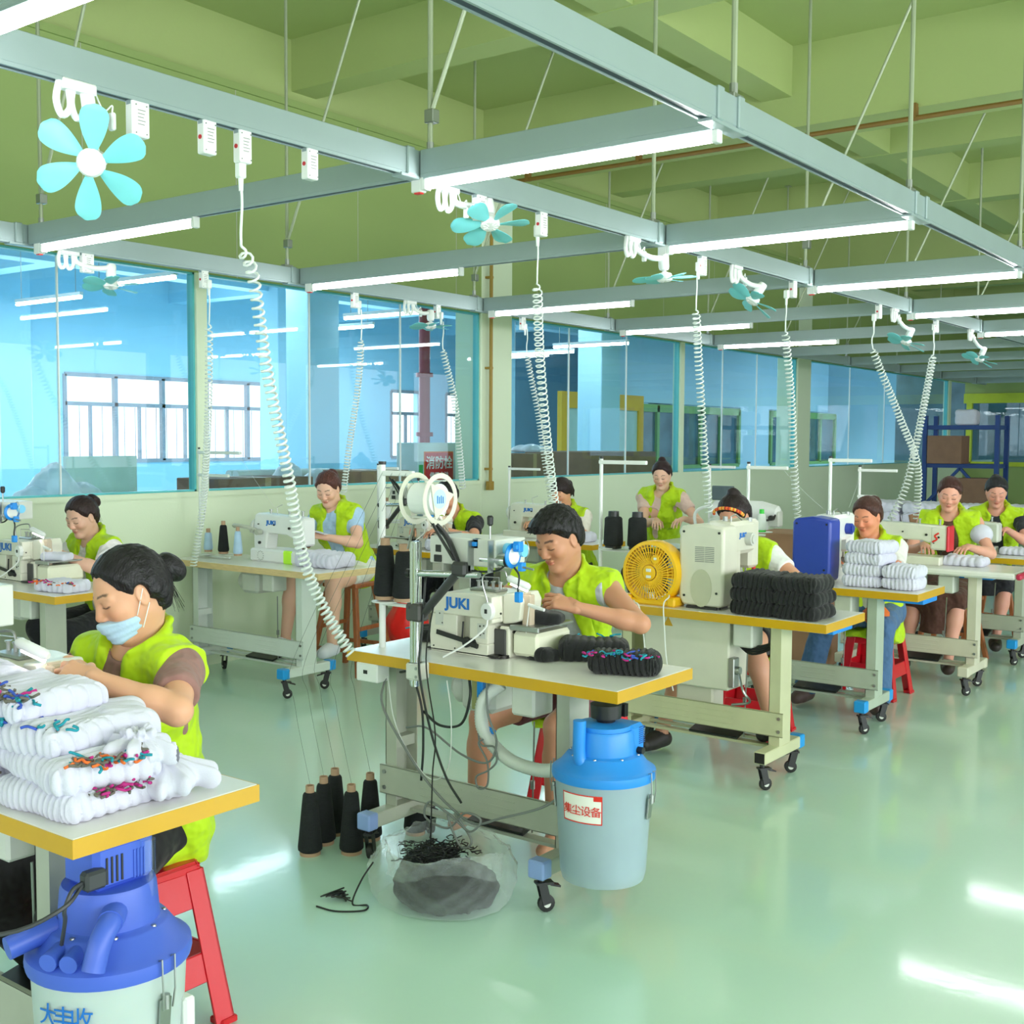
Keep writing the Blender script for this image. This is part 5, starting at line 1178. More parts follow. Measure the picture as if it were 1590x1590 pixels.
        for i in range(9):
            a = PI*(-.78+1.56*i/8); rr_ = .078; ring.append(neck-u2*.005+(-fo*math.cos(a)*rr_*1.0+Lf*math.sin(a)*rr_*1.02)+u2*(.03*math.cos(a)+.012)+fo*.008)
        for p, q in zip(ring, ring[1:]): v.cap(p, q, .014, .014, .008); v.cap(p*1.0+u2*.022+(p-neck)*.10, q+u2*.022+(q-neck)*.10, .010, .010, .012)
        for sd, p in ((-1, ring[0]), (1, ring[-1])):
            lowp = chest+fo*.128+Lf*sd*(.045+vopen)-u2*.01
            v.cap(p-u2*.012+Lf*sd*.012, lowp+Lf*sd*.030, .038, .026, .010, sq=(nv(fo+Lf*sd*.5+u2*.2), .34))
        X, Y, Z = v.grid(); v.cut(hem-Z+.012*np.sin(X*23+seed)+.012*np.sin(Y*19), .004)
        np_mesh('vest', [v.mesh()], VEST, e)
    # ---- hair
    hr = SDF(HC-np.array([.21, .21, .22]), HC+np.array([.21, .21, .2]), hres*1.15)
    th = .013 if hair != 'short' else .006
    hr.ell(hp(-.016, 0, .032), np.array((.099, .082, .093))*g, HM, .02, inf=th*.55)
    if hair == 'short': hr.ell(hp(-.006, 0, .050), np.array((.100, .079, .088))*g, HM, .02, inf=.004)
    hr.ell(hp(-.035, 0, -.01), np.array((.075, .076, .085))*g, HM, .03, inf=th*.4)
    X, Y, Z = hr.grid(); dx, dy, dz = X-HC[0], Y-HC[1], Z-HC[2]
    qf = (dx*hf[0]+dy*hf[1]+dz*hf[2])/g; ql = (dx*hl[0]+dy*hl[1]+dz*hl[2])/g; qu = (dx*hu[0]+dy*hu[1]+dz*hu[2])/g
    hr.f += (.0009*np.sin(ql*420+3*np.sin(qu*40))+.0010*np.sin(qu*130+ql*260+qf*60)).astype(np.float32)
    if hair == 'short':
        hr.ell(hp(.045, 0, .085), np.array((.055, .066, .034))*g, HM, .03)
        hr.f += (.0028*np.sin(ql*230+qf*60)*np.sin(qf*130+qu*90)).astype(np.float32)
        gl = np.interp(qu, [-.11, -.075, -.055, -.03, -.014, .0, .015, .03, .05, .064, .078, .092], [-.2, -.08, -.05, -.030, .000, .014, .020, .028, .040, .052, .072, .3])
    elif hair == 'bangs':
        gl = np.interp(qu, [-.12, -.07, -.03, .0, .03, .05, .06], [-.075, -.055, -.01, .02, .05, .07, .3])
    else: gl = np.interp(qu, [-.115, -.085, -.06, -.035, -.015, .0, .02, .04, .06, .078, .092, .104], [-.2, -.055, -.045, -.036, -.022, -.004, .012, .026, .040, .058, .076, .26])
    gl = gl+.020*np.clip((np.abs(ql)-.046)/.02, 0, 1)*np.clip((qu+.02)/.02, 0, 1)*(hair != 'short')-.014*(np.abs(ql) < .04)*np.cos(ql*39)*(hair not in ('bangs', 'short'))
    hr.f += (.007*np.clip(1-(gl-qf)/.022, 0, 1)).astype(np.float32)
    hr.cut((qf-gl-.012*(np.abs(ql) > .0)*np.cos(ql*20)+.004*np.sin(ql*190+qu*120))*g, .006)
    for sd in (1, -1):
        if hair != 'bangs': hr.ell(hp(.0, sd*.085, -.004), np.array((.021, .020, .032))*g, HM, .008, 'c')
    if hair in ('bun', 'bunhigh', 'pony', 'lowbun', 'topknot', 'bangs', 'twin'):
        bp = {'bun': (-.125, 0, .050), 'bunhigh': (-.10, .0, .085), 'lowbun': (-.13, 0, .015), 'pony': (-.125, 0, .03), 'bangs': (-.12, 0, .03), 'topknot': (-.06, 0, .118), 'twin': (-.10, 0, -.02)}[hair]
        if hair in ('pony', 'bangs'):
            hr.cap(hp(-.09, 0, .035), hp(-.13, .01, .02), .022, .024, .01); hr.cap(hp(-.13, .01, .02), hp(-.15, .015, -.06), .027, .018, .02); hr.cap(hp(-.15, .015, -.06), hp(-.14, .02, -.12), .017, .005, .01)
        elif hair == 'twin':
            hr.cap(hp(-.05, 0, .02), hp(-.11, 0, -.06), .06, .05, .03)
        else:
            r = .040 if hair in ('bun', 'lowbun') else .034
            hr.cap(hp(bp[0]*.7, 0, bp[2]*.85), hp(*bp), .024, .02, .012); hr.ell(hp(*bp), (r*.85, r, r), HM, .008); hr.ell(hp(bp[0]-.015, .008, bp[2]-.018), (r*.7, r*.75, r*.8), HM, .01)
            hr.wobble(.0012, 160, seed)
    np_mesh('hair', [hr.mesh()], hairmat(haircol), e)
    wisp = MB(); rs = random.Random(seed)
    if hair in ('bun', 'pony', 'lowbun') and res < .0076:
        for i in range(26):
            a = hp(-.13-.01*rs.random(), .03*(rs.random()-.5), .02+.02*rs.random()); L = .07+.09*rs.random(); dr = -hf*.25+Lf*(rs.random()-.5)*.5-UP
            wisp.tube([Vector(a), Vector(a+dr*L*.5+hf*.01), Vector(a+dr*L)], [.0012, .0009, .0004], 4)
    if hair == 'short' and res < .0076:
        for i in range(150):
            l_ = (rs.random()-.5)*.12; a = hp(.075+.02*rs.random()-abs(l_)*.25, l_, .082+.022*rs.random()-abs(l_)*.2); v = hf*(.6+rs.random()*.4)+hu*(rs.random()*.8+.0)+hl*(rs.random()-.5)*.7; L = .010+.016*rs.random()
            wisp.tube([Vector(a-hf*.014), Vector(a+v*L*.5), Vector(a+v*L-hu*.003)], [.0028, .0018, .0005], 4)
    if wisp.v: wisp.build('loose_hair', hairmat(haircol), e, smooth=180)
    # ---- lower garments
    if legs and bottoms:
        kind, colr, nm, tl = bottoms; bm = fabric(nm, srgb(*colr), .85, 260, .35, var=.08)
        p = SDF(lo, hi, res); p.ell(H+u1*.01-F*.015, (.118, .168, .12), PX, .04, inf=.012)
        for sd in (1, -1):
            hj, kn, an = LG[sd]
            if kind == 'skirt': pass
            p.cap(hj, kn, .09 if kind != 'jeans' else .09, .070 if kind != 'jeans' else .068, .03)
            if kind in ('trousers', 'jeans'): p.cap(kn, an+UP*.01, .066, .05 if kind == 'trousers' else .075, .03)
        if kind == 'skirt':
            k0 = (LG[1][1]+LG[-1][1])/2; p.cap(H, k0, .12, .10, .06, sq=(UP, .8)); p.cap(k0, k0-UP*.3+F*.02, .085, .11, .05)
        p.wobble(.003, 30, seed+9)
        if kind == 'shorts':
            for sd in (1, -1):
                hj, kn, an = LG[sd]; q = hj+(kn-hj)*tl; w_ = nv(kn-hj); X, Y, Z = p.grid()
                dd = (X-q[0])*w_[0]+(Y-q[1])*w_[1]+(Z-q[2])*w_[2]; lat = ((X-H[0])*Lf[0]+(Y-H[1])*Lf[1])*sd
                p.cut(np.minimum(dd, lat+.02), .004)
        else: X, Y, Z = p.grid(); p.cut(tl-Z, .004)
        np_mesh('shorts' if kind == 'shorts' else kind if kind != 'jeans' else 'jeans', [p.mesh()], bm, e)
    if legs and shoes:
        colr, nm, up_ = shoes; smt = mat(nm, srgb(*colr), .5, var=.05)
        for sd in (1, -1):
            hj, kn, an = LG[sd]; toe = nv(F*1+Lf*sd*.15); q = SDF(an-np.array([.25, .25, .12]), an+np.array([.25, .25, .12]), .007)
            q.cap(an-UP*.040-toe*.025, an-UP*.040+toe*.135, .042, .038, .02); q.cap(an-UP*.02+toe*.01, an-UP*.035+toe*.08, .042, .038, .03)
            q.plane(an-UP*.075, -UP, .004); q.cap(an-UP*.01, an+UP*.1, .037, .05, .005, 'c')
            np_mesh('shoe', [q.mesh()], smt, e)
    if mask:
        mk = SDF(HC-.16, HC+.16, .0032)
        mk.ell(hp(.026, 0, -.030), np.array((.078, .064, .082))*g, HM, .02, inf=.003); mk.cap(hp(.100, 0, -.022), hp(.098, 0, -.045), .014, .016, .03); mk.ell(hp(.07, 0, -.09), np.array((.03, .03, .022))*g, HM, .03)
        X, Y, Z = mk.grid(); dx, dy, dz = X-HC[0], Y-HC[1], Z-HC[2]
        qf = (dx*hf[0]+dy*hf[1]+dz*hf[2])/g; ql = (dx*hl[0]+dy*hl[1]+dz*hl[2])/g; qu = (dx*hu[0]+dy*hu[1]+dz*hu[2])/g
        mk.f += (.0012*np.sin(qu*330)).astype(np.float32)
        mk.cut((qu+.030+np.abs(ql)*.30)*g, .003); mk.cut((-qu-.116+np.abs(ql)*.45)*g, .003); mk.cut((.022-qf)*g, .003)
        np_mesh('face_mask', [mk.mesh()], 'mask', e)
        st = MB()
        for sd in (1, -1):
            for z0, z1 in ((-.048, .012), (-.085, -.03)): st.tube(smooth_path([hp(.03, sd*.066, z0), hp(.012, sd*.078, (z0+z1)/2), hp(-.010, sd*.082, z1)], 4), .0014, 5)
        st.build('ear_loops', 'white', e)
    return e, dict(HC=HC+root, hp=lambda f, l, u: Vector(hp(f, l, u)), AR=AR, LG=LG, F=F, L=Lf, neck=neck, chest=chest, TX=TX, root=root, S=S, u2=u2, waist=waist)
A3 = lambda *a: np.array(a, float)
# 1 masked woman
p1, q1 = person('masked woman in lime vest and mauve tee, hair in a dark bun, nearest at left', (1.92, 2.69, .55), (1.83, 2.62, 1.17), 184, (-14, 24, 6),
    {1: (1.62, 2.47, 1.0), -1: (1.69, 2.68, 1.0)}, {1: (1.75, 2.50, .02), -1: (1.75, 2.78, .02)}, skin=(226, 170, 138), hair='lowbun', haircol=(26, 23, 26),
    teecol=(152, 114, 108), teename='mauve_tee', sleeve=.62, hem=.44, bottoms=('trousers', (34, 32, 34), 'black_trousers', .10), res=.0062, hres=.003, mask=True, vopen=.02,
    poles={1: A3(.35, -1.0, -.35), -1: A3(.3, .8, -.6)}, hdirs={1: (A3(-.25, .75, .10), A3(-.55, -.1, .8)), -1: (A3(-.45, -.8, .0), A3(0, .3, 1))}, curl=(.55, .65, .75, .8), seed=3, hscale=1.03)
tx = MB().tube([q1['hp'](-.10, -.02, .03), q1['hp'](-.105, 0, .043), q1['hp'](-.10, .02, .03)], .004, 6); tx.build('hair_tie', mat('pink_hair_tie', srgb(190, 120, 110), .6), p1)
# 2 woman by the left pane
p2, q2 = person('woman in lime vest and white tee reaching to her machine, by the left glass pane', (4.12, 6.05, .52), (3.90, 6.03, 1.115), 182, (10, 26, 0),
    {1: (3.66, 5.86, .93), -1: (3.62, 6.14, .86)}, {1: (3.80, 5.9, .02), -1: (3.80, 6.15, .02)}, skin=(226, 178, 156), hair='bun', haircol=(46, 30, 30),
    teecol=(240, 232, 236), sleeve=.6, hem=.50, bottoms=('trousers', (40, 40, 44), 'black_trousers', .10), res=.0075, hres=.0035, vopen=.02,
    poles={1: A3(.35, -1.0, -.6), -1: A3(.3, .8, -.6)}, hdirs={1: (A3(-.7, .45, .45), A3(-.35, -.3, .8)), -1: (A3(-.8, -.4, .0), A3(0, .3, 1))}, curl=.45, seed=4)
# 3 woman in the light blue tee on a wooden stool
p3, q3 = person('woman in pale blue tee and lime vest reading a strip on a wooden stool', (5.72, 5.66, .68), (5.56, 5.72, 1.235), 190, (14, 30, 0),
    {1: (5.38, 5.55, .93), -1: (5.40, 5.76, .95)}, {1: (5.34, 5.46, .17), -1: (5.30, 5.86, .17)}, skin=(232, 184, 160), hair='bun', haircol=(84, 48, 42),
    teecol=(178, 208, 240), teename='pale_blue_tee', sleeve=.5, hem=.58, bottoms=('shorts', (228, 230, 222), 'white_shorts', .50), shoes=((226, 228, 240), 'white_slipper', 0), res=.0075, hres=.0036, vopen=.03,
    poles={1: A3(.35, -1.0, -.7), -1: A3(.3, .8, -.7)}, hdirs={1: (A3(-.6, .6, .2), A3(-.5, -.2, .8)), -1: (A3(-.8, -.3, .1), A3(0, .3, 1))}, curl=.6, seed=5, drape=True)
# 5 man
p5, q5 = person('man in open lime vest and light grey sleeveless shirt, short black hair', (4.00, 2.66, .53), (3.79, 2.61, 1.185), 186, (-14, 27, 2),
    {1: (3.60, 2.395, .955), -1: (3.60, 2.70, .965)}, {1: (3.62, 2.50, .02), -1: (3.66, 2.92, .02)}, male=True, skin=(206, 148, 118), hair='short', haircol=(22, 20, 21),
    teecol=(184, 188, 196), teename='grey_sleeveless', sleeve=.1, hem=.38, bottoms=('shorts', (112, 66, 74), 'maroon_shorts', .62), res=.0062, hres=.003, vopen=.082,
    poles={1: A3(.10, -1.0, -.35), -1: A3(.3, .9, -.5)}, hdirs={1: (A3(-.25, .85, .22), A3(-.45, -.1, .8)), -1: (A3(-.7, -.55, -.1), A3(0, .1, 1))}, curl=(.35, .55, .7, .8), seed=6, hscale=1.04)
# 4 hidden worker behind the reel
p4, q4 = person('black-haired worker in lime vest and black tee, hidden behind the thread reel', (6.98, 5.62, .52), (6.74, 5.66, 1.14), 186, (10, 34, 0),
    {1: (6.50, 5.50, .92), -1: (6.48, 5.74, .92)}, {1: (6.6, 5.5, .02), -1: (6.6, 5.8, .02)}, skin=(228, 166, 136), hair='short', haircol=(30, 28, 30), teecol=(44, 44, 48), teename='black_tee', sleeve=.6, hem=.55,
    bottoms=('trousers', (34, 36, 42), 'black_trousers', .10), res=.009, hres=.0055, poles={1: A3(.2, -1.0, -.5), -1: A3(.3, .9, -.5)}, seed=7)
# 6 ponytail
p6, q6 = person('ponytailed woman in lime vest and cream tee, behind the man', (8.12, 5.42, .52), (7.92, 5.43, 1.145), 186, (-4, 26, 0),
    {1: (7.68, 5.28, .90), -1: (7.66, 5.55, .90)}, {1: (7.8, 5.3, .02), -1: (7.8, 5.6, .02)}, skin=(224, 164, 130), hair='bangs', haircol=(40, 28, 28), teecol=(232, 226, 214), teename='cream_tee', sleeve=.7, hem=.5,
    bottoms=('trousers', (50, 50, 56), 'dark_trousers', .1), res=.0095, hres=.006, seed=8)
# 7 woman with flower sleeves
p7, q7 = person('woman in lime vest and flowery sleeves behind the rounded white machine', (8.74, 4.95, .66), (8.50, 4.82, 1.285), 182, (16, 24, 0),
    {1: (8.30, 4.50, .95), -1: (8.28, 4.74, .93)}, {1: (8.5, 4.7, .02), -1: (8.5, 5.0, .02)}, skin=(228, 182, 158), hair='topknot', haircol=(44, 26, 30), teecol=(222, 190, 180), teename='flowered_sheer_top', sleeve=.5, vopen=.012, hem=.6,
    bottoms=('trousers', (60, 60, 66), 'dark_trousers', .1), res=.0095, hres=.006, poles={1: A3(.2, -.8, -.8)}, seed=9)
# 8 headband woman
p8, q8 = person('woman with an orange flowery headband behind the beige machine', (5.72, 2.70, .53), (5.56, 2.72, 1.18), 182, (0, 34, 0),
    {1: (5.36, 2.46, .92), -1: (5.40, 2.80, .88)}, {1: (5.22, 2.34, .16), -1: (5.18, 2.92, .02)}, skin=(214, 158, 130), hair='topknot', haircol=(36, 24, 26), teecol=(236, 238, 236), teename='white_tee', sleeve=.35, hem=.42,
    bottoms=('shorts', (30, 30, 32), 'black_shorts', .72), shoes=((46, 42, 42), 'dark_sneaker', 0), res=.0082, hres=.0045, poles={1: A3(.3, -1, -.5)}, seed=10)
hb = MB()
hp8 = q8['hp']; cols = []
for i in range(27):
    a = -1.45+2.9*i/26; r = .103
    hb.m = (i*5 % 7) % 3; hb.ell(hp8(.048+.02*math.cos(a), math.sin(a)*.088, .050+.062*math.cos(a)), (.008, .008, .009), n=7, m=5)
hb.build('flower_headband', ['orange', mat('yellow_petal', srgb(240, 196, 80), .7), mat('red_petal', srgb(196, 60, 40), .7)], p8)
# 9 woman in jeans behind the blue machine
p9, q9 = person('woman in blue jeans and lime vest behind the ultramarine machine', (7.08, 2.50, .53), (6.90, 2.50, 1.125), 186, (-12, 22, 0),
    {1: (6.66, 2.40, .92), -1: (6.66, 2.62, .90)}, {1: (6.66, 2.32, .02), -1: (6.66, 2.76, .02)}, skin=(228, 150, 116), hair='bun', haircol=(74, 44, 38), teecol=(236, 234, 230), teename='white_tee', sleeve=.6, hem=.36,
    bottoms=('jeans', (76, 108, 148), 'blue_denim', .06), shoes=((90, 70, 66), 'brown_shoe', 0), res=.0088, hres=.005, seed=11)
ob = MB().box(-.42, -.20, .50, -.28, -.06, .62, .04); o_ = ob.build('orange_bag', mat('orange_pouch', srgb(224, 110, 40), .7), p9)
# 10 woman in brown dress
p10, q10 = person('woman in brown dress with white puffed sleeves and open lime vest', (8.48, 2.46, .58), (8.27, 2.42, 1.215), 188, (8, 24, -4),
    {1: (8.02, 2.22, .88), -1: (7.99, 2.50, .88)}, {1: (8.0, 2.32, .04), -1: (8.0, 2.62, .02)}, skin=(228, 166, 144), hair='twin', haircol=(70, 40, 36), teecol=(92, 62, 48), teename='brown_dress', sleeve=.12, hem=.42,
    bottoms=('skirt', (88, 58, 48), 'brown_skirt', .28), shoes=((70, 50, 44), 'brown_slipper', 0), res=.0092, hres=.0052, vopen=.05, seed=12, poles={1: A3(.1, -.8, -.9)})
for sd in (1, -1):
    a, el, wr = q10['AR'][sd]; MB().ell(Vector(a*.62+el*.38), (.075, .075, .07), n=14, m=10).build('puffed_sleeve', 'sock', p10, smooth=180)
# 11 collared woman
p11, q11 = person('woman in black collared shirt and lime vest, farthest right', (9.62, 2.44, .56), (9.40, 2.40, 1.195), 188, (12, 30, 0),
    {1: (9.12, 2.25, .93), -1: (9.10, 2.46, .93)}, {1: (9.1, 2.3, .04), -1: (9.1, 2.6, .02)}, skin=(224, 160, 140), hair='bun', haircol=(36, 34, 38), teecol=(48, 50, 56), teename='charcoal_shirt', sleeve=.6, hem=.5,
    bottoms=('skirt', (44, 44, 48), 'black_skirt', .42), shoes=((60, 50, 48), 'dark_shoe', 0), res=.0095, hres=.0058, vopen=.04, seed=13)
# ================================================================== soft goods
def toe_threads(e, pts, cols, seed, n=26, r=.0033):
    rs = random.Random(seed); m = MB()
    for i in range(n):
        p = Vector(pts[rs.randrange(len(pts))])+Vector((rs.uniform(-.013, .013), rs.uniform(-.013, .013), rs.uniform(-.006, .006))); m.m = rs.randrange(len(cols)); q = [p]
        a = rs.uniform(0, 6.28)
        for k in range(4): a += rs.uniform(-1.6, 1.6); p = p+Vector((math.cos(a)*.011, math.sin(a)*.011, rs.uniform(-.005, .006))); q.append(p)
        m.tube(smooth_path(q, 3), r, 5)
    return m.build('toe_threads', cols, e, smooth=180)
def sock_bundle(x, y, z, L, Wd, Hh, ang, label, m='sock', ridges=9, seed=1, res=.0042, threads=None, cat='sock bundle', group='bundles of folded socks', amp=.010, tn=26):
    e = thing('sock_bundle', label, cat, (x, y, z), ang, group)
    s = SDF((-L/2-.01, -Wd/2-.01, -.002), (L/2+.01, Wd/2+.01, Hh+.012), res)
    s.box((0, 0, Hh/2), (L/2, Wd/2, Hh/2+.004), None, .01, rnd=min(Hh*.5, .042))
    X, Y, Z = s.grid(); rs = np.random.RandomState(seed); ph = rs.uniform(0, 6.28, 4)
    amp *= 1.45; w = X*math.pi*ridges/L+1.1*np.sin(Y*26+ph[0])*np.sin(Z*22+ph[1]+X*6)+.9*np.sin(Z*34+ph[2]+X*9)
    en = np.clip((np.abs(X)/L-.36)/.08, 0, 1); w = w*(1-en)+en*(Y*math.pi*ridges*.55/Wd+.9*np.sin(Z*30+ph[0])+1.0*np.sin(X*20+ph[3]))
    prof = (Y/(Wd/2))**2*.6+.55
    s.f = (s.f+amp*(.62-np.sqrt(np.abs(np.sin(w))))*prof+.004*np.sin(X*38+ph[3]+Z*20)*np.sin(Y*31+ph[1])+.5*Hh*.2*(1-np.cos(X*5/L+ph[2]))*.35).astype(np.float32)
    s.plane((0, 0, 0), (0, 0, -1), .002)
    np_mesh('folded_socks', [s.mesh()], m, e, relax=1)
    if threads:
        tn = int(tn*1.6)
        side, cols = threads; pts = [(L*(t/10-.5)*.9, side*Wd*.38, Hh*.93) for t in range(11)] if abs(side) == 1 else [(-L*.46, Wd*(t/8-.3), Hh*.93) for t in range(6)]
        toe_threads(e, pts, cols, seed, tn)
    return e
A_ = ['mag', 'teal', 'taupe', 'orange']; B_ = ['teal', 'navy', 'taupe']; C_ = ['taupe', 'teal', 'mag']; D_ = ['mag', 'taupe', 'orange']
# pile on the nearest table, four layers
zz = .7805
sock_bundle(1.455, 2.275, zz, .30, .25, .060, PI/2+.06, 'lowest white sock bundle at the corner end of the near pile', ridges=15, seed=1, res=.0034, threads=(2, ['mag', 'taupe']), tn=22, amp=.009)
sock_bundle(1.435, 2.60, zz, .30, .25, .062, PI/2-.04, 'lowest white sock bundle at the cut left end of the near pile', ridges=14, seed=2, res=.004, threads=(1, D_))
sock_bundle(1.46, 2.29, zz+.058, .33, .24, .064, PI/2-.12, 'second-layer white sock bundle with orange and grey toes on its right end', ridges=13, seed=3, res=.0034, threads=(2, ['taupe', 'teal', 'orange', 'mag', 'taupe']), tn=40)
sock_bundle(1.43, 2.62, zz+.059, .30, .25, .062, PI/2+.1, 'second-layer white sock bundle at the left picture edge', ridges=12, seed=4, res=.004, threads=(1, A_))
sock_bundle(1.45, 2.37, zz+.117, .31, .23, .062, PI/2+.12, 'third-layer white sock bundle above the orange toes', ridges=12, seed=5, res=.0034, threads=(1, B_), tn=14)
sock_bundle(1.44, 2.68, zz+.118, .29, .24, .062, PI/2-.1, 'third-layer white sock bundle at the left picture edge', ridges=12, seed=6, res=.004)
sock_bundle(1.46, 2.47, zz+.174, .27, .24, .060, PI/2+.02, 'topmost white sock bundle with a row of teal and blue toes', ridges=11, seed=7, res=.0034, threads=(1, B_+['taupe', 'taupe', 'mag']), tn=75)
sock_bundle(1.45, 2.75, zz+.174, .28, .24, .062, PI/2-.1, 'topmost white sock bundle with magenta and orange toes at the left', ridges=10, seed=8, res=.004, threads=(1, A_), tn=60)
def rosette(x, y, z, label, r=.085, h=.085, seed=3, m='sock', n=9, sx=1.25):
    e = thing('tied_sock_bunch', label, 'sock bundle', (x, y, z), .4*seed, 'bundles of folded socks')
    s = SDF((-r*1.7, -r*1.7, -.004), (r*1.7, r*1.7, h*1.35), .0034); s.ell((0, 0, h*.42), (r*sx, r, h*.55), None, .01); rs = random.Random(seed)
    for i in range(n):
        a = 2*PI*i/n+rs.uniform(-.2, .2); l = r*rs.uniform(1.05, 1.45); s.cap((math.cos(a)*r*.2, math.sin(a)*r*.2, h*.75), (math.cos(a)*l, math.sin(a)*l, .02+.02*rs.random()), .022, .026, .010, sq=((-math.sin(a), math.cos(a), 0), .55))
    for i in range(6):
        a = 2*PI*i/6+.3; s.cap((0, 0, h*.8), (math.cos(a)*.03, math.sin(a)*.03, h*1.12+.01*rs.random()), .012, .010, .008)
    X, Y, Z = s.grid(); an = np.arctan2(Y, X); s.f = (s.f+.005*np.abs(np.sin(an*9+Z*14+seed))-.002).astype(np.float32); s.plane((0, 0, 0), (0, 0, -1), .002)
    np_mesh('folded_socks', [s.mesh()], m, e); return e
rosette(1.60, 2.19, zz, 'tied white sock bunch by itself on the bare table corner', seed=3)
rosette(1.53, 2.165, zz+.085, 'loose white sock end drooping beside the grey striped toes', r=.05, h=.06, seed=5, n=6)
o = sock_bundle(1.58, 2.30, zz+.09, .20, .14, .10, 1.2, 'white sock foot hanging off the back of the near pile', ridges=5, seed=9, res=.0045, amp=.007)
# black socks on the man's table
sock_bundle(3.43, 2.43, .7805, .12, .085, .045, 1.3, 'small black sock bundle beside the waste box', 'bsock', ridges=3, seed=11, amp=.006)
sock_bundle(3.56, 2.29, .7805, .26, .15, .075, -1.0, 'middle black sock stack with a raised end and teal toes', 'bsock', ridges=9, seed=12, amp=.007, threads=(1, ['teal']), tn=8)
sock_bundle(3.41, 2.07, .7805, .25, .13, .075, -1.15, 'rolled row of black socks with pink and blue toes at the table corner', 'bsock', ridges=12, seed=13, amp=.012, threads=(-1, ['teal', 'mag', 'navy']), tn=22)
sock_bundle(3.49, 2.455, .905, .14, .09, .04, 1.9, 'black sock being sewn under the man\'s hands', 'bsock', ridges=2, seed=14, amp=.005)
sock_bundle(3.50, 3.03, .7805, .14, .10, .05, .3, 'small black sock stack behind the steel post', 'bsock', ridges=3, seed=15, amp=.006, threads=(1, ['teal']), tn=4)
k = 0
for lz in range(3):
    for j, yy in enumerate((2.30, 2.09)):
        if lz == 2 and j == 1: yy = 2.10
        sock_bundle(5.00, yy, .7805+.062*lz, .22, .24, .064, PI/2+.05*(lz-1), 'black sock bundle by the beige machine, %s layer, %s end' % (('bottom', 'middle', 'top')[lz], ('machine', 'corner')[j]), 'bsock', ridges=9, seed=20+k, res=.0055, amp=.011); k += 1
for lz in range(4):
    sock_bundle(6.33, 2.29-.01*lz, .7805+.062*lz, .22, .22, .064, PI/2-.08*(lz-1), 'white sock bundle against the ultramarine cover, %s layer' % ('bottom', 'second', 'third', 'top')[lz], ridges=10, seed=30+lz, res=.0055, amp=.010)
for lz in range(2):
    sock_bundle(6.33, 2.08, .7805+.062*lz, .20, .22, .064, PI/2+.05, 'white sock bundle at the outer end of the blue machine\'s table, %s layer' % ('bottom', 'top')[lz], ridges=9, seed=35+lz, res=.0055, amp=.010)
sock_bundle(7.78, 2.16, .7805, .27, .18, .06, PI/2, 'white sock bundle beside the brown-dress woman\'s hand', ridges=6, seed=40, res=.006)
sock_bundle(9.02, 2.15, .756, .2, .16, .05, PI/2, 'white sock bundle on the farthest yellow-edged table', ridges=5, seed=41, res=.007)
sock_bundle(5.10, 5.27, .7805, .34, .24, .09, PI/2, 'crumpled white sock heap in front of the reading worker', ridges=8, seed=42, res=.0055, amp=.014)
sock_bundle(3.42, 5.47, .7805, .26, .16, .055, PI/2+.2, 'white sock bunch with coloured toes on the far left table', ridges=7, seed=43, res=.005, threads=(1, D_+['navy']), tn=26)
sock_bundle(3.60, 5.80, .905, .16, .10, .04, 1.9, 'white sock under the far left woman\'s hands', ridges=2, seed=44, res=.005, amp=.004)
sock_bundle(6.42, 5.30, .7805, .42, .28, .08, PI/2, 'crumpled white sock heap beside the hidden worker', ridges=8, seed=45, res=.0065, amp=.012)
sock_bundle(7.62, 5.05, .7805, .24, .2, .07, PI/2, 'white sock heap in front of the ponytailed woman', ridges=5, seed=46, res=.007)
sock_bundle(8.2, 3.62, .7805, .2, .18, .09, PI/2, 'white sock heap at the tip of the rounded machine', ridges=4, seed=47, res=.007, amp=.014)
# strip in the reading worker's hands
st = MB(); st.bar((5.33, 5.50, .955), (5.37, 5.78, .985), .035, .004, .001)
single('fabric_strip', st, 'sock', 'white fabric strip held between the hands of the reading worker', 'fabric strip')
# far storage table with white piles, cartons, rack
ft = thing('storage_table', 'low white storage table far behind the right-hand workers', 'table', (12.2, 3.4, 0))
MB().box(-.4, -1.3, .70, .4, 1.0, .74, .004).build('tabletop', 'top', ft)
for sx in (-1, 1):
    for yy in (-1.25, .95): MB().box(sx*.35-.02, yy-.02, 0, sx*.35+.02, yy+.02, .7).build('leg', 'framew', ft)
for i, yy in enumerate((4.2, 3.75, 3.3, 2.85, 2.4)):
    for j in range(2): sock_bundle(12.15, yy, .7405+.1*j, .42, .5, .11, PI/2, 'white sock pile on the far storage table, %s from the left, %s' % (ORD[i], ('lower', 'upper')[j]), ridges=6, seed=60+i*2+j, res=.016, amp=.016)
def carton2(x, y, z0, sx, sy, h, lab, rz=.1, m='box', open_=True):
    e = thing('cardboard_box', lab, 'box', (x, y, z0), rz); MB().box(-sx, -sy, 0, sx, sy, h, .006).build('carton_body', m, e, smooth=0)
    if open_: MB().bar((-sx, -sy, h), (-sx-.02, -sy+.02, h+.13), .02, .3).build('flap', m, e, smooth=0)
    return e
carton2(7.75, 3.30, 0, .22, .24, .94, 'tall brown carton standing by the white thread stand', .1)
carton2(9.9, 3.25, 0, .22, .24, .88, 'brown carton behind the red-ended machine', .05)
rk = thing('storage_rack', 'navy steel storage rack with grey crates at the far end', 'rack', (17.2, 4.9, 0))
for sy in (-.5, .5):
    for sx in (0, .5):
        MB().box(sx-.03, sy-.03, 0, sx+.03, sy+.03, 1.95).build('upright', 'navyrack', rk)
for z in (.6, 1.2, 1.75): MB().box(0, -.5, z, .5, .5, z+.06).build('shelf', 'navyrack', rk)
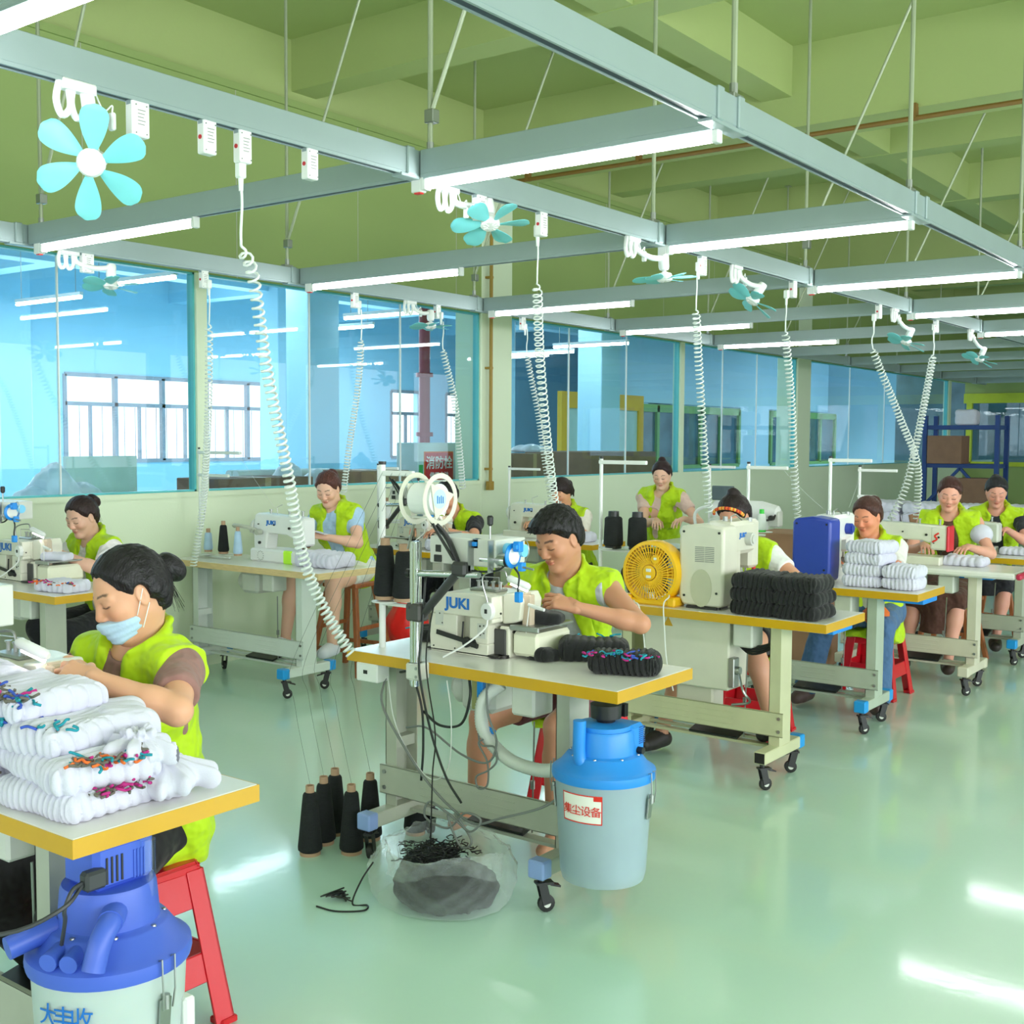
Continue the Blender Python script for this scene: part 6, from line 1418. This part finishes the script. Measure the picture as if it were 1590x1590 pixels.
MB().bar((0, -.45, .7), (0, 0, 1.2), .04, .04).build('brace', 'navyrack', rk); MB().bar((0, .45, .7), (0, 0, 1.2), .04, .04).build('brace', 'navyrack', rk)
carton2(17.3, 5.1, 1.261, .2, .24, .40, 'brown carton on the navy rack\'s middle shelf', 0, 'dkbox', False)
carton2(17.3, 4.66, .661, .2, .24, .40, 'brown carton on the navy rack\'s lowest shelf', 0, 'dkbox', False)
pk = sock_bundle(17.35, 4.85, 1.811, .3, .3, .22, 0, 'white parcel on top of the navy rack', ridges=3, seed=80, res=.02)
# ================================================================== stools
def red_stool(x, y, rz, label, h=.45):
    e = thing('plastic_stool', label, 'stool', (x, y, 0), rz, 'red plastic stools')
    t, b = .125, .185
    MB().box(-t, -t, h-.035, t, t, h, .012).build('seat', 'red', e, bevel=.004)
    def wt(z): return b+(t-b)*(z/h)
    for sx in (-1, 1):
        for sy in (-1, 1):
            m = MB(); z1 = h-.02
            for (dx, dy) in ((1, 0), (0, 1)):
                w0, w1 = .062, .055
                P = []
                for z, w in ((0, w0), (z1, w1)):
                    c = wt(z)
                    for k_, th in ((0, 0), (w, 0), (w, .008), (0, .008)):
                        if dx: P.append((sx*(c-k_), sy*(c-th), z))
                        else: P.append((sx*(c-th), sy*(c-k_), z))
                f = [(0, 1, 2, 3), (7, 6, 5, 4), (0, 4, 5, 1), (1, 5, 6, 2), (2, 6, 7, 3), (3, 7, 4, 0)]
                if (sx*sy > 0) == bool(dx): f = [q[::-1] for q in f]
                m.add(P, f)
            c = wt(0); m.box(min(sx*c, sx*(c-.045))-.004, min(sy*c, sy*(c-.045))-.004, 0, max(sx*c, sx*(c-.045))+.004, max(sy*c, sy*(c-.045))+.004, .018, .004)
            m.build('leg', 'red', e, bevel=.003)
    for k in range(4):
        a = k*PI/2; M_ = Matrix.Rotation(a, 4, 'Z')
        m = MB().at(M_)
        for z0, z1 in ((h-.12, h-.02), (.13, .21)):
            c0, c1 = wt(z0), wt(z1); P = [(c0-.004, -c0+.02, z0), (c0-.004, c0-.02, z0), (c1-.004, c1-.02, z1), (c1-.004, -c1+.02, z1), (c0-.014, -c0+.02, z0), (c0-.014, c0-.02, z0), (c1-.014, c1-.02, z1), (c1-.014, -c1+.02, z1)]
            m.add(P, [(0, 1, 2, 3), (7, 6, 5, 4), (0, 4, 5, 1), (1, 5, 6, 2), (2, 6, 7, 3), (3, 7, 4, 0)])
        m.build('side_panel', 'red', e, bevel=.003)
    return e
red_stool(1.835, 2.625, 0, 'red plastic stool under the masked woman, front right of it showing')
red_stool(4.10, 2.68, 0, 'red plastic stool the man sits on')
red_stool(5.78, 2.70, .12, 'red plastic stool under the headband woman', .46)
red_stool(7.16, 2.52, 0, 'red plastic stool under the woman in jeans')
red_stool(8.22, 5.44, 0, 'red plastic stool under the ponytailed woman')
def stool(x, y, rz, h, label, m='stoolwood', t=.13, b=.20):
    e = thing('wooden_stool', label, 'stool', (x, y, 0), rz, 'wooden stools')
    MB().box(-t-.01, -t-.01, h-.03, t+.01, t+.01, h, .006).build('seat', m, e)
    for sx in (-1, 1):
        for sy in (-1, 1):
            MB().bar((sx*b, sy*b, .0), (sx*(t-.02), sy*(t-.02), h-.03), .036, .032, .003, up=(0, 1, 0)).build('leg', m, e)
    for k, z in enumerate((.17, .31, .17, .31)):
        a = k*PI/2; w = b+(t-.02-b)*z/h; p = Matrix.Rotation(a, 4, 'Z') @ Vector((w, -w, z)); q = Matrix.Rotation(a, 4, 'Z') @ Vector((w, w, z)); MB().bar(p, q, .018, .026, .002).build('rung', m, e)
    return e
stool(5.66, 5.60, .15, .61, 'brown wooden stool under the reading worker')
stool(8.92, 4.90, 0, .585, 'brown wooden stool under the worker with flowery sleeves')
stool(8.60, 2.48, 0, .50, 'brown wooden stool under the brown-dress woman')
stool(9.76, 2.46, 0, .48, 'brown wooden stool under the collared woman')
stool(4.24, 6.08, 0, .44, 'brown wooden stool under the far left woman')
stool(7.10, 5.64, 0, .44, 'brown wooden stool under the hidden worker')
# ================================================================== vacuum buckets
def vacuum(x, y, z, label, lid, body, zs=1, rot=0, clear=False):
    e = thing('vacuum_bucket', label, 'vacuum bucket', (x, y, z), rot, 'dust collecting buckets')
    b = MB(); b.lathe([(.0, 0), (.122, 0), (.134, .006), (.140, .03), (.158, .36), (.160, .375), (.156, .375), (.136, .03), (.12, .01), (0, .01)], n=40); b.build('bucket', body, e)
    if clear:
        d = SDF((-.15, -.15, .005), (.15, .15, .34), .007); d.cap((0, 0, .13), (0, 0, .20), .125, .118, .03); d.ell((.03, -.05, .25), (.09, .07, .05), None, .03); d.box((0, 0, .07), (.12, .12, .06), None, .02, rnd=.06)
        X, Y, Z = d.grid(); d.cut(np.sqrt(X*X+Y*Y)-(.134+.05*Z), .004); d.plane((0, 0, .012), (0, 0, -1)); d.wobble(.006, 40, 3); d.cut(np.sqrt(X*X+Y*Y)-(.133+.05*Z), .004); np_mesh('collected_lint', [d.mesh()], 'dust', e)
    l = MB(); l.lathe([(.150, .36), (.167, .362), (.170, .375), (.168, .392), (.160, .398), (.150, .402), (.122, .440), (.118, .444), (.108, .446), (.104, .45), (.098, .52), (.094, .53), (.0, .532)], n=44); l.build('lid', lid, e)
    s = MB()
    for i in range(8): a = i*PI/4+.3; s.lathe([(.006, 0), (.005, .004), (0, .005)], (.113*math.cos(a), .113*math.sin(a), .443), 8)
    s.build('lid_screws', 'steel', e)
    for a0 in (-1.45, 1.9):
        c, s_ = math.cos(a0), math.sin(a0); P = lambda r, t, zz: Vector((c*r-s_*t, s_*r+c*t, zz))
        k = MB(); k.tube([P(.165, -.016, .395), P(.174, -.017, .40), P(.176, -.016, .33), P(.172, -.012, .29)], .0022, 5); k.tube([P(.165, .016, .395), P(.174, .017, .40), P(.176, .016, .33), P(.172, .012, .29)], .0022, 5)
        k.bar(P(.165, 0, .31), P(.158, 0, .235), .030, .006, .001, up=(c, s_, 0)); k.tube([P(.168, 0, .32), P(.168, 0, .29)], .007, 8); k.build('clamp', 'steel', e)
    return e
v1 = vacuum(1.43, 2.135, .115, 'milky vacuum bucket with violet-blue lid at the bottom left', 'lidviolet', 'bucket', rot=0)
m = MB(); m.box(-.07, -.06, .53, .075, .06, .628, .012)
for k in range(4): m.box(.03+.008*k-.01, -.0625, .54, .033+.008*k-.01, -.0605, .60)
m.build('motor_housing', 'lidviolet', v1)
m = MB()
for k in range(4):
    m.box(-.01-.012*k, -.0625, .545, -.006-.012*k, -.0595, .60)
m.build('vent_slots', 'black', v1)
m = MB(); m.tube([Vector((.045, -.075, .50)), Vector((.045, -.075, .62))], .016, 14); m.build('clear_valve', 'clear', v1)
m = MB(); m.tube(smooth_path([(-.02, -.06, .49), (-.07, -.11, .49), (-.105, -.125, .46), (-.125, -.13, .41)], 6), .023, 14, caps=False); m.tube(smooth_path([(-.02, -.06, .49), (-.07, -.11, .49), (-.105, -.125, .46), (-.125, -.13, .41)], 6), .020, 14, caps=False); m.tube([(-.03, -.07, .49), (-.075, -.114, .488)], .026, 14); m.build('elbow_pipe', 'lidviolet', v1)
m = MB(); m.tube([(-.07, -.03, .425), (-.145, -.075, .415)], .019, 14); m.tube([(-.09, .0, .425), (-.165, -.035, .415)], .019, 14); m.tube([(-.09, .05, .445), (-.19, .07, .425)], .024, 14); m.build('inlet_pipes', 'lidviolet', v1)
m = MB(); m.box(-.10, -.075, .545, -.05, -.045, .585, .006); m.tube(smooth_path([(-.10, -.06, .565), (-.13, -.07, .56), (-.15, -.075, .53), (-.14, -.06, .50), (-.13, -.03, .44)], 5), .0045, 6); m.tube(smooth_path([(-.10, -.06, .56), (-.16, -.08, .535), (-.25, -.02, .50), (-.4, .1, .52)], 5), .0045, 6); m.build('power_plug', mat('dark_grey_plug', srgb(58, 60, 64), .5), v1)
m = MB(); m.box(.09, -.134, .20, .12, -.10, .27, .006); m.build('sticker', 'white', v1)
v2 = vacuum(3.175, 2.0, .125, 'cloudy vacuum bucket with bright blue lid and red-lettered label', 'lidblue', 'bucketc', clear=True)
m = MB(); m.lathe([(.09, .50), (.088, .545), (.05, .55), (.0, .55)], n=30); m.box(.02, -.095, .43, .10, .07, .545, .012)
m.build('lid_dome', 'lidblue', v2)
m = MB(); m.lathe([(.03, .55), (.032, .56), (.05, .565), (.052, .612), (.0, .614)], (.01, 0, 0), n=20)
for k in range(3): m.box(.045+.008*k, -.05, .565, .049+.008*k, .05, .61)
m.build('motor_housing', 'black', v2)
m = MB()
for k in range(9): m.box(.06, -.0965, .475+.007*k, .095, -.0945, .478+.007*k)
m.build('vent_slots', mat('deep_blue_slot', srgb(20, 80, 160), .4), v2)
m = MB(); m.cyl((.055, -.095, .455), (.055, -.115, .455), .012, n=12); m.build('control_knob', 'black', v2)
m = MB(); m.tube(smooth_path([(-.115, .02, .575), (-.115, .02, .46), (-.11, .01, .425), (-.08, .0, .425)], 5), .021, 14); m.tube([(-.09, -.005, .43), (-.045, -.015, .435)], .019, 14); m.tube([(-.065, -.012, .435), (.0, -.02, .47)], .031, 16); m.build('inlet_pipe', 'lidblue', v2)
# ribbed hose
path = smooth_path([(.08, .48, .60), (.05, .535, .54), (.05, .545, .44), (.06, .50, .365), (.04, .40, .325), (.0, .25, .33), (-.05, .12, .375), (-.07, .05, .40)], 10)
m = MB(); rr = [.0245+.0022*(i % 2) for i in range(len(path)*2)]
dense = [];
for a, b in zip(path, path[1:]): dense += [a, (a+b)/2]
m.tube(dense, [.0225+.003*(i % 2) for i in range(len(dense))], 14); m.build('ribbed_hose', 'hose', v2, smooth=180)
# label wrapped on the bucket: facing the photographer
a0 = math.radians(158); a1 = math.radians(211); ZL = .235
def wrapq(mb, a_0, a_1, z0, z1, off):
    k = 10; vs = []
    for i in range(k+1):
        a = a_0+(a_1-a_0)*i/k
        for zz_ in (z0, z1): r2 = .1475+(zz_-.185)*.053+off+.0012; vs.append((r2*math.cos(a), r2*math.sin(a), zz_))
    mb.add(vs, [(i*2, i*2+2, i*2+3, i*2+1) for i in range(k)])
lb = MB(); wrapq(lb, a0, a1, ZL, ZL+.10, .0008); lb.build('label', 'paper', v2, smooth=180)
rb = MB(); wrapq(rb, a0, a1, ZL, ZL+.004, .0016); wrapq(rb, a0, a1, ZL+.096, ZL+.1, .0016); wrapq(rb, a0, a0+.02, ZL, ZL+.1, .0016); wrapq(rb, a1-.02, a1, ZL, ZL+.1, .0016); wrapq(rb, a1-.18, a1-.01, ZL+.082, ZL+.099, .0016)
rb.build('label_border', 'inkred', v2, smooth=180)
for i, ch in enumerate('集尘设备'):
    a = a0+math.radians(8.5+12.4*i); rr_ = .1475+(ZL+.045-.185)*.053+.0040
    text_mesh(ch, .037, 'inkred', v2, (rr_*math.cos(a), rr_*math.sin(a), ZL+.042), 0, rot=(PI/2, 0, a+PI/2), bold=.0, depth=.0006, name='label_character')
for i, ch in enumerate('大丰收'):
    a = math.radians(188+14*i); rr_ = .1600
    text_mesh(ch, .05, 'inkblue', v1, (rr_*math.cos(a), rr_*math.sin(a), .300), 0, rot=(PI/2, 0, a+PI/2), bold=.0, depth=.0008, name='stencil_character')
v2.scale = (1, 1, .93); v2.location.z = .155
# ================================================================== floor bag with black lint
bg_ = thing('plastic_bag', 'open clear plastic bag of black thread waste on the floor under the man\'s table', 'bag', (3.02, 2.55, 0), .2)
n = 96; mm = 34; vs = []; fs = []; rs = np.random.RandomState(5)
def nz(a, t, s_): return math.sin(a*3+s_+t*5)*.5+(.5-abs(math.sin(a*3.5+s_*2-t*7)))*.7+(.5-abs(math.sin(a*6+t*13+s_)))*.5+(.5-abs(math.sin(a*11-t*19+s_*3)))*.35
for j in range(mm+1):
    t = j/mm
    for i in range(n):
        a = 2*PI*i/n
        if t < .6: u = t/.6; r_ = .21+.035*math.sin(u*PI); z_ = .004+.185*u
        else: u = (t-.6)/.4; r_ = .205-.03*u; z_ = .189+.03*math.sin(u*PI)-.075*u
        q = nz(a, t, 1.0); r_ += .016*q*(.5+t); z_ += .018*nz(a, t, 4)*(t if t < .6 else .9)+.02*math.sin(a*2+.6)*t
        vs.append((r_*math.cos(a)*1.0, r_*math.sin(a)*1.08, max(z_, .002)))
for j in range(mm):
    for i in range(n): k2 = (i+1) % n; fs.append((j*n+i, j*n+k2, (j+1)*n+k2, (j+1)*n+i))
b = MB(); b.add(vs, fs); b.build('bag_film', 'film', bg_, smooth=180)
s = SDF((-.22, -.22, 0), (.22, .22, .19), .006); s.ell((-.02, -.02, .05), (.17, .185, .075), None, .03); s.ell((.02, .06, .10), (.10, .10, .06), None, .03); s.ell((-.10, -.05, .06), (.09, .12, .06), None, .02)
s.wobble(.008, 60, 4, 1.5); s.wobble(.004, 150, 5); s.plane((0, 0, .004), (0, 0, -1)); np_mesh('thread_waste', [s.mesh()], 'blackyarn', bg_)
m = MB(); rs = random.Random(9)
for i in range(160):
    p = Vector((rs.gauss(.02, .05), rs.gauss(.05, .05), .145+rs.uniform(-.005, .012))); q = [p]; a = rs.uniform(0, 6.28)
    for k in range(5): a += rs.uniform(-1.5, 1.5); p = p+Vector((math.cos(a)*.012, math.sin(a)*.012, rs.uniform(-.006, .007))); q.append(p)
    m.tube(smooth_path(q, 2), .0022, 4)
m.build('loose_threads', 'black', bg_, smooth=180)
m = MB(); m.tube(smooth_path([(3.08, 2.66, .15), (3.06, 2.64, .25), (3.09, 2.66, .4), (3.08, 2.64, .55), (3.10, 2.70, .8), (3.11, 2.66, 1.05)], 8), .0028, 5)
single('hanging_waste_thread', m, 'black', 'long black waste thread hanging from the feeder into the floor bag', 'thread')
m = MB(); m.tube(smooth_path([(2.84, 2.71, .14), (2.80, 2.73, .08), (2.775, 2.745, .006), (2.80, 2.70, .004), (2.76, 2.68, .004), (2.70, 2.75, .004), (2.69, 2.83, .004)], 8), .0032, 5)
for k in range(5): q = [(2.79+.01*k, 2.76+.02*k, .006+.004*k), (2.77-.01*k, 2.79+.015*k, .02), (2.80+.006*k, 2.82+.006*k, .012), (2.78, 2.78, .006)]; m.tube(smooth_path(q, 4), .003, 5)
single('loose_thread_tail', m, 'black', 'tangled black thread tail on the floor left of the clear bag', 'thread')
# ================================================================== cables, bits under the man's table
def cable(name, pts, r, m_, label, cat='cable'):
    mb = MB(); mb.tube(smooth_path(pts, 8), r, 6); return single(name, mb, m_, label, cat, smooth=180)
cable('grey_cable', [(3.20, 2.98, .70), (3.13, 2.94, .60), (3.11, 2.80, .45), (3.09, 2.68, .36), (3.095, 2.58, .29), (3.09, 2.47, .255), (3.09, 2.35, .30), (3.12, 2.2, .36), (3.16, 2.12, .43)], .0045, 'cable', 'long grey cable from the table end to the blue vacuum lid')
cable('knotted_cable', [(3.085, 2.58, .27), (3.075, 2.66, .30), (3.075, 2.68, .24), (3.08, 2.58, .22), (3.075, 2.50, .29), (3.075, 2.43, .28), (3.075, 2.48, .23), (3.08, 2.58, .27), (3.075, 2.52, .17), (3.075, 2.47, .20), (3.08, 2.55, .28)], .004, 'cable', 'looped knot of grey cable hanging on the crossbar')
cable('black_cable', [(3.12, 2.72, 1.09), (3.09, 2.71, .9), (3.08, 2.715, .78), (3.09, 2.70, .65), (3.12, 2.68, .5), (3.12, 2.62, .38), (3.13, 2.56, .30)], .0045, 'bcable', 'straight black cable running down in front of the steel post')
cable('black_cable', [(3.24, 2.95, .70), (3.2, 2.86, .71), (3.19, 2.80, .60), (3.2, 2.80, .45), (3.2, 2.81, .32)], .005, 'bcable', 'dark cable dropping beside the left table leg')
cable('black_cable', [(3.2, 2.80, .58), (3.2, 2.72, .54), (3.2, 2.62, .56), (3.2, 2.58, .66), (3.22, 2.6, .73)], .005, 'bcable', 'sagging dark cable under the motor of the man\'s table')
cable('grey_cable', [(3.22, 2.9, .50), (3.2, 2.78, .52), (3.2, 2.62, .45), (3.2, 2.5, .44), (3.2, 2.46, .52), (3.2, 2.5, .62), (3.22, 2.52, .73)], .004, 'cable', 'wide grey cable loop below the man\'s table')
cable('white_cable', [(3.15, 2.93, .70), (3.13, 2.88, .55), (3.13, 2.80, .43), (3.13, 2.70, .36), (3.13, 2.62, .42), (3.12, 2.60, .6), (3.12, 2.62, .73)], .0022, 'wthread', 'thin white lead looping below the steel post')
cable('grey_cable', [(3.22, 2.56, .56), (3.2, 2.53, .50), (3.2, 2.47, .50), (3.2, 2.46, .45), (3.2, 2.50, .41), (3.2, 2.55, .38), (3.2, 2.54, .34), (3.2, 2.50, .36), (3.2, 2.50, .44), (3.2, 2.54, .50), (3.2, 2.52, .52)], .0035, 'cable', 'small figure-of-eight cable bundle near the blue lever')
jb = thing('power_strip', 'white power box under the left end of the man\'s table', 'power box', (3.155, 3.02, .70))
MB().box(-.02, -.05, -.03, .05, .06, .04, .005).build('box_body', 'white', jb); MB().box(-.0215, .0, .0, -.019, .02, .014).build('outlet', 'black', jb)
lv = thing('knee_lever', 'bright blue knee lever under the man\'s table', 'lever', (3.24, 2.56, .74)); lv['label'] = 'bright blue bent lever hanging under the man\'s table'
m = MB(); m.box(-.012, -.014, -.10, .012, .014, 0, .004); m.tube(smooth_path([(0, .008, -.08), (0, .012, -.15), (0, -.0, -.175), (0, -.03, -.19), (0, -.06, -.20)], 5), .009, 8); m.build('lever_arm', 'devblue', lv)
m = MB(); m.box(.03, .03, -.14, .06, .07, 0, .003); m.build('bracket', mat('olive_bracket', srgb(170, 168, 110), .5), lv)
# fine threads from the floor cones to the stand
for i, (a, b) in enumerate((((3.03, 3.22, .27), (3.25, 3.05, 1.45)), ((3.145, 3.265, .27), (3.25, 3.0, 1.45)), ((3.25, 3.31, .27), (3.25, 2.96, 1.45)), ((3.135, 3.105, .27), (3.25, 2.93, 1.45)), ((3.29, 3.155, .27), (3.25, 2.90, 1.45)))):
    a = Vector(a); b = Vector(b); mid = Vector((a.x, a.y+.08, .75)); mb = MB(); mb.tube(smooth_path([a, a+Vector((-.01, .07, .3)), mid, b], 8), .0007, 4)
    single('sewing_thread', mb, 'thread', 'fine grey thread rising from the %s floor cone to the stand' % ORD[i], 'thread', group='fine threads over the floor cones', smooth=180)
for i, (a, b) in enumerate((((3.25, 2.92, 1.44), (3.42, 2.66, 1.04)), ((3.25, 2.95, 1.44), (3.42, 2.70, 1.04)), ((5.0, 5.96, 1.47), (5.1, 5.72, 1.12)), ((6.42, 2.35, 1.46), (6.5, 2.46, 1.2)), ((6.42, 2.84, 1.42), (6.46, 2.6, 1.19)))):
    mb = MB(); mb.tube(sag(a, b, .01), .0008, 4); single('sewing_thread', mb, 'wthread' if i > 1 else 'thread', ['fine thread slanting from the thick pole to the overlock machine', 'second fine thread slanting to the overlock machine', 'fine thread running down to the coverstitch machine', 'pale thread hanging by the blue machine', 'pale thread from the one-cone stand'][i], 'thread', smooth=180)
# yellow box fan
yf = thing('box_fan', 'yellow plastic box fan standing on the table left of the beige machine', 'fan', (4.95, 2.84, .78), PI)
def ring(mb, r, t, x=0, n=36): mb.tube([Vector((x, math.cos(a)*r, .155+math.sin(a)*r)) for a in [2*PI*i/n for i in range(n)]], t, 6, closed=True)
m = MB(); m.lathe([(.135, -.05), (.150, -.048), (.155, -.03), (.155, .03), (.150, .048), (.135, .05), (.132, .0), (.135, -.05)], (0, 0, .158), 40, (1, 0, 0), cap=False); m.build('fan_shell', 'fanyel', yf)
m = MB()
for x_ in (.046,):
    for r_ in (.03, .045): ring(m, r_, .003, x_)
    for i in range(48):
        a = 2*PI*i/48; m.bar((x_+.002, .04*math.cos(a), .158+.04*math.sin(a)), (x_-.002, .137*math.cos(a+.25), .158+.137*math.sin(a+.25)), .0035, .0055)
    for r_ in (.07, .10, .125): ring(m, r_, .002, x_)
m.build('front_grille', 'fanyel', yf)
m = MB(); m.lathe([(0, 0), (.034, .0), (.036, .008), (0, .012)], (.046, 0, .158), 24, (1, 0, 0)); m.lathe([(0, 0), (.02, 0), (.022, .01), (0, .012)], (.046, .035, .225), 16, (1, 0, 0)); m.build('hub_cover', 'fanyel', yf)
m = MB(); m.box(.056, -.014, .162, .06, .014, .178, .002); m.box(.056, -.014, .132, .06, .014, .146, .002); m.box(.056, .027, .222, .06, .043, .234, .002); m.build('buttons', 'white', yf)
m = MB()
for i in range(5):
    a = 2*PI*i/5; m.bar((-.01, .02*math.cos(a), .158+.02*math.sin(a)), (.01, .12*math.cos(a), .158+.12*math.sin(a)), .05, .003, up=(1, 0, .2))
m.build('fan_blades', mat('amber_blade', srgb(236, 180, 40), .4), yf)
m = MB(); m.box(-.05, -.13, 0, .05, .13, .03, .008); m.box(-.055, -.145, 0, .06, -.10, .045, .008); m.box(-.055, .10, 0, .06, .145, .045, .008); m.build('foot_stand', 'fanyel', yf)
m = MB(); m.tube(smooth_path([(.03, .10, .06), (.07, .12, .05), (.10, .11, .02), (.11, .12, -.08), (.10, .13, -.25), (.05, .14, -.4)], 6), .0035, 6); m.tube(smooth_path([(.03, -.10, .02), (.08, -.06, .012), (.11, -.02, -.0), (.105, -.0, -.1), (.1, .02, -.3)], 6), .0035, 6); m.build('power_lead', 'white', yf)
# red bag hanging, hydrant sign, pipe, film mounds
rb_ = thing('carrier_bag', 'bright red carrier bag hanging behind the man\'s cones', 'bag', (6.02, 5.42, .10))
s = SDF((-.13, -.25, 0), (.13, .25, .56), .010); s.cap((0, -.03, .16), (0, .03, .16), .15, .15, .05, sq=((1, 0, 0), .7)); s.cap((0, 0, .2), (0, .0, .42), .15, .06, .05, sq=((1, 0, 0), .7)); s.cap((0, -.03, .38), (0, -.05, .52), .025, .012, .02); s.cap((0, .04, .38), (0, .05, .52), .025, .012, .02)
X, Y, Z = s.grid(); s.f = (s.f+.009*np.abs(np.sin(Y*34+Z*9))*np.clip(Z*3, .3, 1)).astype(np.float32); s.wobble(.004, 40, 8); np_mesh('bag_film', [s.mesh()], 'redbag', rb_)
pr = thing('fire_pipe', 'dark red fire main pipe behind the glass by the hydrant cabinet', 'pipe', (8.70, 7.6, 0))
MB().cyl((0, 0, 0), (0, 0, 4.2), .055, n=20).build('pipe', 'pipe_red', pr)
for z in (1.62, 2.2): MB().cyl((0, 0, z-.02), (0, 0, z+.02), .085, n=20).build('flange', 'pipe_red', pr)
hy = thing('hydrant_cabinet', 'white fire hydrant cabinet with red Chinese instruction sign behind the glass', 'cabinet', (8.38, 7.15, .84))
MB().box(-.42, -.12, 0, .45, .15, .70, .01).build('cabinet_body', mat('pale_cabinet', srgb(206, 220, 222), .4), hy)
MB().box(-.34, -.126, .14, .07, -.121, .62).build('sign_board', 'orange', hy, smooth=0); MB().box(-.33, -.129, .35, .06, -.126, .61).build('sign_panel', 'signred', hy, smooth=0)
MB().box(-.33, -.129, .15, -.14, -.126, .33).box(-.13, -.129, .15, .06, -.126, .33).build('picture_panels', mat('pale_lilac_print', srgb(226, 214, 232), .5), hy, smooth=0)
MB().box(-.30, -.131, .19, -.19, -.129, .26).box(-.08, -.131, .18, .0, -.129, .30).build('printed_figures', 'inkgrey', hy, smooth=0)
text_mesh('消防栓', .125, 'inkwhite', hy, (-.135, -.131, .51), 0, rot=(PI/2, 0, 0), bold=.002)
text_mesh('使用方法', .068, 'inkwhite', hy, (-.135, -.131, .395), 0, rot=(PI/2, 0, 0), bold=.001)
MB().box(.18, -.13, .02, .36, -.12, .68, .002).build('red_door', 'signred', hy, smooth=0)
MB().box(-.41, -.128, .3, -.36, -.121, .5).build('green_sticker', mat('exit_green', srgb(60, 170, 90), .5), hy, smooth=0)
def film_mound(x, y, z, sx, sy, sz, label, seed, m='filmw'):
    e = thing('film_bundle', label, 'plastic film', (x, y, z), 0, 'bundles of milky film in the blue room'); s = SDF((-sx, -sy, 0), (sx, sy, sz*1.3), .014); rs = random.Random(seed)
    for k in range(7): s.ell((sx*rs.uniform(-.6, .6), sy*rs.uniform(-.3, .3), sz*.3), (sx*rs.uniform(.25, .5), sy*.6, sz*rs.uniform(.3, .6)), None, .03)
    s.wobble(.018, 22, seed, 1.6); s.wobble(.006, 70, seed+1); s.plane((0, 0, 0), (0, 0, -1)); np_mesh('film', [s.mesh()], m, e)
film_mound(4.35, 7.0, .84, .42, .3, .62, 'heap of crumpled milky film bags at the foot of the left pane', 2)
film_mound(6.75, 7.3, .84, .32, .25, .62, 'bunch of milky film behind the brown cartons', 4)
film_mound(10.2, 7.35, 1.44, .2, .3, .08, 'folded clear film behind the right brown carton', 6)
bd = single('display_board', MB().box(4.66, 7.38, .84, 5.24, 7.42, 1.44, .003), mat('pale_green_board', srgb(206, 226, 218), .5), 'pale green board standing on the ledge behind the left pane', 'board')
for i in range(5):
    mb = MB(); mb.cyl((6.3, 7.55+.09*(i % 3), 1.19+.08*(i//3)), (7.35, 7.55+.09*(i % 3), 1.19+.08*(i//3)), .04, n=12); single('paper_roll', mb, 'white', 'white roll stacked behind the long brown carton, %s of five' % ORD[i], 'roll', group='white rolls in the blue room')
struct('counter_box', MB().box(6.2, 7.45, .84, 7.45, 7.85, 1.12, .01), 'blue', smooth=0)

film_mound(3.15, 5.95, .004, .14, .24, .52, 'grey translucent sack of waste standing under the far left table', 9, 'film')
